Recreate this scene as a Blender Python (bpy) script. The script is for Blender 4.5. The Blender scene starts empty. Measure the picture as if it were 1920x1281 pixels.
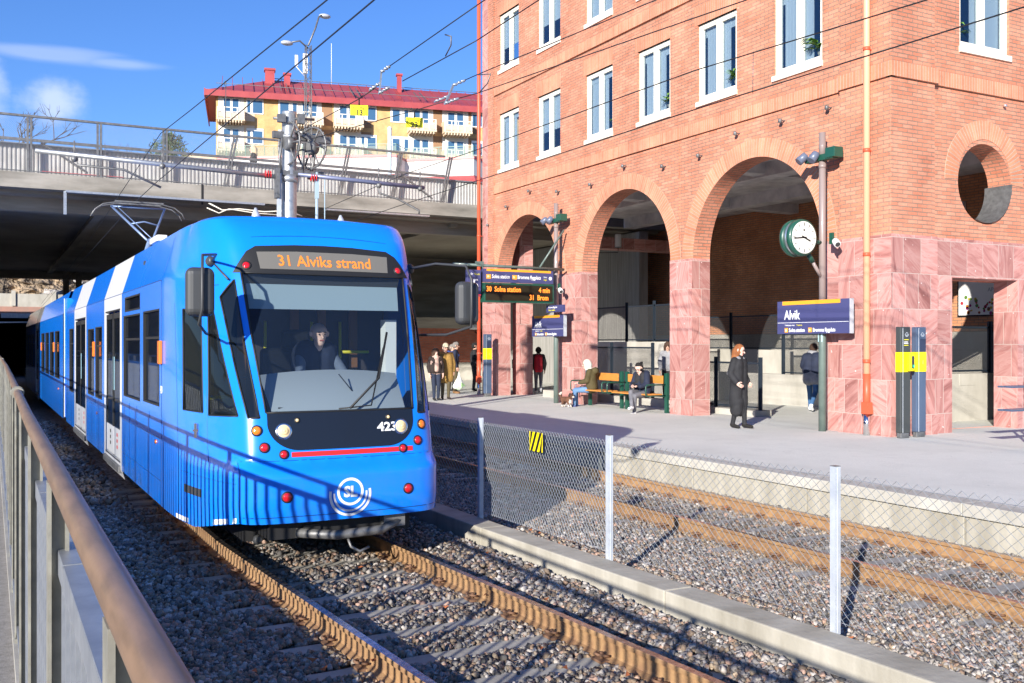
import bpy, bmesh, math, random
import numpy as np
from math import sin, cos, pi, radians, sqrt, atan2
from mathutils import Vector, Matrix
from mathutils.geometry import delaunay_2d_cdt
random.seed(7); rng = np.random.default_rng(5)
SC = bpy.context.scene
# ---------------------------------------------------------------- camera, sky, sun, exposure
cam = bpy.data.cameras.new('camera'); camo = bpy.data.objects.new('camera', cam); SC.collection.objects.link(camo)
camo.location = (0, 0, 2.05); camo.rotation_euler = (pi/2, 0, -radians(27.99))
cam.lens = 34.5; cam.sensor_width = 36; cam.shift_y = 3.5/1920; cam.clip_start = .05; cam.clip_end = 3000
SC.camera = camo
SC.render.resolution_x = 1024; SC.render.resolution_y = 683
SUN_AZ = radians(50.3); SUN_EL = radians(17.0)      # direction the light travels, from +Y towards +X
W = bpy.data.worlds.new('World'); SC.world = W; W.use_nodes = True
def build_world():
    nt = W.node_tree; N = nt.nodes; L = nt.links; N.clear()
    out = N.new('ShaderNodeOutputWorld'); bg = N.new('ShaderNodeBackground'); L.new(bg.outputs[0], out.inputs[0])
    sky = N.new('ShaderNodeTexSky'); sky.sky_type = 'NISHITA'; sky.sun_disc = False
    sky.sun_elevation = SUN_EL; sky.sun_rotation = SUN_AZ + pi
    sky.air_density = 1.0; sky.dust_density = .0; sky.ozone_density = 4.0
    bg.inputs[1].default_value = .08
    tc = N.new('ShaderNodeTexCoord')
    def mth(op, a, b=None, c=None):
        n = N.new('ShaderNodeMath'); n.operation = op
        for i, v in enumerate((a, b, c)):
            if v is None: continue
            if isinstance(v, (int, float)): n.inputs[i].default_value = v
            else: L.new(v, n.inputs[i])
        return n.outputs[0]
    sep = N.new('ShaderNodeSeparateXYZ'); L.new(tc.outputs['Generated'], sep.inputs[0])
    az = mth('ARCTAN2', sep.outputs[0], sep.outputs[1]); el = mth('ARCSINE', sep.outputs[2])
    nz = N.new('ShaderNodeTexNoise'); nz.inputs['Scale'].default_value = 11; nz.inputs['Detail'].default_value = 9; nz.inputs['Roughness'].default_value = .62
    mp = N.new('ShaderNodeMapping'); L.new(tc.outputs['Generated'], mp.inputs[0]); L.new(mp.outputs[0], nz.inputs[0]); mp.inputs['Scale'].default_value = (1, 1, 1.3)
    nw = N.new('ShaderNodeTexNoise'); nw.inputs['Scale'].default_value = 5; nw.inputs['Detail'].default_value = 8
    mw = N.new('ShaderNodeMapping'); L.new(tc.outputs['Generated'], mw.inputs[0]); mw.inputs['Scale'].default_value = (1, 1, 9); L.new(mw.outputs[0], nw.inputs[0])
    def blob(a0, e0, ra, re, noise, amp, lo, hi, gain):
        dx = mth('DIVIDE', mth('SUBTRACT', az, a0), ra); dy = mth('DIVIDE', mth('SUBTRACT', el, e0), re)
        r = mth('SQRT', mth('ADD', mth('MULTIPLY', dx, dx), mth('MULTIPLY', dy, dy)))
        v = mth('SUBTRACT', mth('MULTIPLY', noise, amp), r)
        mr = N.new('ShaderNodeMapRange'); mr.interpolation_type = 'SMOOTHSTEP'
        mr.inputs[1].default_value = lo; mr.inputs[2].default_value = hi; mr.inputs[3].default_value = 0; mr.inputs[4].default_value = gain
        L.new(v, mr.inputs[0]); return mr.outputs[0]
    def azp(x): return radians(27.99) + math.atan((x-960)/1840)
    def elp(x, y): return math.atan((644-y)/1840*cos(math.atan((x-960)/1840)))
    m = blob(azp(100), elp(100, 190), .034, .028, nz.outputs[0], 2.2, .05, .95, .62)
    m = mth('MAXIMUM', m, blob(azp(-35), elp(0, 165), .026, .035, nz.outputs[0], 2.2, .1, .9, .5))
    m = mth('MAXIMUM', m, blob(azp(90), elp(90, 100), .075, .009, nw.outputs[0], 2.2, .1, 1.0, .3))
    m = mth('MAXIMUM', m, blob(azp(230), elp(230, 120), .05, .006, nw.outputs[0], 2.2, .1, 1.0, .3))
    # cumulus behind the photographer's back, seen only in reflections
    nb = N.new('ShaderNodeTexNoise'); nb.inputs['Scale'].default_value = 3; nb.inputs['Detail'].default_value = 7; L.new(tc.outputs['Generated'], nb.inputs[0])
    hs = N.new('ShaderNodeHueSaturation'); hs.inputs['Saturation'].default_value = 1.08; hs.inputs['Value'].default_value = 1.0; hs.inputs['Hue'].default_value = .5
    L.new(sky.outputs[0], hs.inputs['Color'])
    mx = N.new('ShaderNodeMix'); mx.data_type = 'RGBA'; L.new(m, mx.inputs[0]); tn = N.new('ShaderNodeMix'); tn.data_type = 'RGBA'; tn.blend_type = 'MULTIPLY'; tn.inputs[0].default_value = 1; L.new(hs.outputs[0], tn.inputs[6]); tn.inputs[7].default_value = (.92, 1.04, 1.42, 1); L.new(tn.outputs[2], mx.inputs[6]); mx.inputs[7].default_value = (6.5, 7.2, 9.0, 1)
    L.new(mx.outputs[2], bg.inputs[0])
build_world()
sl = bpy.data.lights.new('sun', 'SUN'); sl.energy = 5.0; sl.angle = radians(.5); sl.color = (1, .945, .86)
slo = bpy.data.objects.new('sun', sl); SC.collection.objects.link(slo)
SUN_L = Vector((sin(SUN_AZ)*cos(SUN_EL), cos(SUN_AZ)*cos(SUN_EL), -sin(SUN_EL)))
slo.rotation_euler = SUN_L.to_track_quat('-Z', 'Y').to_euler(); slo.location = (-20, -20, 20)
SC.view_settings.view_transform = 'Standard'; SC.view_settings.look = 'None'; SC.view_settings.exposure = .82; SC.view_settings.gamma = 1
SC.render.engine = 'CYCLES'
# ---------------------------------------------------------------- helpers
COL = SC.collection
DG = lambda: bpy.context.evaluated_depsgraph_get()
class MB:
    """mesh builder; keeps verts, faces, per-face material index and world box-projected uvs"""
    def __init__(s): s.v = []; s.f = []; s.m = []; s.uv = {}; s.sm = set()
    def add(s, vs, fs, mi=0, smooth=False, uvs=None):
        o = len(s.v); s.v.extend([tuple(v) for v in vs])
        for k, f in enumerate(fs):
            i = len(s.f); s.f.append(tuple(a+o for a in f)); s.m.append(mi)
            if smooth: s.sm.add(i)
            if uvs is not None: s.uv[i] = [uvs[a] for a in f]
        return s
    def box(s, p0, p1, mi=0, T=None):
        x0, y0, z0 = [min(a, b) for a, b in zip(p0, p1)]; x1, y1, z1 = [max(a, b) for a, b in zip(p0, p1)]
        vs = [(x0,y0,z0),(x1,y0,z0),(x1,y1,z0),(x0,y1,z0),(x0,y0,z1),(x1,y0,z1),(x1,y1,z1),(x0,y1,z1)]
        if T: vs = [T @ Vector(v) for v in vs]
        return s.add(vs, [(0,3,2,1),(4,5,6,7),(0,1,5,4),(1,2,6,5),(2,3,7,6),(3,0,4,7)], mi)
    def cbox(s, c, d, mi=0, T=None): return s.box([a-b/2 for a, b in zip(c, d)], [a+b/2 for a, b in zip(c, d)], mi, T)
    def bar(s, a, b, w, h, mi=0, up=(0,0,1)):
        a = Vector(a); b = Vector(b); d = (b-a); L = d.length; d.normalize(); u = Vector(up)
        if abs(d.dot(u)) > .98: u = Vector((0, 1, 0))
        r = d.cross(u).normalized(); u = r.cross(d)
        T = Matrix((r, d, u)).transposed().to_4x4(); T.translation = a
        return s.box((-w/2, 0, -h/2), (w/2, L, h/2), mi, T)
    def tube(s, pts, r, n=8, mi=0, cap=True, smooth=True):
        pts = [Vector(p) for p in pts]; rs = r if isinstance(r, (list, tuple)) else [r]*len(pts)
        vs = []; prev = None
        for i, p in enumerate(pts):
            d = (pts[min(i+1, len(pts)-1)] - pts[max(i-1, 0)]).normalized()
            if prev is None:
                u = Vector((0,0,1)) if abs(d.z) < .9 else Vector((1,0,0)); x = d.cross(u).normalized()
            else: x = (prev - d*prev.dot(d)).normalized()
            prev = x; y = d.cross(x)
            for k in range(n): t = 2*pi*k/n; vs.append(p + (x*cos(t) + y*sin(t))*rs[i])
        fs = [(i*n+k, i*n+(k+1)%n, (i+1)*n+(k+1)%n, (i+1)*n+k) for i in range(len(pts)-1) for k in range(n)]
        o = len(s.f); s.add(vs, fs, mi, smooth)
        if cap:
            b = len(s.v)-len(vs); s.f.append(tuple(b+k for k in range(n))[::-1]); s.m.append(mi)
            s.f.append(tuple(b+(len(pts)-1)*n+k for k in range(n))); s.m.append(mi)
        return s
    def lathe(s, prof, c, axis=(0,0,1), n=24, mi=0, smooth=True):
        a = Vector(axis).normalized(); u = Vector((0,0,1)) if abs(a.z) < .9 else Vector((1,0,0)); x = a.cross(u).normalized(); y = a.cross(x); c = Vector(c)
        vs = [c + a*h + (x*cos(2*pi*k/n) + y*sin(2*pi*k/n))*r for (r, h) in prof for k in range(n)]
        m = len(prof); fs = [(i*n+k, i*n+(k+1)%n, (i+1)*n+(k+1)%n, (i+1)*n+k) for i in range(m-1) for k in range(n)]
        s.add(vs, fs, mi, smooth); b = len(s.v)-len(vs)
        s.f.append(tuple(b+k for k in range(n))[::-1]); s.m.append(mi); s.f.append(tuple(b+(m-1)*n+k for k in range(n))); s.m.append(mi)
        return s
    def prism(s, poly, ext, mi=0):
        """poly: 3d points (planar), ext: extrusion vector"""
        n = len(poly); e = Vector(ext); vs = [Vector(p) for p in poly] + [Vector(p)+e for p in poly]
        return s.add(vs, [tuple(range(n))[::-1], tuple(range(n, 2*n))] + [(i, (i+1) % n, n+(i+1) % n, n+i) for i in range(n)], mi)
    def sphere(s, c, r, n=12, mi=0, sc=(1,1,1)):
        m = n//2; vs = []; c = Vector(c)
        for i in range(m+1):
            t = pi*i/m
            for k in range(n): a = 2*pi*k/n; vs.append(c+Vector((r*sc[0]*sin(t)*cos(a), r*sc[1]*sin(t)*sin(a), r*sc[2]*cos(t))))
        return s.add(vs, [(i*n+k, (i+1)*n+k, (i+1)*n+(k+1)%n, i*n+(k+1)%n) for i in range(m) for k in range(n)], mi, True)
    def build(s, name, mats, parent=None, local=True, fixn=False, bevel=0):
        me = bpy.data.meshes.new(name); org = Vector((0,0,0))
        if parent is not None and not local: org = Vector(parent.location) if parent.parent is None else Vector(parent.parent.location)
        V = [(v[0]-org.x, v[1]-org.y, v[2]-org.z) for v in s.v] if (org.length > 0) else s.v
        me.from_pydata(V, [], s.f)
        for m in (mats if isinstance(mats, (list, tuple)) else [mats]): me.materials.append(m)
        me.polygons.foreach_set('material_index', s.m)
        if s.sm: me.polygons.foreach_set('use_smooth', [i in s.sm for i in range(len(s.f))])
        uv = me.uv_layers.new(name='UVMap'); me.update()
        if len(s.f) < 60000:
            for i, p in enumerate(me.polygons):
                u = s.uv.get(i)
                if u is None:
                    n = p.normal; ax = 0 if abs(n.x) >= abs(n.y) and abs(n.x) >= abs(n.z) else (1 if abs(n.y) >= abs(n.z) else 2)
                    for li, vi in zip(p.loop_indices, p.vertices):
                        v = s.v[vi]; uv.data[li].uv = (v[1], v[2]) if ax == 0 else ((v[0], v[2]) if ax == 1 else (v[0], v[1]))
                else:
                    for li, q in zip(p.loop_indices, u): uv.data[li].uv = q
        if fixn:
            bm = bmesh.new(); bm.from_mesh(me); bmesh.ops.recalc_face_normals(bm, faces=bm.faces); bm.to_mesh(me); bm.free()
        o = bpy.data.objects.new(name, me); COL.objects.link(o)
        if parent is not None: o.parent = parent
        if bevel:
            b = o.modifiers.new('bevel', 'BEVEL'); b.width = bevel; b.segments = 2 if bevel < .03 else 4; b.limit_method = 'ANGLE'
        return o
def tag(o, label=None, cat=None, group=None, kind=None):
    if label: o['label'] = label
    if cat: o['category'] = cat
    if group: o['group'] = group
    if kind: o['kind'] = kind
    return o
def thing(name, label, cat, loc=(0,0,0), rz=0, group=None):
    o = bpy.data.objects.new(name, None); COL.objects.link(o); o.location = loc; o.rotation_euler = (0,0,rz); o.empty_display_size = .2
    return tag(o, label, cat, group)
def dup(o, loc=None, rz=None, label=None, parent=None):
    c = o.copy(); COL.objects.link(c); c.parent = parent
    if loc is not None: c.location = loc
    if rz is not None: c.rotation_euler = (0,0,rz)
    if label: c['label'] = label
    for ch in [x for x in bpy.data.objects if x.parent == o]: dup(ch, parent=c)
    return c
def text(name, s, size, mat, T, parent=None, align='LEFT', ext=.0015, sx=1, bold=0, local=True):
    """T: 4x4 with x right, y up, z normal, origin at the baseline start"""
    cu = bpy.data.curves.new(name, 'FONT'); cu.body = s; cu.size = size; cu.align_x = align; cu.extrude = ext; cu.offset = bold; cu.resolution_u = 2
    t = bpy.data.objects.new(name+'_tmp', cu); COL.objects.link(t)
    me = bpy.data.meshes.new_from_object(t.evaluated_get(DG())); bpy.data.objects.remove(t)
    me.transform(T @ Matrix.Diagonal((sx, 1, 1, 1)))
    if parent is not None and not local: me.transform(Matrix.Translation(-Vector(parent.location)))
    me.materials.clear(); me.materials.append(mat)
    o = bpy.data.objects.new(name, me); COL.objects.link(o); o.parent = parent
    return o
def frame(o, x, y):
    x = Vector(x).normalized(); y = Vector(y).normalized(); z = x.cross(y); M_ = Matrix((x, y, z)).transposed().to_4x4(); M_.translation = Vector(o); return M_
def F_track(X, Y, z): return frame((X, Y, z), (0,-1,0), (0,0,1))     # plane facing the tracks (-X)
def F_near(X, Y, z): return frame((X, Y, z), (1,0,0), (0,0,1))       # plane facing -Y
def inpoly(x, y, P):
    c = False; j = len(P)-1
    for i in range(len(P)):
        if (P[i][1] > y) != (P[j][1] > y) and x < (P[j][0]-P[i][0])*(y-P[i][1])/(P[j][1]-P[i][1])+P[i][0]: c = not c
        j = i
    return c
def cdt(outline, holes=(), pts=(), extra=()):
    """triangulate an outline with holes; returns 2d verts and triangles"""
    vs = []; es = []
    for loop in [outline]+list(holes)+list(extra):
        o = len(vs); vs += [Vector(p[:2]) for p in loop]; n = len(loop)
        es += [(o+i, o+(i+1) % n) for i in range(n)]
    vs += [Vector(p) for p in pts]
    r = delaunay_2d_cdt(vs, es, [], 0, 1e-5)
    V = [tuple(v) for v in r[0]]; out = []
    for f in r[2]:
        cx = sum(V[i][0] for i in f)/3; cy = sum(V[i][1] for i in f)/3
        if inpoly(cx, cy, outline) and not any(inpoly(cx, cy, h) for h in holes):
            a, b, c = f; ar = (V[b][0]-V[a][0])*(V[c][1]-V[a][1])-(V[c][0]-V[a][0])*(V[b][1]-V[a][1])
            out.append((a, b, c) if ar > 0 else (a, c, b))
    return V, out
def rect(a, b, c, d): return [(a, c), (b, c), (b, d), (a, d)]
def arc(cx, cy, r, a0, a1, n): return [(cx+r*cos(a0+(a1-a0)*i/n), cy+r*sin(a0+(a1-a0)*i/n)) for i in range(n+1)]
def wall(mb, outline, holes, fn, depth, mi=0, flip=False, back=False, hmi=None):
    """wall face in (u, v); fn maps (u, v) to 3d; holes get reveals going back along depth"""
    V, T = cdt(outline, holes); P = [fn(*v) for v in V]
    mb.add(P, [t[::-1] if flip else t for t in T], mi, uvs=V)
    d = Vector(depth)
    if back: mb.add([Vector(p)+d for p in P], T, mi, uvs=V)
    for h in list(holes):
        n = len(h); L = 0
        for i in range(n):
            a = h[i]; b = h[(i+1) % n]; l = math.dist(a, b); pa = Vector(fn(*a)); pb = Vector(fn(*b)); D = d.length
            # u runs with depth, v along the perimeter
            mb.add([pa, pb, pb+d, pa+d], [(0,1,2,3)], mi if hmi is None else hmi, uvs=[(0, L), (0, L+l), (D, L+l), (D, L)]); L += l
# ---------------------------------------------------------------- materials
def lk(nt, a, b): nt.links.new(a, b)
def M(name, col, rough=.6, metal=0, col2=None, ns=4, nd=4, bump=0, bs=30, bd=.02, spec=.5, coat=0, emit=None, es=1, lo=.35, hi=.65, alpha=1, streak=None):
    m = bpy.data.materials.new(name); m.use_nodes = True; nt = m.node_tree; N = nt.nodes; b = N['Principled BSDF']
    b.inputs['Base Color'].default_value = (*col, 1); b.inputs['Roughness'].default_value = rough; b.inputs['Metallic'].default_value = metal
    b.inputs['Specular IOR Level'].default_value = spec; b.inputs['Coat Weight'].default_value = coat; b.inputs['Coat Roughness'].default_value = .08
    if emit: b.inputs['Emission Color'].default_value = (*emit, 1); b.inputs['Emission Strength'].default_value = es
    if col2 or bump: tc = N.new('ShaderNodeTexCoord')
    if col2:
        n = N.new('ShaderNodeTexNoise'); n.inputs['Scale'].default_value = ns; n.inputs['Detail'].default_value = nd; n.inputs['Roughness'].default_value = .6
        src = tc.outputs['Object']
        if streak: mp = N.new('ShaderNodeMapping'); mp.inputs['Scale'].default_value = streak; lk(nt, src, mp.inputs[0]); src = mp.outputs[0]
        lk(nt, src, n.inputs[0]); r = N.new('ShaderNodeMapRange'); r.inputs[1].default_value = lo; r.inputs[2].default_value = hi; lk(nt, n.outputs[0], r.inputs[0])
        x = N.new('ShaderNodeMix'); x.data_type = 'RGBA'; x.inputs[6].default_value = (*col, 1); x.inputs[7].default_value = (*col2, 1)
        lk(nt, r.outputs[0], x.inputs[0]); lk(nt, x.outputs[2], b.inputs['Base Color'])
    if bump:
        n2 = N.new('ShaderNodeTexNoise'); n2.inputs['Scale'].default_value = bs; n2.inputs['Detail'].default_value = 3; lk(nt, tc.outputs['Object'], n2.inputs[0])
        bp = N.new('ShaderNodeBump'); bp.inputs['Strength'].default_value = bump; bp.inputs['Distance'].default_value = bd
        lk(nt, n2.outputs[0], bp.inputs['Height']); lk(nt, bp.outputs[0], b.inputs['Normal'])
    return m
def brick_mat(name, c1, c2, mortar, bw=.262, rh=.0765, ms=.0085, vo=0., uo=0., offset=.5, bump=.6, stain=.26):
    m = bpy.data.materials.new(name); m.use_nodes = True; nt = m.node_tree; N = nt.nodes; b = N['Principled BSDF']; b.inputs['Roughness'].default_value = .85; b.inputs['Specular IOR Level'].default_value = .25
    uv = N.new('ShaderNodeUVMap'); mp = N.new('ShaderNodeMapping'); mp.inputs['Location'].default_value = (uo, vo, 0); lk(nt, uv.outputs[0], mp.inputs[0])
    t = N.new('ShaderNodeTexBrick'); t.offset = offset; t.inputs['Scale'].default_value = 1; t.inputs['Brick Width'].default_value = bw; t.inputs['Row Height'].default_value = rh
    t.inputs['Mortar Size'].default_value = ms; t.inputs['Mortar Smooth'].default_value = .15; t.inputs['Bias'].default_value = 0
    t.inputs['Color1'].default_value = (*c1, 1); t.inputs['Color2'].default_value = (*c2, 1); t.inputs['Mortar'].default_value = (*mortar, 1); lk(nt, mp.outputs[0], t.inputs[0])
    tc = N.new('ShaderNodeTexCoord'); n = N.new('ShaderNodeTexNoise'); n.inputs['Scale'].default_value = .9; n.inputs['Detail'].default_value = 8; lk(nt, tc.outputs['Object'], n.inputs[0])
    h = N.new('ShaderNodeHueSaturation'); mr = N.new('ShaderNodeMapRange'); n.inputs['Roughness'].default_value = .68; mr.inputs[1].default_value = .34; mr.inputs[2].default_value = .66; mr.inputs[3].default_value = 1-stain; mr.inputs[4].default_value = 1+stain*.6
    lk(nt, n.outputs[0], mr.inputs[0]); lk(nt, mr.outputs[0], h.inputs['Value']); lk(nt, t.outputs[0], h.inputs['Color'])
    n3 = N.new('ShaderNodeTexNoise'); n3.inputs['Scale'].default_value = 45; n3.inputs['Detail'].default_value = 3; lk(nt, tc.outputs['Object'], n3.inputs[0])
    mx = N.new('ShaderNodeMix'); mx.data_type = 'RGBA'; mx.blend_type = 'OVERLAY'; mx.inputs[0].default_value = .25; lk(nt, h.outputs[0], mx.inputs[6]); lk(nt, n3.outputs[0], mx.inputs[7])
    lk(nt, mx.outputs[2], b.inputs['Base Color'])
    bp = N.new('ShaderNodeBump'); bp.invert = True; bp.inputs['Strength'].default_value = bump; bp.inputs['Distance'].default_value = .02
    ad = N.new('ShaderNodeMath'); ad.operation = 'MULTIPLY_ADD'; ad.inputs[1].default_value = .12; lk(nt, n3.outputs[0], ad.inputs[0]); lk(nt, t.outputs['Fac'], ad.inputs[2]); lk(nt, ad.outputs[0], bp.inputs['Height']); lk(nt, bp.outputs[0], b.inputs['Normal'])
    return m
BR1, BR2, MOR = (.58, .208, .122), (.67, .28, .18), (.30, .21, .155)
brick = brick_mat('orange_brick', BR1, BR2, MOR, bump=1)
brick_sold = brick_mat('soldier_brick', (.59, .225, .125), (.69, .29, .17), (.46, .36, .28), bw=.0765, rh=.30, offset=0)
brick_in = brick_mat('arcade_brick', (.56, .23, .11), (.64, .29, .15), (.26, .19, .14))
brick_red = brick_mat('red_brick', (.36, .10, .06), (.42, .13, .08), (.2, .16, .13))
brick_yel = brick_mat('yellow_brick', (.60, .35, .13), (.64, .38, .15), (.60, .44, .26), bump=.2)
def slab_mat():
    m = bpy.data.materials.new('pink_sandstone'); m.use_nodes = True; nt = m.node_tree; N = nt.nodes; b = N['Principled BSDF']; b.inputs['Roughness'].default_value = .62; b.inputs['Specular IOR Level'].default_value = .35
    uv = N.new('ShaderNodeUVMap'); mp = N.new('ShaderNodeMapping'); mp.inputs['Location'].default_value = (.13, -.71+.66*3, 0); lk(nt, uv.outputs[0], mp.inputs[0])
    t = N.new('ShaderNodeTexBrick'); t.offset = .37; t.offset_frequency = 2; t.squash = .72; t.squash_frequency = 3
    t.inputs['Scale'].default_value = 1; t.inputs['Brick Width'].default_value = .47; t.inputs['Row Height'].default_value = .66; t.inputs['Mortar Size'].default_value = .0055; t.inputs['Mortar Smooth'].default_value = .1
    t.inputs['Color1'].default_value = (0,0,0,1); t.inputs['Color2'].default_value = (1,1,1,1); t.inputs['Mortar'].default_value = (.5,.5,.5,1); t.inputs['Bias'].default_value = 0
    lk(nt, mp.outputs[0], t.inputs[0])
    sp = N.new('ShaderNodeSeparateColor'); lk(nt, t.outputs[0], sp.inputs[0]); R = sp.outputs[0]
    ang = N.new('ShaderNodeMath'); ang.operation = 'MULTIPLY'; ang.inputs[1].default_value = 9.4; lk(nt, R, ang.inputs[0])
    cb = N.new('ShaderNodeCombineXYZ'); o1 = N.new('ShaderNodeMath'); o1.operation = 'MULTIPLY'; o1.inputs[1].default_value = 31; lk(nt, R, o1.inputs[0]); lk(nt, o1.outputs[0], cb.inputs[2])
    rot = N.new('ShaderNodeVectorRotate'); rot.rotation_type = 'Z_AXIS'; lk(nt, uv.outputs[0], rot.inputs['Vector']); lk(nt, ang.outputs[0], rot.inputs['Angle'])
    ad = N.new('ShaderNodeVectorMath'); ad.operation = 'ADD'; lk(nt, rot.outputs[0], ad.inputs[0]); lk(nt, cb.outputs[0], ad.inputs[1])
    sc = N.new('ShaderNodeMapping'); sc.inputs['Scale'].default_value = (.75, 4.2, 1); lk(nt, ad.outputs[0], sc.inputs[0])
    n = N.new('ShaderNodeTexNoise'); n.inputs['Scale'].default_value = 1.3; n.inputs['Detail'].default_value = 5; n.inputs['Roughness'].default_value = .62; n.inputs['Distortion'].default_value = .7; lk(nt, sc.outputs[0], n.inputs[0])
    cr = N.new('ShaderNodeValToRGB'); e = cr.color_ramp.elements; e[0].position = .3; e[0].color = (.31, .12, .105, 1); e[1].position = .76; e[1].color = (.64, .43, .39, 1)
    k = e.new(.46); k.color = (.50, .235, .205, 1); k = e.new(.56); k.color = (.57, .31, .275, 1); k = e.new(.61); k.color = (.46, .19, .165, 1)
    lk(nt, n.outputs[0], cr.inputs[0])
    hv = N.new('ShaderNodeHueSaturation'); mr = N.new('ShaderNodeMapRange'); mr.inputs[3].default_value = .72; mr.inputs[4].default_value = 1.10; lk(nt, R, mr.inputs[0]); lk(nt, mr.outputs[0], hv.inputs['Value']); lk(nt, cr.outputs[0], hv.inputs['Color'])
    # pale chips
    vo = N.new('ShaderNodeTexNoise'); vo.inputs['Scale'].default_value = 14; vo.inputs['Detail'].default_value = 1; lk(nt, uv.outputs[0], vo.inputs[0])
    vr = N.new('ShaderNodeMapRange'); vr.inputs[1].default_value = .74; vr.inputs[2].default_value = .78; lk(nt, vo.outputs[0], vr.inputs[0])
    m1 = N.new('ShaderNodeMix'); m1.data_type = 'RGBA'; lk(nt, vr.outputs[0], m1.inputs[0]); lk(nt, hv.outputs[0], m1.inputs[6]); m1.inputs[7].default_value = (.75, .6, .55, 1)
    m2 = N.new('ShaderNodeMix'); m2.data_type = 'RGBA'; lk(nt, t.outputs['Fac'], m2.inputs[0]); lk(nt, m1.outputs[2], m2.inputs[6]); m2.inputs[7].default_value = (.50, .40, .35, 1); lk(nt, m2.outputs[2], b.inputs['Base Color'])
    bp = N.new('ShaderNodeBump'); bp.invert = True; bp.inputs['Strength'].default_value = .5; bp.inputs['Distance'].default_value = .008; lk(nt, t.outputs['Fac'], bp.inputs['Height']); lk(nt, bp.outputs[0], b.inputs['Normal'])
    return m
stone = slab_mat()
conc = M('concrete', (.42, .40, .35), .9, col2=(.30, .28, .24), ns=1.6, nd=8, bump=.35, bs=18, bd=.01)
conc_b = M('bridge_concrete', (.33, .31, .275), .9, col2=(.15, .14, .12), ns=.9, nd=10, bump=.3, bs=14, bd=.015, streak=(.5, .5, 2.2))
conc_d = M('streaked_brown_concrete', (.36, .32, .26), .95, col2=(.20, .175, .14), ns=.8, nd=9, bump=.3, bs=8, bd=.02, streak=(.35, .35, 3))  # brown concrete with darker brown streaks, for the parts under the bridge
conc_l = M('pale_concrete', (.50, .475, .42), .88, col2=(.36, .34, .29), ns=1.3, nd=9, bump=.3, bs=22, bd=.008, streak=(1, 1, .5))
conc_f = M('platform_wall_concrete', (.46, .43, .36), .9, col2=(.30, .275, .22), ns=1.4, nd=9, bump=.4, bs=16, bd=.012, streak=(1, 1.6, .35))
conc_board = M('board_marked_concrete', (.34, .33, .31), .9, col2=(.22, .215, .2), ns=5, nd=6, bump=.4, bs=10, bd=.02, streak=(1, 3, .12))
def asphalt(name, a, b, stain):
    m = M(name, a, .9, col2=b, ns=95, nd=3, bump=.5, bs=170, bd=.004, lo=.36, hi=.62); nt = m.node_tree; N = nt.nodes; P = N['Principled BSDF']; src = P.inputs['Base Color'].links[0].from_socket
    tc = N.new('ShaderNodeTexCoord')
    def lay(src, scale, lo, hi, col, fac, det=6, dist=0, vor=False):
        n = N.new('ShaderNodeTexVoronoi' if vor else 'ShaderNodeTexNoise'); n.inputs['Scale'].default_value = scale; lk(nt, tc.outputs['Object'], n.inputs[0])
        if not vor: n.inputs['Detail'].default_value = det; n.inputs['Distortion'].default_value = dist
        r = N.new('ShaderNodeMapRange'); r.inputs[1].default_value = lo; r.inputs[2].default_value = hi; r.inputs[4].default_value = fac; lk(nt, n.outputs[0], r.inputs[0])
        x = N.new('ShaderNodeMix'); x.data_type = 'RGBA'; lk(nt, r.outputs[0], x.inputs[0]); lk(nt, src, x.inputs[6]); x.inputs[7].default_value = (*col, 1); return x.outputs[2]
    src = lay(src, .55, .42, .72, stain, .45); src = lay(src, 2.3, .5, .75, stain, .35, 8, .6); src = lay(src, 3.1, .055, .03, (.10, .10, .10), .7, vor=True); src = lay(src, 7, .6, .8, (.72, .70, .66), .4)
    lk(nt, src, P.inputs['Base Color']); return m
asph = asphalt('platform_asphalt', (.745, .745, .675), (.575, .575, .525), (.50, .50, .45))
asph2 = M('walkway_asphalt', (.28, .26, .24), .9, col2=(.20, .185, .165), ns=24, nd=5, bump=.5, bs=110, bd=.004)
def ballast_mat():
    m = M('ballast_bed', (.17, .15, .13), .95); nt = m.node_tree; N = nt.nodes; b = N['Principled BSDF']
    tc = N.new('ShaderNodeTexCoord'); v = N.new('ShaderNodeTexVoronoi'); v.inputs['Scale'].default_value = 19; lk(nt, tc.outputs['Object'], v.inputs[0])
    cr = N.new('ShaderNodeValToRGB'); cr.color_ramp.elements[0].color = (.07,.06,.055,1); cr.color_ramp.elements[1].color = (.34,.31,.29,1)
    sp = N.new('ShaderNodeSeparateColor'); lk(nt, v.outputs['Color'], sp.inputs[0]); lk(nt, sp.outputs[0], cr.inputs[0]); lk(nt, cr.outputs[0], b.inputs['Base Color'])
    bp = N.new('ShaderNodeBump'); bp.invert = True; bp.inputs['Strength'].default_value = 1; bp.inputs['Distance'].default_value = .03; lk(nt, v.outputs['Distance'], bp.inputs['Height']); lk(nt, bp.outputs[0], b.inputs['Normal'])
    return m
ballast_bed = ballast_mat()
def stones_mat():
    m = bpy.data.materials.new('crushed_stone'); m.use_nodes = True; nt = m.node_tree; N = nt.nodes; b = N['Principled BSDF']; b.inputs['Roughness'].default_value = .85
    a = N.new('ShaderNodeAttribute'); a.attribute_name = 'tint'; tc = N.new('ShaderNodeTexCoord'); n = N.new('ShaderNodeTexNoise'); n.inputs['Scale'].default_value = 60; n.inputs['Detail'].default_value = 3; lk(nt, tc.outputs['Object'], n.inputs[0])
    mx = N.new('ShaderNodeMix'); mx.data_type = 'RGBA'; mx.blend_type = 'OVERLAY'; mx.inputs[0].default_value = .6; lk(nt, a.outputs['Color'], mx.inputs[6]); lk(nt, n.outputs[0], mx.inputs[7]); lk(nt, mx.outputs[2], b.inputs['Base Color'])
    return m
stones = stones_mat()
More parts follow.
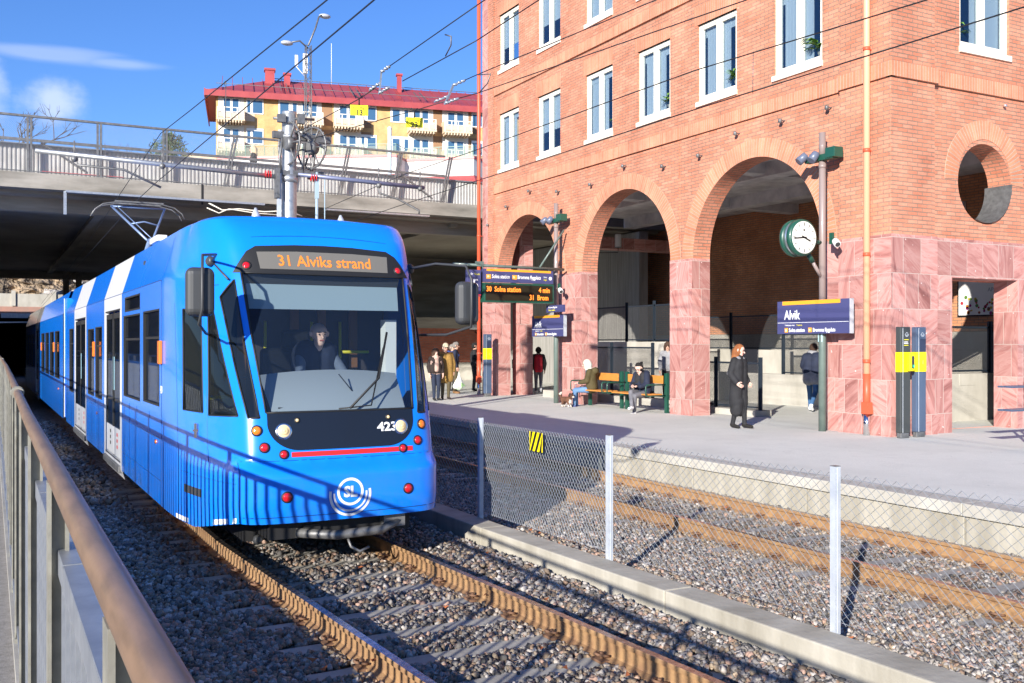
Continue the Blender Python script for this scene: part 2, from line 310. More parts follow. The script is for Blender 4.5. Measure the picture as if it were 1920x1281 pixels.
galv = M('galvanised_steel', (.52, .54, .56), .42, .75, col2=(.40, .42, .45), ns=14, nd=5, bump=.05, bs=60)
galv_d = M('weathered_steel', (.22, .22, .22), .5, .5, col2=(.14, .14, .14), ns=10)
galv_l = M('pale_galvanised', (.62, .66, .70), .5, .35, col2=(.5, .54, .6), ns=9)
alu = M('aluminium', (.7, .72, .74), .3, .85)
chrome = M('polished_steel', (.75, .75, .75), .15, 1)
brown_rail = M('brown_painted_handrail', (.235, .145, .088), .42, .0, col2=(.16, .10, .062), ns=16, nd=9, bump=.12, bs=60, bd=.002, coat=.1, streak=(2, .35, 2), lo=.42, hi=.62)
olive = M('olive_grey_post', (.27, .26, .215), .55, col2=(.19, .18, .15), ns=14, nd=8, bump=.1)
meshwire = M('mesh_wire', (.30, .32, .34), .5, .35)
rust = M('rusty_rail_web', (.40, .24, .11), .85, .05, col2=(.27, .15, .075), ns=9, nd=6, bump=.2, bs=40)
railtop = M('worn_rail_head', (.48, .44, .41), .25, .9, col2=(.22, .17, .14), ns=20)
rustclip = M('rusty_clip', (.22, .12, .07), .85, .2)
corr = M('corrugated_white_metal', (.54, .53, .51), .5, .1, col2=(.42, .41, .39), ns=2, nd=6)
blue = M('tram_blue_paint', (.004, .20, .86), .25, 0, spec=.4, coat=.45, col2=(.005, .215, .88), ns=1.5)
blue_d = M('dark_blue_gap', (.008, .05, .2), .4)
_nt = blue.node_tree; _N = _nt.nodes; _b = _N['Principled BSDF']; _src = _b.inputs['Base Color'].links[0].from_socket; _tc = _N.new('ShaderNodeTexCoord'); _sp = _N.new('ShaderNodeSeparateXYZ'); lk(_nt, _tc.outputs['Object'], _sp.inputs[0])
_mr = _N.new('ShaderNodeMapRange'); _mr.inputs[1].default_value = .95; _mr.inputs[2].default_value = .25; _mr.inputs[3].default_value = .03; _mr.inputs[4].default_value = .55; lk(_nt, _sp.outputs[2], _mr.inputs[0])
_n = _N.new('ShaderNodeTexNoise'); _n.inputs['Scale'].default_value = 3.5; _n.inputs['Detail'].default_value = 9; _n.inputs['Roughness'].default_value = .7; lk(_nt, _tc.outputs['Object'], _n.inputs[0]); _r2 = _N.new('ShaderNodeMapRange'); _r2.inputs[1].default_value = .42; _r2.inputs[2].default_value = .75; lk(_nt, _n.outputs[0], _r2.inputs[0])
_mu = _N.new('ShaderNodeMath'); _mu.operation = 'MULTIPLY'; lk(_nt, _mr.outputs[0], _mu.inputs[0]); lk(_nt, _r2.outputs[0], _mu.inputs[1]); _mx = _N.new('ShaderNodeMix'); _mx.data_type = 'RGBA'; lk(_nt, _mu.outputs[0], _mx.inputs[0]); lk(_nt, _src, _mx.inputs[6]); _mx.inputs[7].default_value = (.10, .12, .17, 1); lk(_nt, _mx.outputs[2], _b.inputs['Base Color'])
white_p = M('white_paint', (.74, .75, .76), .3, coat=.3)
white_m = M('white_matt', (.78, .77, .74), .6)
cream = M('cream_window_paint', (.80, .75, .64), .5)
black = M('black_rubber', (.012, .012, .013), .6)
blackg = M('black_gloss', (.010, .011, .014), .08, coat=.5)
darkgrey = M('dark_grey_plastic', (.045, .047, .05), .45)
grey = M('grey_plastic', (.30, .32, .33), .6)
seatgrey = M('dashboard_grey', (.42, .45, .47), .7)
redp = M('red_stripe', (.62, .02, .02), .35)
redl = M('red_lens', (.55, .012, .02), .12, coat=.5)
orl = M('orange_lens', (.85, .2, .02), .15, coat=.4)
yellow = M('yellow_paint', (.90, .78, .01), .4)
yellow_s = M('yellow_sign', (.90, .74, .0), .5)
led = M('orange_led', (.2, .06, .0), .5, emit=(1, .23, .03), es=1.6)
led2 = M('tram_display_led', (.2, .06, .0), .5, emit=(1, .27, .05), es=.8)
lamp_on = M('lit_lamp', (.66, .50, .28), .45, emit=(1, .72, .36), es=.16, spec=.2)
indigo = M('indigo_sign', (.062, .065, .17), .35, coat=.3)
orange = M('orange_band', (.90, .36, .03), .4)
wtext = M('white_lettering', (.85, .85, .85), .5)
ytext = M('yellow_lettering', (.85, .75, .02), .5)
ktext = M('black_lettering', (.01, .01, .01), .5)
polebrown = M('taupe_painted_pole', (.27, .21, .195), .4, coat=.2)
green_d = M('dark_green_paint', (.012, .075, .05), .4, coat=.2)
greengrey = M('grey_green_paint', (.13, .17, .15), .45, coat=.15, col2=(.1, .14, .125), ns=5)
navy = M('navy_panel', (.075, .11, .18), .4, coat=.2, col2=(.06, .09, .15), ns=2, streak=(3, 3, .5))
charcoal = M('charcoal_panel', (.05, .055, .055), .45)
pipe_red = M('orange_red_pipe', (.62, .10, .045), .45)
pipe_peach = M('peach_pipe', (.82, .40, .24), .5)
wood = M('orange_wood', (.62, .26, .055), .45, col2=(.5, .2, .04), ns=6, streak=(8, 1, 8))
redroof = M('red_metal_roof', (.42, .075, .075), .4, .1, col2=(.36, .06, .06), ns=1)
beige = M('beige_balcony', (.66, .52, .36), .7)
brownwall = M('brown_wall', (.30, .17, .09), .8)
render_w = M('white_render', (.74, .71, .66), .8, col2=(.62, .6, .55), ns=.8)
winblue = M('window_glass_far', (.05, .12, .22), .06, spec=.8)
curtain = M('curtain', (.7, .7, .72), .8)
room = M('dark_room', (.10, .16, .30), .9)
ceilm = M('painted_ceiling', (.74, .72, .72), .8, col2=(.5, .485, .5), ns=2)
rock = M('rock_face', (.40, .30, .20), .95, col2=(.10, .08, .06), ns=1.1, nd=12, bump=1, bs=2.4, bd=.8, lo=.44, hi=.56)
rock2 = M('pale_rock', (.46, .44, .42), .95, col2=(.22, .16, .11), ns=.9, nd=12, bump=1, bs=2.5, bd=.6, lo=.42, hi=.60)
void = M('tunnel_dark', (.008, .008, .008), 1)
bark = M('bark', (.10, .08, .06), .9); pine = M('pine_needles', (.06, .10, .03), .8, col2=(.09, .13, .04), ns=3)
leafg = M('green_leaves', (.10, .22, .03), .6, col2=(.18, .34, .06), ns=9)
dryleaf = M('dry_leaf', (.34, .10, .03), .8)
def glass(name, tint, tr, rough=.03, spec=.5):
    m = bpy.data.materials.new(name); m.use_nodes = True; nt = m.node_tree; N = nt.nodes; b = N['Principled BSDF']
    b.inputs['Base Color'].default_value = (*tint, 1); b.inputs['Roughness'].default_value = rough; b.inputs['Specular IOR Level'].default_value = spec
    t = N.new('ShaderNodeBsdfTransparent'); t.inputs[0].default_value = (.85, .92, .95, 1); x = N.new('ShaderNodeMixShader'); x.inputs[0].default_value = tr
    lk(nt, b.outputs[0], x.inputs[1]); lk(nt, t.outputs[0], x.inputs[2]); lk(nt, x.outputs[0], N['Material Output'].inputs[0]); return m
pane = glass('window_pane', (.02, .06, .16), .80, spec=1.0)
wsglass = glass('windscreen_glass', (.02, .035, .07), .72, spec=.6)
sideglass = glass('tinted_glass', (.012, .016, .02), .45, spec=.9)
clearglass = glass('clear_glass', (.05, .06, .07), .7, spec=.6)
def mesh_mat(name, col, cell, wire, diamond=True):
    """woven wire drawn as real gaps in a thin sheet"""
    m = bpy.data.materials.new(name); m.use_nodes = True; nt = m.node_tree; N = nt.nodes; b = N['Principled BSDF']; b.inputs['Base Color'].default_value = (*col, 1); b.inputs['Roughness'].default_value = .5
    uv = N.new('ShaderNodeUVMap'); sp = N.new('ShaderNodeSeparateXYZ'); lk(nt, uv.outputs[0], sp.inputs[0])
    def mt(op, a, b_=None):
        n = N.new('ShaderNodeMath'); n.operation = op
        for i, q in enumerate((a, b_)):
            if q is None: continue
            if isinstance(q, (int, float)): n.inputs[i].default_value = q
            else: lk(nt, q, n.inputs[i])
        return n.outputs[0]
    u, v = sp.outputs[0], sp.outputs[1]
    if diamond: a, c = mt('ADD', u, v), mt('SUBTRACT', u, v)
    else: a, c = u, v
    def g(q): f = mt('FRACT', mt('DIVIDE', q, cell)); return mt('LESS_THAN', mt('ABSOLUTE', mt('SUBTRACT', f, .5)), wire/cell/2)
    k = mt('MAXIMUM', g(a), g(c)); t = N.new('ShaderNodeBsdfTransparent'); x = N.new('ShaderNodeMixShader'); lk(nt, k, x.inputs[0]); lk(nt, t.outputs[0], x.inputs[1]); lk(nt, b.outputs[0], x.inputs[2]); lk(nt, x.outputs[0], N['Material Output'].inputs[0])
    return m
finemesh = mesh_mat('fine_black_mesh', (.05, .055, .06), .03, .0075)
bridgemesh = mesh_mat('grey_wire_mesh', (.30, .30, .31), .05, .004)
# ---------------------------------------------------------------- ground, platform, tracks
PZ = lambda X: .30 + .03*min(1, max(0, (X-9.4)/5))
def struct(name, mb, mats, **k): return tag(mb.build(name, mats, **k), kind='structure')
g = MB(); g.box((-900, -400, -.9), (900, 1600, -.5)); struct('ground', g, M('distant_ground', (.12, .12, .09), .95))
g = MB(); g.box((.2, -14, -.5), (9.46, 100, -.195)); struct('ballast_ground', g, ballast_bed)
g = MB(); g.box((-9, -14, -.5), (.10, 31, .52)); g.box((.10, -14, -.5), (.26, 100, .56), 1); g.box((-9, 31, -.5), (.10, 70, .52))
struct('walkway', g, [asph2, conc])
g = MB()
g.add([(9.44,-14,.30),(14.5,-14,.33),(14.5,100,.33),(9.44,100,.30)], [(0,1,2,3)]); g.add([(14.5,-14,.33),(60,-14,.33),(60,100,.33),(14.5,100,.33)], [(0,1,2,3)])
g.add([(9.44,-14,.30),(9.44,100,.30),(9.44,100,-.5),(9.44,-14,-.5)], [(0,1,2,3)]); struct('platform', g, asph)
g = MB()
y = -14.0
while y < 45:
    L = 2.35; g.box((9.36, y+.004, .165), (9.70, y+L-.004, .304), 0); g.box((9.405, y+.012, -.3), (9.6, y+L-.012, .15), 1); y += L
struct('platform_edge', g, [conc_l, conc_f], bevel=.008)
def xn(Y): return 3.10-.05*(Y-5.5) if Y < 10.5 else 2.85+.0*(Y-10.5)
def xk(Y): return 4.67-.015*(Y-9.5) if Y > 9.5 else 4.67+.0385*(9.5-Y)
g = MB()
ys = [-6+3.1*i for i in range(24)]
for a, b in zip(ys, ys[1:]):
    a += .006; b -= .006; w = .29
    P = [(xk(a), a), (xk(b), b), (xk(b)+w, b), (xk(a)+w, a)]
    g.add([(x, y, -.3) for x, y in P]+[(x, y, .06) for x, y in P], [(4,7,6,5),(0,4,5,1),(1,5,6,2),(2,6,7,3),(3,7,4,0)])
struct('kerb', g, conc_f, fixn=True, bevel=.012)
g = MB(); g.box((4.85, -6, -.3), (5.3, 60, -.11)); struct('kerb_footing', g, ballast_bed)
RP = [(-.07,-.165),(.07,-.165),(.07,-.152),(.018,-.135),(.010,-.12),(.010,-.045),(.034,-.032),(.036,-.008),(.03,0),(-.03,0),(-.036,-.008),(-.034,-.032),(-.010,-.045),(-.010,-.12),(-.018,-.135),(-.07,-.152)]
def rail_mb(xf, ys):
    m = MB(); n = len(RP); vs = [(xf(y)+p[0], y, p[1]) for y in ys for p in RP]
    for i in range(len(ys)-1):
        for k in range(n):
            m.add([vs[i*n+k], vs[i*n+(k+1) % n], vs[(i+1)*n+(k+1) % n], vs[(i+1)*n+k]], [(0,1,2,3)], 1 if k == 8 else 0)
    return m
def clip_mb():
    m = MB(); m.cbox((0, 0, -.156), (.09, .14, .018)); m.tube([(-.035,-.045,-.145),(.01,-.05,-.115),(.045,-.02,-.11),(.045,.02,-.11),(.01,.05,-.115),(-.035,.045,-.125)], .010, 6)
    m.tube([(.0,0,-.15),(0,0,-.10)], .014, 6); return m
clip_me = clip_mb().build('rail_clip', rustclip); clipmesh = clip_me.data; bpy.data.objects.remove(clip_me)
s0 = MB(); s0.prism([(-1.25,-.13,-.3),(-1.25,.13,-.3),(-1.25,.10,-.168),(-1.25,-.10,-.168)], (2.5,0,0)); so = s0.build('sleeper', conc, fixn=True, bevel=.008); sleepmesh = so.data; bpy.data.objects.remove(so)
def track(label, xf, y0, y1, ysl, step):
    t = thing('tram_track', label, 'track', (0,0,0), group='tram tracks beside the platform')
    ys = [y0+(y1-y0)*i/90 for i in range(91)]
    for s in (-1, 1): rail_mb(lambda y, s=s: xf(y)+.752*s, ys).build('rail', [rust, railtop], t, fixn=True)
    for i in range(ysl):
        y = 2.6+step*i; o = bpy.data.objects.new('sleeper', sleepmesh); COL.objects.link(o); o.parent = t; o.location = (xf(y), y, 0); o.rotation_euler = (0,0,atan2(-(xf(y+.5)-xf(y-.5)), 1)+random.uniform(-.01,.01))
        if i < 18:
            for s in (-1, 1):
                for q in (-1, 1):
                    c = bpy.data.objects.new('rail_clip', clipmesh); COL.objects.link(c); c.parent = t; c.location = (xf(y)+.752*s+.075*q, y, 0); c.rotation_euler = (0,0,0 if q > 0 else pi)
    return t
track('near tram track under the blue tram with rust brown rails', xn, -8, 95, 22, .63)
track('far tram track between the wire fence and the platform wall', lambda y: 7.95, -8, 95, 24, .63)
def make_stones():
    bv = np.array([(x, y, z) for z in (-.75, .75) for y in (-.8, .8) for x in (-.85, .85)]+[(0, 0, 1.05), (0, 1.1, .1)])
    bf = np.array([(0,2,3),(0,3,1),(0,1,5),(0,5,4),(1,3,7),(1,7,5),(2,0,4),(2,4,6),(4,5,8),(5,7,8),(7,6,8),(6,4,8),(3,2,9),(2,6,9),(6,7,9),(7,3,9)])
    # low-poly, angular
    P = []
    def scatter(x0, x1, y0, y1, dens, zf, s0, s1):
        n = int((x1-x0)*(y1-y0)*dens); x = rng.uniform(x0, x1, n); y = rng.uniform(y0, y1, n); s = rng.uniform(s0, s1, n); z = zf + rng.uniform(-.014, .014, n)
        P.append(np.stack([x, y, z, s], 1))
    scatter(.27, 4.85, 2.6, 7.5, 1750, -.172, .013, .026); scatter(.27, 4.8, 7.5, 14, 850, -.172, .017, .029); scatter(.3, 1.7, 14, 30, 150, -.172, .025, .04)
    scatter(5.02, 9.40, 2.6, 8.5, 1600, -.172, .013, .026); scatter(5.0, 9.40, 8.5, 14, 850, -.172, .017, .029); scatter(5.0, 9.4, 14, 30, 150, -.172, .026, .04)
    P = np.concatenate(P); x, y = P[:,0], P[:,1]
    near = x < 4.9; xc = np.where(near, np.where(y < 10.5, 3.10-.05*(y-5.5), 2.85), 7.95); u = np.abs(x-xc)
    i = np.round((y-2.6)/.63); dy = np.abs(y-2.6-.63*i); on = (dy < .085) & (u < 1.2)
    keep = ~(np.abs(u-.752) < .062) & ~(on & (rng.random(len(x)) > np.where(u < .6, .12, .06))) & ((x < 4.6+.0385*np.maximum(0, 9.5-y)) | (x > 5.03+.0385*np.maximum(0, 9.5-y)))
    keep &= ~(on & (np.abs(u-.752) < .16)); keep &= ~((dy < .12) & (u < 1.15) & (rng.random(len(x)) < .85))
    P = P[keep]; x, y = P[:,0], P[:,1]
    P[:,2] += np.where(np.abs(np.abs(x-np.where(x < 4.9, xn(6), 7.95))-.9) < 2, .0, 0) + .06*np.clip((np.abs(x-2.9)-1.1)/.6, 0, 1)*(x < 4.9)
    n = len(P); V = np.repeat(bv[None], n, 0) * rng.uniform(.55, 1.25, (n, 1, 3)) * (1+rng.uniform(-.35, .3, (n, len(bv), 3)))
    q = rng.normal(size=(n, 4)); q /= np.linalg.norm(q, axis=1, keepdims=True); a, b, c, d = q.T
    R = np.stack([np.stack([1-2*(c*c+d*d), 2*(b*c-d*a), 2*(b*d+c*a)], 1), np.stack([2*(b*c+d*a), 1-2*(b*b+d*d), 2*(c*d-b*a)], 1), np.stack([2*(b*d-c*a), 2*(c*d+b*a), 1-2*(b*b+c*c)], 1)], 1)
    V = np.einsum('nij,nkj->nki', R, V)*P[:, None, 3:4] + P[:, None, :3]
    Fc = (bf[None]+(np.arange(n)*len(bv))[:, None, None]).reshape(-1, 3)
    me = bpy.data.meshes.new('ballast_stones'); nv = n*len(bv); nf = len(Fc)
    me.vertices.add(nv); me.vertices.foreach_set('co', V.reshape(-1)); me.loops.add(nf*3); me.loops.foreach_set('vertex_index', Fc.reshape(-1).astype(np.int32))
    me.polygons.add(nf); me.polygons.foreach_set('loop_start', np.arange(0, nf*3, 3, dtype=np.int32)); me.update(calc_edges=True)
    pal = np.array([(.29,.265,.24),(.17,.155,.14),(.36,.325,.29),(.22,.20,.18),(.38,.25,.19),(.085,.08,.075),(.30,.235,.165),(.46,.42,.38),(.26,.175,.12),(.19,.14,.10)])
    col = pal[rng.integers(0, len(pal), n)]*rng.uniform(.8, 1.15, (n, 1))
    u = np.abs(P[:,0]-np.where(P[:,0] < 4.9, np.where(P[:,1] < 10.5, 3.10-.05*(P[:,1]-5.5), 2.85), 7.95)); br = np.exp(-((u-.80)/.28)**2)[:, None]*rng.uniform(.2, 1, (n, 1))*np.where(P[:,0:1] < 4.9, .75, .9)
    oil = np.exp(-(u/.30)**2)[:, None]*.3; col = col*(1-oil); col = col*(1-br*.8)+np.array([(.28,.19,.10)])*br*.8
    ca = np.ones((nv, 4)); ca[:, :3] = np.repeat(col, len(bv), 0); at = me.color_attributes.new('tint', 'FLOAT_COLOR', 'POINT'); at.data.foreach_set('color', ca.reshape(-1))
    me.materials.append(stones); o = bpy.data.objects.new('ballast_stones', me); COL.objects.link(o)
    tag(o, 'grey and pinkish crushed stone ballast around the rails', 'gravel', kind='stuff')
make_stones()
# a few dry leaves on the stones
lf = MB()
for i in range(60):
    x, y = random.choice([(random.uniform(.6, 4.5), random.uniform(3.4, 9)), (random.uniform(5.1, 9.2), random.uniform(3.5, 11)), (random.uniform(1.2, 2.0), random.uniform(4.5, 8.5))]); r = random.uniform(.018, .04); a = random.uniform(0, 6); z = -.10
    lf.add([(x+r*cos(a), y+r*sin(a), z+.02), (x+.6*r*cos(a+1.3), y+.6*r*sin(a+1.3), z+.005), (x-r*cos(a), y-r*sin(a), z+.025), (x+.6*r*cos(a-1.3), y+.6*r*sin(a-1.3), z+.0)], [(0,1,2),(0,2,3)])
tag(lf.build('dry_leaves', dryleaf), 'scattered small brown dry leaves on the ballast', 'leaves', kind='stuff')
# ---------------------------------------------------------------- camera-side railing
def railing():
    t = thing('walkway_railing', 'galvanised railing with brown tube handrail along the walkway', 'railing', (.15, 0, .9))
    xr = lambda y: .119 + .005*max(0, y-4) if y < 14 else .165
    ys = [-5+i*1.0 for i in range(46)]
    h = MB(); h.tube([(xr(y), y, 1.785) for y in ys], .020, 20)
    hr = h.build('handrail', brown_rail, t, local=False)
    k = MB()
    for y in (5.9, 6.0, 17.9, 18.0): k.tube([(xr(y), y-.03, 1.785), (xr(y), y+.03, 1.785)], .031, 20)
    for y in (5.95,): k.tube([(xr(y), y-.02, 1.785), (xr(y), y+.02, 1.785)], .034, 20)
    k.build('collar', olive, t, local=False)
    c = MB(); c.tube  # second rail: a channel
    for a, b in zip(ys, ys[1:]):
        c.bar((xr(a)+.018, a, 1.635), (xr(b)+.018, b-.012, 1.635), .036, .007); c.bar((xr(a)+.002, a, 1.612), (xr(b)+.002, b-.012, 1.612), .005, .045); c.bar((xr(a)+.034, a, 1.612), (xr(b)+.034, b-.012, 1.612), .005, .045)
    c.build('top_channel', galv, t, local=False)
    b = MB(); b.bar((.135, -5, .62), (.16, 40, .62), .05, .03); b.build('bottom_rail', galv, t, local=False)
    n = 0; y = -1.2
    while n < 34:
        p = MB(); x = xr(y); p.cbox((x, y, 1.17), (.03, .008, 1.21)); p.cbox((x-.016, y, 1.17), (.007, .05, 1.21)); p.cbox((x+.016, y, 1.17), (.007, .05, 1.21)); p.cbox((x+.03, y, .57), (.10, .12, .02))
        p.build('post', olive, t, local=False); y += 1.12; n += 1
    bm_ = MB(); bm_.cbox((0, 0, 0), (.024, .018, .98)); b0 = bm_.build('infill_bar', galv, t); b0.location = (0, 0, 0)
    m = MB(); y = -1.2+.1; i = 0
    while y < 34:
        if abs(((y+1.2) % 1.12)) > .03 and abs(((y+1.2) % 1.12)-1.12) > .03:
            if .5 < y and i < 99:
                o = b0 if i == 0 else bpy.data.objects.new('infill_bar', b0.data); i += 1
                if o is not b0: COL.objects.link(o); o.parent = t
                o.location = (xr(y)+.012-.15, y, 1.12-.9)
            else: m.cbox((xr(y)+.012, y, 1.12), (.024, .018, .98))
        y += .112
    tag(m.build('infill_bar', galv, t, local=False), kind='stuff')
railing()
# ---------------------------------------------------------------- chain link fence between the tracks
def fence():
    t = thing('chain_link_fence', 'chain link wire fence on square steel posts between the two tracks', 'fence', (5.1, 4.95, .06))
    fx = lambda y: 5.06-.04*(y-7.6) if y < 12 else 4.884
    ys = [-.4, 2.3, 4.95, 7.6, 10.1, 12.7, 15.2, 17.8, 20.4, 23, 25.6]
    for y in ys:
        p = MB(); p.cbox((fx(y), y, .62), (.05, .05, 1.16)); p.cbox((fx(y), y, 1.201), (.052, .052, .004), 1); p.cbox((fx(y)+.026, y, .62), (.004, .012, 1.14)); p.cbox((fx(y), y-.026, .62), (.012, .004, 1.14))
        p.build('post', [galv_l, galv_d], t, local=False)
    m = MB(); wy, hz = .08, .07; y = .0; k = 0; r = .0021; n = int(round((1.14-.10)/(hz/2)))
    def strand(y, k, wy):
        vs = []
        for j in range(n+1):
            yy = y + (wy/2 if (j+k) % 2 else 0) + .006*sin(y*1.7+j*.3); x = fx(yy)+.034+(.0016 if j % 2 else -.0016); z = .10+j*hz/2
            vs += [(x-r, yy, z), (x+r, yy-r, z), (x+r, yy+r, z)]
        m.add(vs, [(a*3+b, a*3+(b+1) % 3, a*3+3+(b+1) % 3, a*3+3+b) for a in range(n) for b in range(3)])
    while y < 26:
        w = .052 if 8.6 < y < 10.1 or 7.6 < y < 8.6 else .08     # mesh bunched up where two rolls overlap
        strand(y, k, w); y += w/2; k += 1
    m.build('wire_mesh', meshwire, t, local=False)
    w = MB()
    for z in (1.12, .115): w.tube([(fx(y)+.036, y, z-.012*sin(pi*((i % 5)/5))) for i, y in enumerate([.0+.5*i for i in range(53)])], .0022, 5)
    w.build('tension_wire', galv, t, local=False)
fence()
def hazard():
    t = thing('hazard_plate', 'square yellow plate with diagonal black stripes on the wire fence', 'sign', (4.99, 8.86, 1.03))
    m = MB(); m.cbox((0, 0, 0), (.004, .27, .20)); m.build('plate', yellow_s, t)
    s = MB()
    for c in (-.20, -.105, -.01, .085, .18):
        P = [(-.0035, c+.10-.0, -.1), (-.0035, c+.145, -.1), (-.0035, c+.045, .1), (-.0035, c, .1)]
        P = [(x, max(-.135, min(.135, (y-.02))), z) for x, y, z in P]
        if abs(P[0][1]-P[1][1])+abs(P[2][1]-P[3][1]) > .02: s.prism(P, (.001, 0, 0))
    s.build('stripe', ktext, t, fixn=True)
hazard()
# ---------------------------------------------------------------- brick office building with the arcade
BY0, BY1 = 12.70, 29.75           # along the platform
FX = 14.72; SPR = 4.07            # facade plane, top of the stone base
ARCH = [(26.77, 1.98), (21.44, 2.03), (16.50, 2.04)]
WY = [(27.24, 28.60), (24.68, 26.03), (21.95, 23.31), (19.43, 20.80), (17.00, 18.38), (14.45, 15.83)]
B = thing('brick_building', 'orange brick office building with three big arches on a pink stone base', 'building', (14.7, 12.7, .33))
def arcpts(c, r, n=28): return [(c-r*cos(pi*i/n), SPR+r*sin(pi*i/n)) for i in range(n+1)]
def facade():
    fn = lambda u, v: (FX, u, v)
    out = [(13.9, SPR)]
    for c, r in ARCH[::-1]: out += [(y, z) for y, z in arcpts(c, r)]
    out += [(29.3, SPR), (29.3, 16.9), (13.9, 16.9)]
    holes = []
    for y0, y1 in WY:
        for z0 in (7.74, 10.98, 14.22): holes.append(rect(y0, y1, z0, z0+1.80))
    m = MB(); V, T = cdt(out, holes); m.add([fn(*v) for v in V], [t[::-1] for t in T], 0, uvs=V)
    for h in holes:
        L = 0
        for i in range(4):
            a, b = h[i], h[(i+1) % 4]; l = math.dist(a, b); hor = abs(a[1]-b[1]) < 1e-6
            m.add([(FX, *a), (FX, *b), (FX+.16, *b), (FX+.16, *a)], [(0,1,2,3)], 0, uvs=([(a[0], 0), (b[0], 0), (b[0], .16), (a[0], .16)] if hor else [(0, a[1]), (0, b[1]), (.16, b[1]), (.16, a[1])]))
    # arch soffits
    for c, r in ARCH:
        P = arcpts(c, r)
        for i in range(len(P)-1):
            l0, l1 = r*pi*i/28, r*pi*(i+1)/28
            m.add([(FX, *P[i]), (FX, *P[i+1]), (FX+.5, *P[i+1]), (FX+.5, *P[i])], [(0,1,2,3)], 0, uvs=[(0, l0), (0, l1), (.5, l1), (.5, l0)])
    # inner face of the arcade wall
    o2 = [(y, z) for y, z in out if z < 9]; o2 = [(13.9, SPR)]+[(y, z) for c, r in ARCH[::-1] for y, z in arcpts(c, r)]+[(29.3, SPR), (29.3, 6.62), (13.9, 6.62)]
    V, T = cdt(o2); m.add([(FX+.5, *v) for v in V], T, 0, uvs=V)
    # corner pier, standing a little proud
    m.box((14.62, 12.66, 4.07), (15.8, 13.9, 16.9)); m.box((14.66, 28.9, 4.07), (14.72, 29.3, 16.9))
    for yj in (19.06, 24.06): m.box((14.70, yj-.006, SPR), (14.73, yj+.006, 6.9))
    # wall facing the near end, with round and square windows
    out = rect(15.8, 30, 4.07, 16.9); circ = [(17.36+.79*cos(2*pi*i/48), 5.2+.79*sin(2*pi*i/48)) for i in range(48)]
    hs = [rect(16.62, 18.12, z0, z0+1.8) for z0 in (7.84, 11.08)]+[rect(20.2, 21.7, z0, z0+1.8) for z0 in (7.84, 11.08)]
    V, T = cdt(out, hs+[circ]); m.add([(v[0], 12.75, v[1]) for v in V], T, 0, uvs=V)
    for h in hs+[circ]:
        L = 0; D = .5 if h is circ else .16
        for i in range(len(h)):
            a, b = h[i], h[(i+1) % len(h)]; l = math.dist(a, b)
            m.add([(a[0], 12.75, a[1]), (b[0], 12.75, b[1]), (b[0], 12.75+D, b[1]), (a[0], 12.75+D, a[1])], [(0,1,2,3)], 0, uvs=[(0, L), (0, L+l), (D, L+l), (D, L)]); L += l
    m.build('brick_wall', brick, B, local=False)
    V, T = cdt(rect(15.3, 30, .33, 6.62), [circ, rect(16.36, 18.33, .34, 3.3)]); k = MB(); k.add([(v[0], 13.25, v[1]) for v in V], T, 0, uvs=V)
    k.build('inner_wall', brick, B, local=False)
    # body behind the facades, roof and the rear part of the upper storeys
    k = MB(); k.box((15.3, 13.3, 6.66), (30, 29.6, 7.2)); k.box((15.6, 13.4, 16.4), (30, 29.6, 16.9)); k.box((29.6, 13.3, .3), (30, 29.6, 16.4)); k.box((16.9, 15.1, 7.2), (17.0, 29.6, 16.4)); k.box((16.9, 15.0, 7.2), (29.6, 15.1, 16.4))
    k.build('storey_core', room, B, local=False)
    k = MB(); k.box((14.5, 12.5, 16.9), (30.2, 29.9, 17.1)); k.build('roof', redroof, B, local=False)
facade()
def arch_ring(c, r, plane='X', z=SPR, a0=0, a1=pi, th=.40, name='arch_ring'):
    m = MB(); n = 40; r0, r1 = r, r+th; L = .0765; k0 = int(round((a1-a0)*(r+th/2)/.0765)); q = (a1-a0)/k0
    for i in range(n):
        t0, t1 = a0+(a1-a0)*i/n, a0+(a1-a0)*(i+1)/n
        def P(rr, t, off):
            u, v = c-rr*cos(t), z+rr*sin(t)
            return (FX-off, u, v) if plane == 'X' else (u, 12.75-off, v)
        off = .012; uvq = [((t0-a0)/q*.0765, .01), ((t1-a0)/q*.0765, .01), ((t1-a0)/q*.0765, .29), ((t0-a0)/q*.0765, .29)]
        m.add([P(r0, t0, off), P(r0, t1, off), P(r1, t1, off), P(r1, t0, off)], [(0,1,2,3)], 0, uvs=uvq)
        m.add([P(r1, t0, off), P(r1, t1, off), P(r1, t1, 0), P(r1, t0, 0)], [(0,1,2,3)], 0, uvs=[(0,.02)]*4)
        m.add([P(r0, t0, 0), P(r0, t1, 0), P(r0, t1, off), P(r0, t0, off)], [(0,1,2,3)], 0, uvs=[(uvq[0][0],.02),(uvq[1][0],.02),(uvq[1][0],.05),(uvq[0][0],.05)])
    m.build(name, brick_sold, B, local=False, fixn=False)
for c, r in ARCH: arch_ring(c, r)
arch_ring(17.36, .80, 'Y', 5.28, -.05, pi+.05, .37)
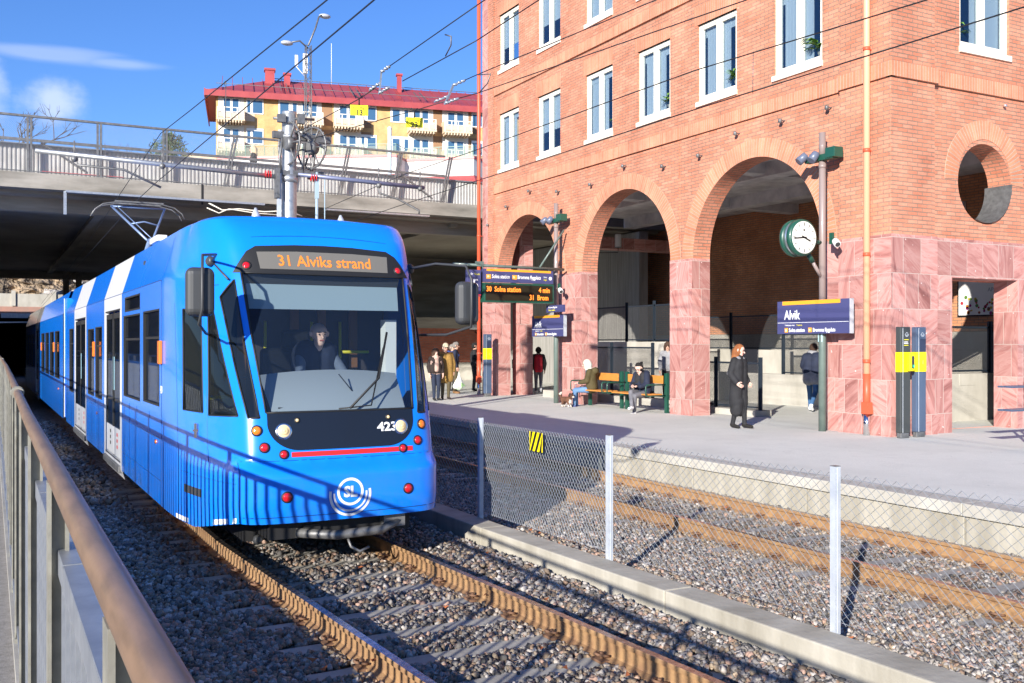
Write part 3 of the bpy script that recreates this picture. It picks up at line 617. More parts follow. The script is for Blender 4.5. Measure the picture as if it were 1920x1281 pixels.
def soldier(name, runs):
    m = MB()
    for (x0, y0, x1, y1, z0, z1) in runs:
        L = math.hypot(x1-x0, y1-y0); d = Vector((x1-x0, y1-y0, 0)).normalized(); nrm = Vector((d.y, -d.x, 0))*(-.152)
        A, C = Vector((x0, y0, 0)), Vector((x1, y1, 0))
        P = [A+Vector((0,0,z0)), C+Vector((0,0,z0)), C+Vector((0,0,z1)), A+Vector((0,0,z1))]
        m.add(P, [(0,1,2,3)], 0, uvs=[(0,.01),(L,.01),(L,.29),(0,.29)])
        for a, b in ((0,1),(1,2),(2,3),(3,0)): m.add([P[a], P[b], P[b]+nrm, P[a]+nrm], [(0,1,2,3)], 0, uvs=[(P[a].y+P[a].x,.02),(P[b].y+P[b].x,.02),(P[b].y+P[b].x,.15),(P[a].y+P[a].x,.15)])
    return m.build(name, brick_sold, B, local=False)
for z0 in (6.97, 10.21, 13.45):
    X = FX-.05; soldier('string_course', [(X, 29.3, X, 24.06, z0, z0+.28), (X-.012, 24.06, X-.012, 19.06, z0, z0+.28), (X, 19.06, X, 13.9, z0, z0+.28), (14.57, 13.9, 14.57, 12.614, z0, z0+.28), (14.574, 12.61, 15.85, 12.61, z0, z0+.28), (15.85, 12.70, 30, 12.70, z0, z0+.28)])
def window(plane, u0, u1, z0, z1, style):
    """cream two-light casement; u is y on the platform side (plane 'X') or x (plane 'Y')"""
    def bx(m, a, b, c, d, p, q, mi=0):
        if plane == 'X': m.box((FX+p, a, c), (FX+q, b, d), mi)
        else: m.box((a, 12.75+p, c), (b, 12.75+q, d), mi)
    f = MB(); w = .075; mid = (u0+u1)/2
    bx(f, u0, u1, z1-w, z1, .06, .155); bx(f, u0, u1, z0, z0+w, .06, .155); bx(f, u0, u0+w, z0+w, z1-w, .06, .155); bx(f, u1-w, u1, z0+w, z1-w, .06, .155); bx(f, mid-.05, mid+.05, z0+w, z1-w, .065, .155)
    for a, b in ((u0+w, mid-.05), (mid+.05, u1-w)):
        s = .045; bx(f, a, b, z1-w-s, z1-w, .075, .15); bx(f, a, b, z0+w, z0+w+s, .075, .15); bx(f, a, a+s, z0+w+s, z1-w-s, .075, .15); bx(f, b-s, b, z0+w+s, z1-w-s, .075, .15)
    fr = f.build('window', cream, B, local=False)
    s = MB()
    if plane == 'X': s.prism([(FX-.045, u0-.02, z0-.02), (FX+.06, u0-.02, z0+.0), (FX+.06, u0-.02, z0-.13), (FX-.045, u0-.02, z0-.13)], (0, u1-u0+.04, 0))
    else: s.prism([(u0-.02, 12.75-.045, z0-.02), (u0-.02, 12.81, z0), (u0-.02, 12.81, z0-.13), (u0-.02, 12.75-.045, z0-.13)], (u1-u0+.04, 0, 0))
    s.build('sill', cream, fr, local=False, fixn=True)
    p = MB(); bx(p, u0+w, u1-w, z0+w, z1-w, .118, .124); p.build('pane', pane, fr, local=False)
    c = MB(); rr = random.Random(int(u0*100+z0*10))
    if style == 'blind': bx(c, u0+.1, u1-.1, z0+.15 if rr.random() < .6 else z0+.7, z1-.1, .17, .175)
    elif style == 'half': bx(c, mid+.22, u1-.12, z0+.15, z1-.1, .17, .175); bx(c, mid-.25, mid-.08, z0+.15, z1-.1, .17, .175); bx(c, u0+.1, u1-.1, z1-.26, z1-.1, .16, .165)
    else:
        for k in range(7):
            q = mid+.20+k*.045; bx(c, q, q+.045, z0+.15, z1-.1, .17+.006*(k % 2), .18+.02*(k % 2)); q -= .50; bx(c, q, q+.045, z0+.15, z1-.1, .17+.006*(k % 2), .18+.02*(k % 2))
        bx(c, u0+.1, u1-.1, z1-.3, z1-.1, .18, .185)
    c.build('blind' if style == 'blind' else 'curtain', curtain, fr, local=False)
sty = ['half', 'blind', 'half', 'drape', 'drape', 'drape']
for i, (y0, y1) in enumerate(WY):
    window('X', y0, y1, 7.74, 9.54, sty[i])
    if i < 4: window('X', y0, y1, 10.98, 12.78, ['blind', 'blind', 'blind', 'half'][i])
    else: window('X', y0, y1, 10.98, 12.78, 'half')
for x0 in (16.62, 20.2):
    for z0 in (7.84, 11.08): window('Y', x0, x0+1.5, z0, z0+1.8, 'half')
for z0 in (7.74, 10.98):
    [soldier('window_lintel', [(FX-.006, y1+.12, FX-.006, y0-.0, z0+1.80, z0+2.24)]) for y0, y1 in WY]
[soldier('window_lintel', [(x0-.05, 12.744, x0+1.55, 12.744, z0+1.8, z0+2.2)]) for x0 in (16.62, 20.2) for z0 in (7.84, 11.08)]
# pink stone base
def stonebase():
    z0, z1 = .30, SPR; x = FX-.035
    for a, b in ((18.54, 19.40), (23.47, 24.79), (28.75, 29.3)): m = MB(); m.box((x, a, z0), (x+.54, b, z1)); m.build('stone_pier', stone, B, local=False)
    m = MB()
    m.box((14.59, 12.63, z0), (15.26, 13.9, z1)); m.box((x, 13.9, z0), (x+.54, 14.46, z1)); k = MB(); k.box((14.68, 29.3, z0), (15.5, 29.75, 16.9)); k.build('stone_strip', stone, B, local=False)
    # near end wall with a square opening
    m.box((15.26, 12.63, z0), (15.84, 13.2, z1)); m.box((15.84, 12.715, z0), (16.36, 13.25, 3.32)); m.box((18.33, 12.715, z0), (30, 13.25, 3.32)); m.box((15.84, 12.715, 3.32), (30, 13.25, z1))
    m.build('stone_base', stone, B, local=False)
stonebase()
# metal liner in the round opening
m = MB(); n = 18
for i in range(n):
    a0, a1 = -pi*.62+i*(pi*.64)/n, -pi*.62+(i+1)*(pi*.64)/n
    m.add([(17.36+.775*cos(a), 12.70+d, 5.2+.775*sin(a)) for a, d in ((a0, 0), (a1, 0), (a1, .62), (a0, .62))], [(0,1,2,3)])
m.build('opening_liner', galv_d, B, local=False)
# small facade spotlights above the arches
for y, z in ((29.2, 6.0), (27.9, 6.45), (26.4, 6.75), (24.7, 6.5), (22.9, 6.45), (21.3, 6.7), (19.6, 6.42), (18.2, 6.45), (16.9, 6.72), (15.5, 6.72), (14.2, 6.72)):
    k = MB(); k.box((FX-.16, y-.012, z-.01), (FX, y+.012, z+.01)); k.lathe([(.012, 0), (.035, .01), (.045, .07), (.04, .08)], (FX-.14, y, z+.03), (.4, .3, -.8), 10); k.build('facade_spotlight', galv_d, B, local=False)
# arcade interior
A = MB()
A.box((23.3, 13.25, 2.36), (23.6, 33.5, 6.62)); A.build('back_wall', brick_in, B, local=False)
A = MB(); A.box((23.24, 13.25, .33), (23.6, 33.5, 2.36), 0); A.box((21.8, 30.7, .33), (22.2, 44, 6.3), 1); A.build('concrete_wall', [conc_l, conc_board], B, local=False)
A = MB(); A.box((15.22, 13.25, 6.60), (29.6, 29.7, 6.64))
for x in (17.2, 20.4): A.box((x, 13.3, 6.25), (x+.5, 29.7, 6.60))
for y in (18.97, 24.1): A.box((15.22, y-.2, 6.30), (23.3, y+.2, 6.598))
A.build('ceiling', ceilm, B, local=False)
A = MB(); A.box((15.6, 28.8, .33), (16.1, 29.3, 6.3)); A.box((17.6, 29.0, 5.4), (23, 29.6, 5.8)); A.build('inner_pillar', stone, B, local=False)
# ramps inside the arcade
R_ = thing('access_ramp', 'pale concrete access ramp walls inside the arcade', 'ramp', (18, 18, .33))
m = MB()
def slope(m, x0, x1, ya, yb, za, zb, z0=.2): m.add([(x0,ya,z0),(x1,ya,z0),(x1,yb,z0),(x0,yb,z0),(x0,ya,za),(x1,ya,za),(x1,yb,zb),(x0,yb,zb)], [(0,3,2,1),(4,5,6,7),(0,1,5,4),(1,2,6,5),(2,3,7,6),(3,0,4,7)])
m.box((15.75, 17.55, .2), (16.25, 19.6, .47)); m.box((15.75, 19.6, .2), (16.2, 27.5, .55))
slope(m, 19.6, 19.85, 14.8, 30.5, 1.17, 1.20); slope(m, 21.3, 21.55, 14.8, 30.5, 1.84, 1.86); m.box((22.9, 14, .2), (23.2, 25.4, 1.9))
m.box((17.6, 22.4, .2), (17.8, 29.5, 2.1))
m.build('ramp_wall', conc_l, R_, local=False, fixn=True)
m = MB(); slope(m, 19.85, 21.3, 14.8, 30, .75, 1.0); slope(m, 21.55, 22.9, 14.8, 30, 1.4, 1.5); m.build('ramp_floor', conc, R_, local=False, fixn=True)
m = MB(); m.box((16.0, 14.5, .2), (22.5, 14.7, 1.38)); m.box((18.9, 14.49, 1.12), (19.4, 14.6, 1.37)); m.build('end_wall', conc_l, R_, local=False)
def panel_rail(label, pts, z0, h, group='black mesh railings in the arcade'):
    """black mesh railing following 2d points; z0 is the foot height"""
    t = thing('mesh_railing', label, 'railing', (pts[0][0], pts[0][1], 0), group=group)
    zz = z0 if isinstance(z0, (list, tuple)) else [z0]*len(pts)
    t.location = (pts[0][0], pts[0][1], zz[0])
    for (x, y), z in zip(pts, zz):
        p = MB(); p.cbox((x, y, z+h/2+.06), (.02, .13, h+.12)); p.cbox((x-.03, y, z+h/2+.06), (.05, .012, h+.12)); p.build('post', navy_post, t, local=False)
    for (a, za), (b, zb) in zip(zip(pts, zz), zip(pts[1:], zz[1:])):
        f = MB()
        for dz, th in ((.06, .04), (h-.02, .045)): f.bar((*a, za+dz), (*b, zb+dz), .02, th)
        f.bar((*a, za+.05), (*a, za+h-.01), .022, .03); f.bar((*b, zb+.05), (*b, zb+h-.01), .022, .03)
        fr = f.build('frame', navy_post, t, local=False)
        p = MB(); L = math.dist(a, b); p.add([(*a, za+.08), (*b, zb+.08), (*b, zb+h-.04), (*a, za+h-.04)], [(0,1,2,3)], 0, uvs=[(0,0),(L,0),(L,h),(0,h)]); p.build('mesh_panel', finemesh, fr, local=False)
    return t
navy_post = M('black_blue_steel', (.022, .032, .045), .45, .3, col2=(.03, .042, .06), ns=20)
panel_rail('low black mesh railing on the kerb behind the woman in black', [(16.0, 17.65), (16.0, 19.25), (16.05, 20.5)], .47, 1.13)
panel_rail('black mesh railing behind the two benches', [(16.0, 21.9), (16.0, 23.9), (16.0, 26.0)], [.55, .55, .55], 1.4)
panel_rail('tall black mesh railing in front of the lit wall of the middle arch', [(17.7, 22.5), (17.7, 24.15), (17.7, 25.6), (17.7, 27.4)], 2.1, 1.12)
panel_rail('black mesh railing on the middle ramp wall by the right pier', [(19.7, 15.5), (19.7, 18.2), (19.7, 20.8)], 1.17, 1.15)
panel_rail('black mesh railing on the rear ramp wall below the brick wall', [(21.4, 20.0), (21.4, 22.6), (21.4, 25.0), (21.4, 27.4)], 1.84, 1.1)
panel_rail('black mesh railing seen through the square opening', [(17.9, 14.55), (20.0, 14.55)], 1.38, 1.05)
# wall lamp, poster, bins in the arcade
def hang_lamp(label, x, y, z):
    t = thing('hanging_lamp', label, 'lamp', (x, y, z), group='lamps hanging in the arcade')
    k = MB(); k.lathe([(.10, 0), (.11, .02), (.11, .42), (.10, .44)], (0, 0, 0), n=16); k.build('lamp_shade', white_m, t)
    k = MB()
    for i in range(10): a = 2*pi*i/10; k.cbox((.115*cos(a), .115*sin(a), .22), (.008, .008, .44))
    k.lathe([(.12, -.02), (.12, .0)], (0,0,0), n=16); k.build('lamp_cage', galv_d, t)
    k = MB(); k.tube([(0, 0, -.02), (0, 0, -.18), (-.9, .5, -.2)], .015, 6); k.tube([(-.9, .5, -.25), (-.9, .5, 2.0)], .015, 6); k.build('bracket', black, t)
hang_lamp('white cylinder lamp on a black bracket in the middle arch', 19.0, 28.0, 5.35)
hang_lamp('white cylinder lamp seen through the round opening', 19.6, 15.0, 4.85)
P_ = thing('poster', 'white shop poster with colourful fruit shapes on the brick wall', 'poster', (23.27, 17.0, 3.3))
k = MB(); k.cbox((0, 0, 0), (.04, 1.8, 1.05)); k.build('poster_frame', black, P_)
k = MB(); k.cbox((-.025, 0, 0), (.006, 1.72, .98)); k.build('poster_sheet', white_m, P_)
k = MB(); cs = [M('poster_c%d' % i, c, .6) for i, c in enumerate([(.4,.03,.05),(.1,.2,.04),(.5,.15,.02),(.25,.02,.15),(.55,.4,.05)])]
for i in range(60):
    y = random.uniform(-.8, .8); z = random.uniform(-.46, -.05)+(.25 if y > .6 else 0); r = random.uniform(.02, .055); k.lathe([(r, 0), (r, .004)], (-.029, y, z), (-1,0,0), 8, i % 5, False)
k.build('fruit_print', cs, P_)
text('lettering', 'APO', .15, grey, F_track(-.03, -.02, .12), P_)
# ---------------------------------------------------------------- the blue tram
TR = thing('tram', 'blue tram with white door bands coming out from under the bridge', 'tram', (2.985, 8.85, 0), .009)
BP = [(0,0),(.02,.5),(.05,.74),(.10,.88),(.22,.98),(.5,1.08),(.95,1.18),(1.6,1.265),(2.2,1.29),(2.6,1.29)]   # (s, w) plan of the nose
def _dense():
    P = [Vector((w, s)) for s, w in BP]; P = [Vector((-P[1].x, P[1].y))]+P+[P[-1]*2-P[-2]]; out = []
    for i in range(1, len(P)-2):
        for k in range(12):
            t = k/12; a, b, c, d = P[i-1:i+3]
            out.append(.5*((2*b)+(c-a)*t+(2*a-5*b+4*c-d)*t*t+(3*b-a-3*c+d)*t**3))
    out.append(P[-2]); return out
DP = _dense(); AL = [0]
for a, b in zip(DP, DP[1:]): AL.append(AL[-1]+(b-a).length)
PE = AL[-1]
S0 = [(.25,.06),(.40,.035),(.55,.0),(.855,.0),(.87,.018),(.90,.05),(.96,.115),(1.06,.13),(1.41,.20),(2.0,.42),(2.74,.70),(3.0,.82),(3.12,.90),(3.22,.99),(3.30,1.12)]
def itp(T, z):
    if z <= T[0][0]: return T[0][1]
    for (a, p), (b, q) in zip(T, T[1:]):
        if z <= b: return p+(q-p)*(z-a)/(b-a)
    return T[-1][1]
def wside(z): return 1.29 if z < 2.75 else 1.29-.17*(z-2.75)/.55
def zbot(p): return .40 if abs(p) < 1.05 else .40-.15*min(1, (abs(p)-1.05)/.9)
def surf(p, z, off=0):
    """point on the nose: p = arc length from the centre line (signed)"""
    def base(p, z):
        a = min(abs(p), PE); i = 0
        lo, hi = 0, len(AL)-1
        while hi-lo > 1:
            mid = (lo+hi)//2
            if AL[mid] <= a: lo = mid
            else: hi = mid
        t = (a-AL[lo])/(AL[hi]-AL[lo]) if AL[hi] > AL[lo] else 0; q = DP[lo].lerp(DP[hi], t)
        s0 = itp(S0, z); s = s0+q.y*(1-s0/2.6); w = q.x*(1+(wside(z)/1.29-1)*min(1, q.y/1.5))
        if z > 1.0: w *= 1-.045*min(1, (z-1.0)/1.8)*max(0, 1-q.y/1.6)*max(0, 1-max(0, z-2.8)/.4)
        return Vector((w if p >= 0 else -w, s, z))
    P = base(p, z)
    if off:
        e = .01; du = base(p+e, z)-base(p-e, z); dv = base(p, z+e)-base(p, z-e); n = du.cross(dv)
        if n.length > 0: P = P+n.normalized()*off
    return P
def pw(w): return (abs(w) if abs(w) < .5 else abs(w)+.006*(abs(w)-.5)/.3)*(1 if w >= 0 else -1)
def skin(poly, off, mat, name, parent=TR, holes=(), step=.09, smooth=True, thick=.0, rows=()):
    xs = [p[0] for p in poly]; ys = [p[1] for p in poly]; pts = []
    for y in rows:
        x = min(xs)+step/3
        while x < max(xs): pts.append((x, y)); x += step*.7
    y = min(ys)+step/2
    while y < max(ys):
        x = min(xs)+step/2
        while x < max(xs):
            if inpoly(x, y, poly) and not any(inpoly(x, y, h) for h in holes): pts.append((x, y))
            x += step
        y += step
    def sub(P):
        o = []
        for a, b in zip(P, list(P[1:])+[P[0]]):
            n = max(1, int(math.dist(a, b)/step)); o += [(a[0]+(b[0]-a[0])*k/n, a[1]+(b[1]-a[1])*k/n) for k in range(n)]
        return o
    V, T = cdt(sub(poly), [sub(h) for h in holes], pts); m = MB()
    m.add([surf(v[0], v[1], off) for v in V], T, 0, smooth)
    if thick: m.add([surf(v[0], v[1], off-thick) for v in V], [t[::-1] for t in T], 0, smooth)
    return m.build(name, mat, parent)
def mir(P): return [(-x, y) for x, y in P]
def P_(a, b): return a+(b-a)
# p positions of side features (arc length): s .22->~1.02, .5->1.32, .91->1.74 ...
def ps(s):
    for i in range(len(DP)-1):
        if DP[i].y <= s <= DP[i+1].y and DP[i+1].y > DP[i].y: return AL[i]+(AL[i+1]-AL[i])*(s-DP[i].y)/(DP[i+1].y-DP[i].y)
    return PE
# upper levels are pushed back, so features are given as (s, z) on the real surface and mapped back
def pz(s, z): s0 = itp(S0, z); return ps(max(0, (s-s0)/(1-s0/2.6)))
WS = [(-.74,1.405),(.74,1.405),(.82,2.10),(.885,2.735),(-.885,2.735),(-.82,2.10)]
QW = [(pz(.36,1.37)-.03,1.375),(pz(.62,1.37)-.12,1.375),(pz(.98,2.28)-.05,2.36),(pz(.92,2.64)-.05,2.63),(pz(.55,1.9)-.04,1.9)]
QW = [(.80,1.36),(.905,1.36),(1.04,1.9),(1.14,2.28),(1.21,2.50),(.965,2.665),(.89,2.0)]
D1 = [(ps(.22)+.14,1.385),(ps(.77)+.02,1.385),(ps(.77)+.02,2.36),(ps(.60)+.02,2.36)]
D1 = [(1.02,1.375),(1.56,1.36),(1.48,2.385),(1.366,2.375)]
D2 = [(1.70,1.38),(2.28,1.38),(2.2,2.40),(1.65,2.365)]
out = [(-PE, .25)]
n = 60
for i in range(n+1): p = -PE+2*PE*i/n; out.append((p, zbot(p)))
out = [(-PE, 3.30)]+out[1:]+[(PE, 3.30)]
holes = [WS, QW, mir(QW), D1, mir(D1), D2, mir(D2)]
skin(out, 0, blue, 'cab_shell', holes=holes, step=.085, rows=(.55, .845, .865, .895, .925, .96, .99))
# cab roof: closes the shell over the top
m = MB(); N_ = 40; ring = [surf(-PE+2*PE*i/N_, 3.30) for i in range(N_+1)]
r1 = [Vector((v.x*.955, v.y+.06*(1-v.y/2.7), 3.332)) for v in ring]; r2 = [Vector((v.x*.5, v.y+.16*(1-v.y/2.7), 3.358)) for v in ring]
vs = ring+r1+r2; k = N_+1
m.add(vs, [(a*k+i, a*k+i+1, (a+1)*k+i+1, (a+1)*k+i) for a in range(2) for i in range(N_)]+[(2*k+i, 2*k+i+1, 2*k+N_-i-1, 2*k+N_-i) for i in range(N_//2)], 0, True)
m.build('cab_roof', blue, TR, fixn=True)
# black lower mask with headlights
def bez(n=14):
    o = [(-.735,1.402)]
    for i in range(n+1):
        a = pi+(pi/2)*i/n; o.append((-.42+.30*cos(a)-.015, 1.32+.265*sin(a)) if i > 0 else (-.733,1.33))
    return o
L_ = bez(); mask = L_+[(-x, z) for x, z in L_[::-1]]
skin(mask, .004, blackg, 'front_mask', thick=0)
skin(WS, -.004, wsglass, 'windscreen', step=.12)
# rubber frame round the windscreen, pillars and shade band
def band(P, w, off, mat, name):
    m = MB()
    for a, b in zip(P, P[1:]+[P[0]]):
        n = max(1, int(math.dist(a, b)/.1)); q = [(a[0]+(b[0]-a[0])*i/n, a[1]+(b[1]-a[1])*i/n) for i in range(n+1)]
        m.tube([surf(x, z, off) for x, z in q], w, 6)
    return m.build(name, mat, TR)
band(WS, .010, .0, black, 'windscreen_seal')
for s in (1, -1):
    for nm, H_ in (('quarter_window', QW), ('cab_door_window', D1), ('cab_door_window', D2)):
        P = H_ if s > 0 else mir(H_)
        g_ = skin(P, -.006, sideglass if nm != 'x' else wsglass, nm, step=.15)
        mm = MB()
        for a, b in zip(P, P[1:]+[P[0]]): mm.tube([surf(a[0]+(b[0]-a[0])*i/4, a[1]+(b[1]-a[1])*i/4, .0) for i in range(5)], .009, 5)
        mm.build('seal', black, g_)
# destination display
blk = [(-.98,2.735),(.98,2.735),(.93,2.80),(.80,2.95),(.70,3.005),(.3,3.03),(0,3.035),(-.3,3.03),(-.70,3.005),(-.80,2.95),(-.93,2.80)]
skin(blk, .005, black, 'display_surround')
dsp = [(-.69,2.775),(.69,2.775),(.70,2.945),(.3,2.96),(-.3,2.96),(-.70,2.945)]
dis = skin(dsp, .009, M('display_glass', (.16, .15, .13), .3, coat=.4), 'destination_display', step=.12)
def surftext(s, size, w0, z0, off, mat, name, parent=TR, sx=1, bold=0):
    o = text(name, s, size, mat, Matrix.Identity(4), parent, align='CENTER', ext=0, sx=sx, bold=bold)
    for v in o.data.vertices: v.co = surf(w0+v.co.x, z0+v.co.y, off)
    return o
surftext('31 Alviks strand', .155, .0, 2.81, .013, led2, 'destination_text', dis, bold=.002)
# red stripe, lights
skin([(-.52,.995),(.70,.995),(.70,1.04),(-.52,1.04)], .004, redp, 'red_stripe', step=.2)
def disc(w, z, r, mats, name, off=.0, d=.02, rim=.012):
    a = surf(w, z); e = .01; nrm = (surf(w+e, z)-surf(w-e, z)).cross(surf(w, z+e)-surf(w, z-e)).normalized(); m = MB()
    m.lathe([(r+rim, -.01), (r+rim, off+.008), (r, off+.012)], a, nrm, 20, 1); m.lathe([(r, off), (r*.96, off+d*.6), (r*.6, off+d), (0.001, off+d*1.1)], a, nrm, 20, 0)
    return m.build(name, mats, TR)
for w in (-.585, .585):
    h = disc(w, 1.235, .066, [lamp_on, chrome], 'headlight', d=.018)
    a_ = surf(w, 1.235); e_ = .01; n_ = (surf(w+e_, 1.235)-surf(w-e_, 1.235)).cross(surf(w, 1.245)-surf(w, 1.225)).normalized(); q_ = MB(); q_.lathe([(.040, .010), (.034, .030), (.012, .026)], a_, n_, 20); q_.lathe([(.012, .026), (.009, .036), (.002, .038)], a_, n_, 12, 1); q_.build('bulb', [lamp_on, M('bulb_amber', (.75, .5, .2), .3, emit=(1, .75, .4), es=.5)], h)
    disc(w*.78, 1.33, .016, [lamp_on, black], 'marker_lamp')
for s in (-1, 1):
    disc(s*.83, 1.245, .040, [orl, black], 'indicator'); disc(s*.765, 1.09, .038, [redl, black], 'tail_lamp'); disc(s*.59, 1.023, .034, [redl, black], 'brake_lamp')
    disc(s*.595, .645, .042, [redl, black], 'reflector'); disc(s*.825, 2.806, .036, [redl, black], 'upper_tail_lamp')
surftext('423', .115, .44, 1.20, .009, white_p, 'fleet_number', bold=.004, sx=1.25)
# round emblem with two letters
def ann(cx, cz, r0, r1, a0, a1, mat, name, n=36):
    m = MB(); P = [surf(cx+r*cos(a0+(a1-a0)*i/n), cz+r*sin(a0+(a1-a0)*i/n), .005) for i in range(n+1) for r in (r0, r1)]
    m.add(P, [(2*i, 2*i+1, 2*i+3, 2*i+2) for i in range(n)]); return m.build(name, mat, TR)
ann(.0, .66, .105, .130, 0, 2*pi, white_p, 'emblem')
ann(.0, .64, .150, .168, pi*.98, 2*pi+.12, white_p, 'emblem'); ann(.0, .635, .183, .207, pi*.94, 2*pi+.22, white_p, 'emblem')
surftext('SL', .135, .0, .615, .006, white_p, 'emblem_letters', bold=.006)
# bumper groove and panel seams
def seam(P, w=.004, mat=blue_d):
    m = MB(); m.tube([surf(x, z, -.001) for x, z in P], w, 4, smooth=False); return m.build('panel_seam', mat, TR)
seam([(-1.0+.1*i, .965) for i in range(21)]); seam([(-1.0+.1*i, .46) for i in range(21)], .005)
seam([(-.72+.09*i, 3.10+.035*(1-((-.72+.09*i)/.72)**2)) for i in range(17)], .003)
for s in (-1, 1):
    seam([(s*1.04, .41+.11*i) for i in range(6)], .005); seam([(s*pz(1.7, 1.2), .27+.2*i) for i in range(12)], .004); seam([(s*pz(.86, 1.2)*1.0, .5+.2*i) for i in range(10)], .003)
    seam([(s*(PE-.04), .25+.2*i) for i in range(16)], .004); seam([(s*(1.1+.13*i), .76) for i in range(11)], .003)
    for dz in (0,): seam([(s*(pz(.9, 2.6)+.05+.1*i), 2.62) for i in range(8)], .004, black)
    # white sill blocks, step and door handle
    skin([(s*1.08, .40), (s*1.5, .335), (s*1.5, .385), (s*1.08, .45)][::s], .003, white_m, 'sill_marking', step=.2)
    skin([(s*2.15, .262), (s*2.6, .255), (s*2.6, .30), (s*2.15, .31)][::s], .003, white_m, 'sill_marking', step=.2)
    skin([(s*1.79, .56), (s*2.3, .56), (s*2.3, .64), (s*1.79, .64)][::s], .004, darkgrey, 'step_recess', step=.2)
    hb = surf(s*1.83, 1.2, .03); mm = MB(); mm.cbox(hb, (.02, .03, .14)); mm.cbox(hb, (.05, .016, .02)); mm.build('door_handle', chrome, TR)
# mirrors
for s in (-1, 1):
    mm = MB(); c = Vector(((1.32 if s > 0 else -1.33), .22, (2.46 if s > 0 else 2.51)))
    T = Matrix.Translation(c) @ Matrix.Rotation(s*.12, 4, 'Z')
    mo = MB(); mo.cbox((0, 0, 0), (.25, .15, .44), 0, T); root = mo.build('mirror', darkgrey, TR, bevel=.065)
    mg = MB(); mg.cbox((0, .064, 0), (.19, .006, .37), 0, T); mg.build('mirror_glass', chrome, root)
    cx = c.x; mm.tube([surf(s*1.35, 2.86), Vector((s*1.12, .55, 2.88)), Vector((cx-s*.02, .20, 2.84)), Vector((cx, .11, 2.70)), Vector((cx, .11, 2.36)), Vector((cx+s*.02, .16, 2.22)), Vector((s*1.22, .5, 2.14)), surf(s*1.50, 2.14)], .013, 8); mm.tube([surf(s*1.35, 2.86), surf(s*1.02, 2.66, .03)], .010, 6)
    mm.lathe([(.05, 0), (.055, .03), (.03, .06)], surf(s*1.35, 2.86), (s, -.6, 0), 12); mm.build('mirror_arm', darkgrey, root)
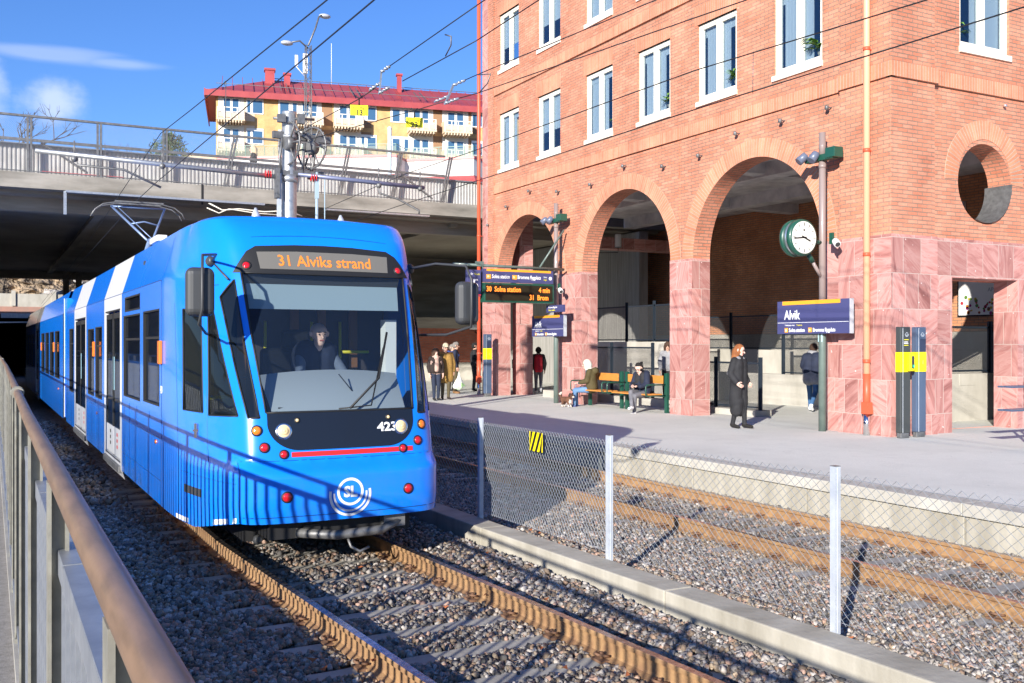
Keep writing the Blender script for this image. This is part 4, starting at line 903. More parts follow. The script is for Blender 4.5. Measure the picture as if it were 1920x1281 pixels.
# ---- carriage bodies behind the cab
HW = 1.29
WIN = [(2.72,3.94,1.34,2.44),(4.22,5.80,1.32,2.43),(4.22,5.66,2.48,2.68),(8.54,9.58,1.12,2.33),(9.82,10.90,1.12,2.31),(14.05,15.15,1.0,2.37)]
WIN += [(18.2+2.15*i, 19.9+2.15*i, 1.15, 2.37) for i in range(4)] + [(31.0, 32.6, 1.15, 2.37), (33, 34.6, 1.15, 2.37), (35, 36.6, 1.15, 2.37)]
DOOR = [(6.22,7.98), (11.42,13.62), (28.1,29.8)]
SEG = [(2.58,5.98,0),(5.98,8.22,1),(8.22,11.2,0),(11.2,13.85,1),(13.85,16.1,0),(17.0,27.9,0),(27.9,30.0,1),(30.0,38.5,0)]
def body():
    for a, b, wi in SEG:
        mat = white_p if wi else blue; m = MB()
        for s in (-1, 1):
            hs = [rect(w[0], w[1], w[2], w[3]) for w in WIN if w[0] > a and w[1] < b] + [rect(d[0], d[1], .36, 2.53) for d in DOOR if d[0] > a and d[1] < b]
            zb = .25
            V, T = cdt(rect(a, b, zb, 2.75), hs); X = s*HW
            m.add([(X, *v) for v in V], [t[::-1] if s < 0 else t for t in T])
            for h in hs:
                for i in range(4): p, q = h[i], h[(i+1) % 4]; m.add([(X, *p), (X, *q), (X-s*.05, *q), (X-s*.05, *p)], [(0,1,2,3)])
            m.add([(X, a, 2.75), (X, b, 2.75), (s*1.12, b, 3.30), (s*1.12, a, 3.30)], [(0,1,2,3)]); m.add([(s*1.12, a, 3.30), (s*1.12, b, 3.30), (s*.9, b, 3.352), (s*.9, a, 3.352)], [(0,1,2,3)])
            if wi: m.add([(s*(HW+.0), a, zb), (s*HW, b, zb), (s*(HW-.04), b, .12), (s*(HW-.04), a, .12)], [(0,1,2,3)])
        m.add([(-.9, a, 3.352), (.9, a, 3.352), (.9, b, 3.352), (-.9, b, 3.352)], [(0,1,2,3)])
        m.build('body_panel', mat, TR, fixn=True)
    # seams
    m = MB()
    for s in (-1, 1):
        X = s*(HW+.001)
        for a, b, wi in SEG:
            m.box((X-.002, a-.004, .25), (X+.002, a+.004, 2.75)); m.box((X-.002, a, 2.748), (X+.002, b, 2.756))
            if not wi: m.box((X-.002, a, .985), (X+.002, b, .993))
        for y in (3.45, 4.5, 5.2, 9.6): m.box((X-.002, y-.004, .27), (X+.002, y+.004, 1.25))
        m.box((X-.002, 2.6, .52), (X+.002, 5.98, .525))
    m.build('panel_seam', blue_d, TR)
    for s in (-1, 1):
        X = s*(HW-.03)
        for w in WIN:
            g = MB(); g.box((X-.004, w[0], w[2]), (X+.004, w[1], w[3])); o = g.build('side_window', sideglass, TR)
            f = MB(); t = .022
            for q in ((w[0], w[0]+t, w[2], w[3]), (w[1]-t, w[1], w[2], w[3]), (w[0], w[1], w[2], w[2]+t), (w[0], w[1], w[3]-t, w[3])): f.box((X-s*.002, q[0], q[2]), (X+s*.033, q[1], q[3]))
            if w[3]-w[2] > .9 and w[1]-w[0] > 1: f.box((X-s*.002, w[0], w[3]-.34), (X+s*.012, w[1], w[3]-.31))
            f.build('window_seal', black, o)
        for d in DOOR:
            g = MB(); X2 = s*(HW-.025); mid = (d[0]+d[1])/2
            for a, b in ((d[0]+.02, mid-.012), (mid+.012, d[1]-.02)):
                g.box((X2-.012, a, .80), (X2+.012, b, 2.50)); g.box((X2-.014, a, .38), (X2+.016, b, .80), 1)
                for q in ((a, a+.05), (b-.05, b)): g.box((X2-s*.01, q[0], .80), (X2+s*.02, q[1], 2.50), 2)
                g.box((X2-s*.01, a, 2.42), (X2+s*.02, b, 2.5), 2)
            g.box((X2-.01, mid-.012, .36), (X2+.01, mid+.012, 2.52), 2)
            for a in (mid-.12, mid+.06): g.box((X2+s*.013, a, 1.35), (X2+s*.016, a+.05, 1.85), 3)
            for a, c in ((d[0]+.35, 4), (mid+.3, 2)):
                for k in range(3): g.box((X2+s*.0165, a+.0, .50+.09*k), (X2+s*.018, a+.10, .55+.09*k), c)
            o = g.build('door', [sideglass, white_p, black, M('pale_decal', (.35, .6, .7), .5), redp], TR)
            r = MB(); r.box((s*HW, d[0]-.03, .34), (s*(HW+.004), d[1]+.03, .36)); r.box((s*HW, d[0]-.03, 2.53), (s*(HW+.004), d[1]+.03, 2.55)); r.build('door_seal', black, o)
        for y, z in ((2.56, 1.95), (9.70, 1.95), (19.9+.2, 1.95), (26, 1.95)):
            o = MB(); o.cbox((s*(HW+.02), y, z), (.04, .12, .26)); o.build('side_indicator', orl, TR, bevel=.01)
        for y, z in ((2.95, .93), (9.3, .86), (18.6, .9)): disc2 = MB(); disc2.lathe([(.03, 0), (.02, .015)], (s*HW, y, z), (s, 0, 0), 10); disc2.build('side_marker', orl, TR)
        o = MB(); o.cbox((s*(HW-.12), 4.55, 3.06), (.05, .12, .1)); o.build('side_camera', darkgrey, TR)
        # door threshold plates
        for d in DOOR:
            o = MB(); o.box((s*(HW-.02), d[0]-.1, .20), (s*(HW+.035), d[1]+.1, .30)); o.build('door_sill', galv_d, TR, bevel=.01)
    # articulation
    m = MB()
    for k in range(9):
        y = 16.12+.1*k; w = 1.22 if k % 2 else 1.27
        m.box((-w, y, .3), (w, y+.07, 3.1))
    m.build('bellows', blue, TR)
    m = MB()
    for s in (-1, 1): m.box((s*1.272, 16.78, .3), (s*1.285, 16.84, 3.12))
    m.build('bellows_strip', white_p, TR)
    for yv in ((4.6, 5.9), (21, 24)):
        m = MB(); m.box((-.7, yv[0], 3.34), (.7, yv[1], 3.56)); m.build('roof_box', grey, TR, bevel=.05)
    m = MB(); m.box((-.75, 3.0, 3.34), (.75, 4.3, 3.44)); m.build('roof_fairing', blue, TR, bevel=.04)
    for s, y in ((-.45, 1.75), (.55, 1.9)): m = MB(); m.lathe([(.05, 0), (.045, .05), (.012, .13)], (s, y, 3.38), (0, .2, 1), 10); m.build('antenna', galv_l, TR)
    # white insulator seats on the left roof edge
    m = MB(); m.box((-1.10, 4.15, 3.34), (-.97, 4.75, 3.42)); m.build('insulator_bar', cream, TR, bevel=.015)
    # floor, ends, underframe, interior
    m = MB(); m.box((-1.15, 1.6, .35), (1.15, 38.4, .42)); m.box((-.8, .4, .41), (.8, 1.6, .45)); m.box((-.8, .8, .12), (.8, 2.0, .35)); m.box((-1.15, 3.2, .15), (1.15, 15.6, .35)); m.box((-1.15, 17.2, .15), (1.15, 38, .35)); m.box((-1.2, 38.3, .3), (1.2, 38.4, 3.2)); m.build('underframe', black, TR)
    m = MB(); m.box((-1.2, 2.25, .42), (1.2, 2.30, 2.75)); m.box((-1.05, 2.25, 2.75), (1.05, 2.30, 3.15)); 
    m.build('bulkhead', M('cab_bulkhead', (.085, .07, .065), .7), TR)
    m = MB()
    for x in (-.85, -.5, .1, .42, .8): m.box((x-.05, 2.20, 1.3), (x+.05, 2.235, 2.7), 0)
    for x in (-.25, .28, .62): m.tube([(x, 2.15, 1.2), (x, 2.15, 2.3)], .018, 8, 2)
    m.tube([(.62, 2.1, 1.95), (.95, 2.1, 1.95)], .018, 8, 2); m.build('partition_post', [M('warm_partition', (.34, .15, .05), .6), grey, yellow], TR)
    m = MB(); m.box((.72, .95, 1.5), (.84, 1.1, 2.3)); m.build('cab_post', white_m, TR)
    # dashboard and sun blind
    m = MB(); V = [surf(pw(-.68+.17*i), 1.43, -.05) for i in range(9)]; V2 = [Vector((v.x*1.05, v.y+.34, 1.74+.05*(1-(v.x/.7)**2))) for v in V]; V3 = [Vector((v.x*1.1, v.y+.65, 1.70)) for v in V2]
    m.add(V+V2+V3, [(i, i+1, 10+i, 9+i) for i in range(8)]+[(9+i, 10+i, 19+i, 18+i) for i in range(8)], 0, True); m.build('dashboard', seatgrey, TR)
    m = MB(); m.add([surf(-.83, 2.42, -.10), surf(.83, 2.42, -.10), surf(.85, 2.66, -.08), surf(-.85, 2.66, -.08)], [(0,1,2,3)]); m.add([surf(-.86, 2.66, -.08), surf(.86, 2.66, -.08), surf(.86, 2.735, -.03), surf(-.86, 2.735, -.03)], [(0,1,2,3)], 1); m.build('sun_blind', [M('blind_fabric', (.34, .42, .46), .8), darkgrey], TR)
    m = MB(); m.box((-.42, 1.62, .9), (.32, 1.76, 2.0)); m.box((-.40, 1.1, .9), (.30, 1.7, 1.15)); m.box((-.2, 1.64, 1.98), (.12, 1.74, 2.2)); m.build('driver_seat', black, TR, bevel=.05)
    m = MB(); m.tube([(-.74, 1.55, 1.5), (-1.05, 1.3, 1.5), (-1.05, 1.3, 1.8), (-1.05, 1.3, 1.9)], .02, 8); m.build('grab_rail', yellow, TR)
    m = MB(); m.tube([(.25, .42, 1.48), (.02, .40, 1.75)], .006, 5); m.tube([(-.02, .40, 1.44), (-.60, .31, 1.44)], .010, 5)
    m.tube([surf(-.05, 1.42, .02), surf(.28, 1.44, .03), surf(.50, 2.0, .02)], .008, 5); m.tube([surf(.06, 1.42, .03), surf(.40, 1.7, .03), surf(.56, 2.15, .03)], .012, 5); m.build('wiper', black, TR)
    # bogies
    for y in (3.2, 5.0, 20, 22):
        for s in (-1, 1):
            m = MB(); m.lathe([(.30, -.06), (.33, -.05), (.30, .04), (.12, .06)], (s*.76, y, .31), (s, 0, 0), 28); m.build('wheel', galv_d, TR)
    m = MB(); m.tube([(-.45, .25, .27), (-.1, .12, .24), (.35, .12, .25), (.6, .2, .33)], .045, 8); m.cbox((.0, .5, .3), (1.4, .5, .16), 1); m.cbox((.5, .22, .33), (.22, .15, .13)); m.cbox((-.3, .3, .28), (.16, .16, .12), 1)
    m.tube([(.02, .14, .2), (.04, .1, .12), (.12, .08, .07), (.22, .1, .1)], .014, 6); m.build('coupler', [galv_d, black], TR)
    for s in (-1, 1):
        m = MB(); m.lathe([(.02, 0), (.05, .1), (.03, .16)], (s*.72, .7, .15), (0, -1, .2), 8); m.build('sand_pipe', darkgrey, TR)
    for s, y, z, q in ((-1, 2.43, 1.50, 1),):
        T = frame((-HW-.003, 2.52, 1.50), (0,-1,0), (0,0,1)); text('fleet_number', '423', .11, white_p, T @ Matrix.Translation((-.12, 0, 0)), TR, sx=.8, bold=.004)
body()
def panto():
    t = bpy.data.objects.new('pantograph', None); 
    m = MB(); y = 13.8; z = 1.83
    def bow(yy, w=.95): return [(-w, yy, 4.80), (-w+.06, yy, 4.92), (-w+.22, yy, 5.04), (-.45, yy, 5.10), (0, yy, 5.115), (.45, yy, 5.10), (w-.22, yy, 5.04), (w-.06, yy, 4.92), (w, yy, 4.80)]
    m.tube(bow(y), .014, 8); m.tube(bow(y+.35), .014, 8); m.box((-.5, y-.02, 5.10), (.5, y+.02, 5.13)); m.box((-.5, y+.33, 5.10), (.5, y+.37, 5.13))
    h = m.build('pantograph', galv_d, TR)
    k = MB(); k.tube([(-.55, y+.17, 5.02), (-.05, y-1.5, 4.15)], .024, 8); k.tube([(.55, y+.17, 5.02), (.05, y-1.5, 4.15)], .024, 8); k.tube([(-.55, y+.17, 5.02), (.55, y+.17, 5.02)], .02, 8); k.tube([(0, y-1.5, 4.15), (0, y+.2, 3.5)], .05, 8); k.tube([(-.3, y-.7, 4.55), (0, y-.7, 4.62), (.3, y-.7, 4.55)], .018, 6)
    k.tube([(-.45, y, 5.0), (.05, y-1.4, 4.2)], .010, 5); k.build('arm', M('blue_grey_arm', (.20, .28, .45), .35, .3), h)
    k = MB(); k.box((-.5, y-.3, 3.38), (.5, y+.6, 3.5)); k.build('base_frame', galv_d, h)
panto()
# ---------------------------------------------------------------- road bridge behind the stop
BR = thing('road_bridge', 'concrete road bridge with brown streaked underside crossing above the tracks', 'bridge', (0, 31, 0))
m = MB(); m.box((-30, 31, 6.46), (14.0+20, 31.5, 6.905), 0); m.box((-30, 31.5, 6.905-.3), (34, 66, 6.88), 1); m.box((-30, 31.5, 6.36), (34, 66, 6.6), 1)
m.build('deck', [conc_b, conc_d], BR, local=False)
m = MB()
for x in (-8, 3.0, 14.5): m.box((x, 31.9, 6.2), (x+.25, 65.5, 6.37))
m.box((-30, 32.2, 5.95), (34, 32.6, 6.37)); m.box((-30, 64.6, 5.9), (34, 65.2, 6.4)); m.build('girder', conc_d, BR, local=False)
m = MB(); m.box((5.70, 30.985, 6.3), (5.76, 31.0, 6.92)); m.build('expansion_joint', black, BR, local=False)
m = MB(); m.box((1.9, 30.8, 6.38), (7.6, 31.0, 6.44)); m.box((1.85, 30.85, 5.75), (1.93, 30.95, 6.42)); m.box((9.6, 30.8, 6.36), (13.2, 31.0, 6.41)); m.build('cable_tray', galv, BR, local=False)
m = MB(); m.tube([(5.9, 30.9, 6.35), (6.3, 30.85, 6.15), (6.8, 30.85, 6.22), (7.6, 30.85, 6.18), (8.3, 30.85, 6.26), (8.8, 30.85, 6.12)], .022, 6); m.tube([(5.85, 30.9, 6.2), (6.2, 30.85, 6.05), (6.5, 30.85, 6.2), (7.3, 30.85, 6.12), (8.5, 30.85, 6.1)], .018, 6); m.build('loose_cable', cream, BR, local=False)
def corr_sheet(y, x0, x1, z0, z1, p=.115, d=.035):
    m = MB(); x = x0; V = []
    while x < x1: V += [(x, y), (x+p*.35, y), (x+p*.5, y+d), (x+p*.85, y+d)]; x += p
    for a, b in zip(V, V[1:]): m.add([(*a, z0), (*b, z0), (*b, z1), (*a, z1)], [(0,1,2,3)])
    return m
corr_sheet(31.42, -20, 32, 6.9, 7.75).build('corrugated_parapet', corr, BR, local=False)
m = MB(); m.box((-20, 31.36, 7.75), (32, 31.50, 7.79)); m.build('parapet_cap', galv, BR, local=False)
def bridge_rail():
    r = MB()
    X = [-11.9+1.84*i for i in range(15)]
    for i, x in enumerate(X):
        lean = -.0
        r = MB(); lean = .34 if x > 6 else 0; r.bar((x-.045-lean*.2, 31.11, 6.88), (x-.045+lean*.8, 31.11, 8.52), .06, .05); r.bar((x+.045-lean*.2, 31.11, 6.88), (x+.045+lean*.8, 31.11, 8.52), .06, .05); r.box((x-.09, 31.06, 6.88), (x+.09, 31.16, 6.92)); r.build('fence_post', galv_d, BR, local=False)
    k = MB(); k.box((-14, 31.07, 8.49), (13.9, 31.15, 8.55)); k.box((-14, 31.09, 7.80), (13.9, 31.13, 7.88)); k.box((-14, 31.09, 6.94), (13.9, 31.13, 6.97)); k.build('fence_rail', galv_d, BR, local=False)
    q = MB(); q.add([(-14, 31.11, 6.97), (13.9, 31.11, 6.97), (13.9, 31.11, 8.49), (-14, 31.11, 8.49)], [(0,1,2,3)], 0, uvs=[(0,0),(27.9,0),(27.9,1.52),(0,1.52)]); q.build('wire_mesh', bridgemesh, BR, local=False)
    s = MB()
    for x in X[:-1]:
        if int(x*10) % 3 == 0: s.bar((x+.3, 31.2, 7.8), (x+1.5, 31.4, 7.1), .05, .05)
    s.build('diagonal_brace', galv_d, BR, local=False)
bridge_rail()
m = MB(); m.box((1.3, 31.2, 6.97), (3.5, 31.23, 7.0)); tag(m.build('red_pipe', redp), 'thin red pipe lying behind the bridge fence', 'pipe')
# bridge supports and dark surroundings
m = MB()
m.box((-9, 33, -.5), (-2.2, 60, 6.4))
tag(m.build('abutment', conc_d), 'dark concrete wall left of the tracks under the bridge', 'wall')
for i, (x, y) in enumerate([(9.2, 48), (9.2, 58), (3.85, 64.5), (4.55, 64.5)]):
    m = MB(); q = .7 if i < 2 else .32; m.box((x, y, -.2), (x+q, y+q, 6.37)); 
    if i < 2: tag(m.build('bridge_column', conc_d), ['square concrete column under the bridge, nearer one', 'square concrete column under the bridge, farther one'][i], 'column')
    else: tag(m.build('bridge_column', conc_d), ['dark column at the rear edge of the bridge by the pale rock', 'dark column at the rear edge of the bridge left of the tram roof'][i-2], 'column')
K = thing('kiosk_building', 'red brick wall with a lit window and concrete plinth under the bridge', 'building', (18, 42, .33))
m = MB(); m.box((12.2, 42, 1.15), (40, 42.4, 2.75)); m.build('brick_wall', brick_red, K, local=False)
m = MB(); m.box((12.2, 41.96, .33), (40, 42.4, 1.15), 0); m.box((12.0, 41.9, 2.75), (40, 42.6, 3.25), 1); m.build('plinth', [conc_l, conc_d], K, local=False)
m = MB(); m.box((10, 46, .3), (40, 46.4, 6.4)); m.build('rear_wall', conc_d, K, local=False)
m = MB(); m.box((20.6, 41.9, 1.2), (22.6, 41.98, 2.35)); w_ = m.build('window_frame', black, K, local=False)
m = MB(); m.box((20.7, 41.88, 1.3), (22.5, 41.90, 2.28)); m.build('pane', winblue, w_, local=False)
m = MB(); m.add([(20.3, 41.2, 2.30), (23, 41.2, 2.30), (23, 42, 2.6), (20.3, 42, 2.6)], [(0,1,2,3)]); m.build('awning', black, K, local=False)
for x in (16.1, 19.9): m = MB(); m.lathe([(.02, .25), (.16, .2), (.22, 0), (.2, -.02)], (x, 41.2, 2.72), n=14); tag(m.build('dome_lamp', white_m), 'white dome lamp by the brick wall, %s of the two' % ('left' if x < 18 else 'right'), 'lamp')
# rock cutting and tunnel mouth beyond the bridge
def rockwall():
    m = MB(); nx, nz = 70, 22; n_ = np.random.default_rng(3); H = n_.uniform(-.5, .5, (nz+1, nx+1))
    for i in range(nz+1):
        for k in range(nx+1):
            x = -16+42*k/nx; z = 5.2+6*i/nz; m.v.append((x+H[i, k]*.3, 74+.25*(z-5)+H[i, k]*1.1+.5*sin(x*1.3)*cos(z), z+H[i, k]*.2))
    for i in range(nz):
        for k in range(nx): a = i*(nx+1)+k; m.f.append((a, a+1, a+nx+2, a+nx+1)); m.m.append(int((sin(k*.5+3)+cos(i*.9+k*.2)) > .4))
    tag(m.build('rock_cutting', [rock, rock2]), kind='structure')
rockwall()
T_ = thing('tunnel_portal', 'dark tunnel mouth below a pinkish beam and pale parapet beyond the bridge', 'tunnel', (0, 72, -.2))
m = MB(); m.box((-12, 71.8, 4.45), (26, 72.3, 5.3)); 
for x in (-6, -1.5, 1.2, 3.6, 6): m.box((x, 71.7, 4.5), (x+.25, 71.8, 5.5))
m.build('parapet', conc_l, T_, local=False)
m = MB(); m.box((-12, 71.75, 3.95), (26, 72.3, 4.45)); m.build('beam', M('pinkish_concrete', (.42, .22, .17), .9, col2=(.3, .2, .16), ns=2), T_, local=False)
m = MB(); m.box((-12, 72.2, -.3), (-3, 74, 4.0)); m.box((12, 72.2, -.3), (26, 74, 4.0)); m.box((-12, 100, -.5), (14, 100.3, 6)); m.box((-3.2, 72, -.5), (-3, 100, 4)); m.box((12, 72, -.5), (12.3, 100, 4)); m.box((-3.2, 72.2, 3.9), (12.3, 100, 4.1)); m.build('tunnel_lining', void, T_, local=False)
m = MB(); m.box((.6, 71.2, 3.7), (2.7, 71.6, 4.0)); m.tube([(.4, 71.4, 3.4), (3.2, 71.4, 3.45), (3.4, 71.4, 3.0)], .05, 6); m.build('duct', galv_l, T_, local=False)
# ---------------------------------------------------------------- yellow apartment block on the hill
def apartment():
    D = 92.; C_, S_ = cos(radians(27.99)), sin(radians(27.99))
    def w2(l, d): return (l*C_+d*S_, -l*S_+d*C_)
    l0, dd = (405-960)/1840*D, Vector((.964, .265)); dd.normalize()
    org = w2(l0, D); ang = atan2((-dd.x*S_+dd.y*C_), (dd.x*C_+dd.y*S_))
    T = thing('apartment_block', 'yellow brick apartment block with a red metal roof and balconies above the bridge', 'building', (org[0], org[1], 5), ang)
    # local: x along the front, y depth, z up from 5.   px -> local
    def lx(px, yoff=0):
        t = (px-960)/1840; u = (t*D-l0)/(dd.x-t*dd.y); return u
    def lz(px, py): u = lx(px); d = D+u*dd.y; return 2.05+(644-py)/1840*d-5
    zr = lambda py: 2.05+(644-py)/1840*D-5
    W1 = lx(1010); eave = lz(406, 172); zt = eave; F = (2.86)
    # wall
    mb = MB(); mb.box((0, 0, 0), (W1, 12, eave)); mb.build('wall', brick_yel, T)
    # roof
    ov = .7; rz = eave+3.0; mb = MB()
    P = [(-ov-.3, -ov, eave-.05), (W1+ov, -ov, eave-.05), (W1+ov, 13, eave-.05), (-ov-.3, 13, eave-.05), (5.2, 6, rz), (W1-4, 6, rz)]
    mb.add(P, [(0,1,5,4), (1,2,5), (2,3,4,5), (3,0,4), (0,3,2,1)]); mb.box((-ov-.3, -ov-.05, eave-.55), (W1+ov, -ov+.05, eave+.02)); mb.box((-ov-.35, -ov, eave-.55), (-ov-.25, 13, eave+.12))
    rf = mb.build('roof', redroof, T, fixn=True)
    mb = MB(); x = .5
    while x < W1: f = (x); mb.bar((x, -ov-.02, eave+.08), (x+.0, 5.9, rz+.05), .05, .06); x += .95
    mb.build('roof_seam', redroof, rf)
    mb = MB(); mb.box((5, 5.95, rz+.15), (W1-4, 6.05, rz+.2)); mb.box((0, -.2, eave+.75), (W1, -.15, eave+.8)); mb.build('snow_guard', galv_d, rf)
    for px, h, r in ((496, .7, .45), (530, .35, .3), (750, 1.1, .22)):
        mb = MB(); x = lx(px)+.6; mb.box((x-r, 4.2, rz-1.2), (x+r, 4.2+2*r, rz-.2+h)); mb.box((x-r-.1, 4.1, rz-.2+h), (x+r+.1, 4.3+2*r, rz+h)); mb.build('chimney', redroof, rf)
    mb = MB()
    for px in (533, 668, 792): x = lx(px); mb.bar((x-.3, -.3, eave+.45), (x-.3, 3.5, rz-.9), .06, .1); mb.bar((x+.3, -.3, eave+.45), (x+.3, 3.5, rz-.9), .06, .1)
    mb.build('roof_ladder', galv_d, rf)
    rows = [eave-.15-.0, eave-.15-F, eave-.15-2*F]
    bal = [(409, 457), (557, 603), (626, 677), (765, 812), (829, 878)]
    wins = [(462, 494, 474, 492), (522, 558, 525, 541), (676, 706, 689, 704), (732, 767, 736, 749), (884, 905, 888, 903)]
    for ri, zt_ in enumerate(rows):
        for a, b in bal:
            x0, x1 = lx(a), lx(b); mb = MB(); mb.box((x0, -.03, zt_-2.45), (x1, .0, zt_)); mb.box((x1, -.025, zt_-2.45), (x1+1.0, .0, zt_), 1)
            o = mb.build('loggia', [render_w, brownwall if a > 500 else beige], T)
            for u0, u1, z0 in ((.22, .47, .3), (.56, .80, .3)):
                g_ = MB(); g_.box((x0+(x1-x0)*u0, -.06, zt_-2.2), (x0+(x1-x0)*u1, -.03, zt_-.45)); w_ = g_.build('balcony_window', winblue, o)
                f_ = MB(); xa, xb = x0+(x1-x0)*u0, x0+(x1-x0)*u1
                f_.box((xa-.07, -.08, zt_-2.2), (xa, -.02, zt_-.38)); f_.box((xb, -.08, zt_-2.2), (xb+.07, -.02, zt_-.38)); f_.box((xa-.07, -.08, zt_-.45), (xb+.07, -.02, zt_-.38)); f_.build('window_frame', white_m, o)
            if ri < 2:
                s_ = MB(); s_.box((x0-.1, -1.5, zt_-2.75), (x1+.1, 0, zt_-2.55)); 
                for k in range(9): s_.box((x0+(x1-x0)*k/9, -1.48, zt_-2.95), (x0+(x1-x0)*(k+.45)/9, -.1, zt_-2.75))
                s_.box((x1, -1.5, zt_-2.6), (x1+.08, 0, zt_-1.55)); s_.box((x0-.08, -1.5, zt_-2.6), (x0, 0, zt_-1.55))
                bl = s_.build('balcony', beige, T)
                r_ = MB(); r_.box((x0, -1.52, zt_-1.62), (x1, -1.46, zt_-1.55)); r_.box((x0, -1.5, zt_-2.0), (x1, -1.47, zt_-1.95))
                for k in range(5): xx = x0+(x1-x0)*k/4; r_.box((xx-.04, -1.53, zt_-2.6), (xx+.04, -1.45, zt_-1.55))
                r_.add([(x0, -1.48, zt_-2.5), (x1, -1.48, zt_-2.5), (x1, -1.48, zt_-2.05), (x0, -1.48, zt_-2.05)], [(0,1,2,3)], 1); r_.build('balcony_rail', [cream, beige], bl)
        for a, b, c, d in wins:
            x0, x1 = lx(a), lx(b); mb = MB(); mb.box((x0, -.08, zt_-1.75), (x1, 0, zt_-.25 if ri else zt_)); o = mb.build('window', white_m, T)
            for p, q in ((c, d), (b-9, b-2) if a in (522, 732) else (a+1.5, a+7)):
                g_ = MB(); g_.box((lx(p), -.10, zt_-1.65), (lx(q), -.08, zt_-.5)); g_.build('pane', winblue, o)
    # left gable wing
    mb = MB(); mb.box((-3.2, 3, 0), (0, 11, eave-5.4)); mb.build('side_wing', beige, T)
    mb = MB()
    for k in range(3): mb.box((-3.4, 2.2, 2+3*k), (-.2, 3, 3.1+3*k))
    mb.build('side_balcony', cream, T)
    # terrace podium with zig-zag front
    zT = lz(560, 279); zB = lz(560, 300)
    pts = [(408, -2.5, 285), (545, -5, 280), (720, -8, 266), (742, -6, 268), (850, -9, 262), (960, -3, 275)]
    Q = [(lx(a), y) for a, y, _ in pts]; zt2 = eave-6.7
    def zig(name, y_off, z0, z1, mat, t=.4, out=0):
        m_ = MB()
        for (xa, ya), (xb, yb) in zip(Q, Q[1:]): m_.prism([(xa, ya-out, z0), (xb, yb-out, z0), (xb, yb-out, z1), (xa, ya-out, z1)], (0, t, 0))
        return m_.build(name, mat, T, fixn=True)
    zig('podium_wall', 0, zt2-1.6, zt2-.1, render_w); zig('podium_cap', 0, zt2-.1, zt2+.12, redroof, .5, .1)
    m_ = MB()
    for (xa, ya), (xb, yb) in zip(Q, Q[1:]): m_.add([(xa, ya-1.6, zt2-2.9), (xb, yb-1.6, zt2-2.9), (xb, yb, zt2-1.6), (xa, ya, zt2-1.6)], [(0,1,2,3)])
    m_.build('podium_roof', redroof, T); zig('lower_storey', 0, -8, zt2-2.9, render_w, 6, 0)
    m_ = MB()
    for (xa, ya), (xb, yb) in zip(Q, Q[1:]):
        L = math.hypot(xb-xa, yb-ya); n_ = int(L/1.1)
        for k in range(n_):
            if k % 4 == 3: continue
            p = Vector((xa, ya)).lerp(Vector((xb, yb)), (k+.1)/n_); q = Vector((xa, ya)).lerp(Vector((xb, yb)), (k+.85)/n_)
            m_.add([(p.x, p.y-.05, zt2-5.2), (q.x, q.y-.05, zt2-5.2), (q.x, q.y-.05, zt2-3.6), (p.x, p.y-.05, zt2-3.6)], [(0,1,2,3)])
    m_.build('lower_windows', winblue, T)
    m_ = MB()
    for (xa, ya), (xb, yb) in zip(Q, Q[1:]):
        L = math.hypot(xb-xa, yb-ya); n_ = max(2, int(L/.8)); m_.bar((xa, ya+.3, zt2+1.15), (xb, yb+.3, zt2+1.15), .05, .05)
        for k in range(n_): p = Vector((xa, ya+.3)).lerp(Vector((xb, yb+.3)), k/n_); m_.bar((p.x, p.y, zt2+.1), (p.x, p.y, zt2+1.15), .05, .05)
        m_.add([(xa, ya+.32, zt2+.2), (xb, yb+.32, zt2+.2), (xb, yb+.32, zt2+1.0), (xa, ya+.32, zt2+1.0)], [(0,1,2,3)], 1)
    m_.build('terrace_rail', [M('green_rail', (.2, .33, .26), .5), glass('rail_glass', (.35, .40, .30), .55)], T)
    # rooftop masts and mobile antennas
    for px, h in ((555, 2.6), (608, 4.2)):
        m_ = MB(); x = lx(px)+1.2; m_.tube([(x, 6, rz-.2), (x, 6, rz+h)], .06 if px < 600 else .03, 6)
        if px < 600: m_.box((x-.2, 5.8, rz+.9), (x+.25, 6.1, rz+2.9)); m_.box((x-1.0, 5.9, rz+1.6), (x-.7, 6.1, rz+2.7)); m_.tube([(x-.9, 6, rz+1.6), (x, 6, rz+.6)], .04, 5)
        tag(m_.build('antenna', white_m, T))
apartment()
# hill behind
m = MB(); n = 24
for k in range(n+1): x = -200+500*k/n; m.v += [(x, 118, -1), (x, 150, 13+3*sin(k)), (x, 260, 16)]; 
for k in range(n):
    for j in range(2): a = k*3+j; m.f.append((a, a+3, a+4, a+1)); m.m.append(0)
tag(m.build('hillside', M('hillside', (.10, .09, .05), .95, col2=(.06, .07, .03), ns=.2)), kind='structure')
m = MB(); m.box((2, 76, 5.0), (60, 118, 8.0)); tag(m.build('upper_ground', M('upper_ground', (.2, .19, .17), .9)), kind='structure')
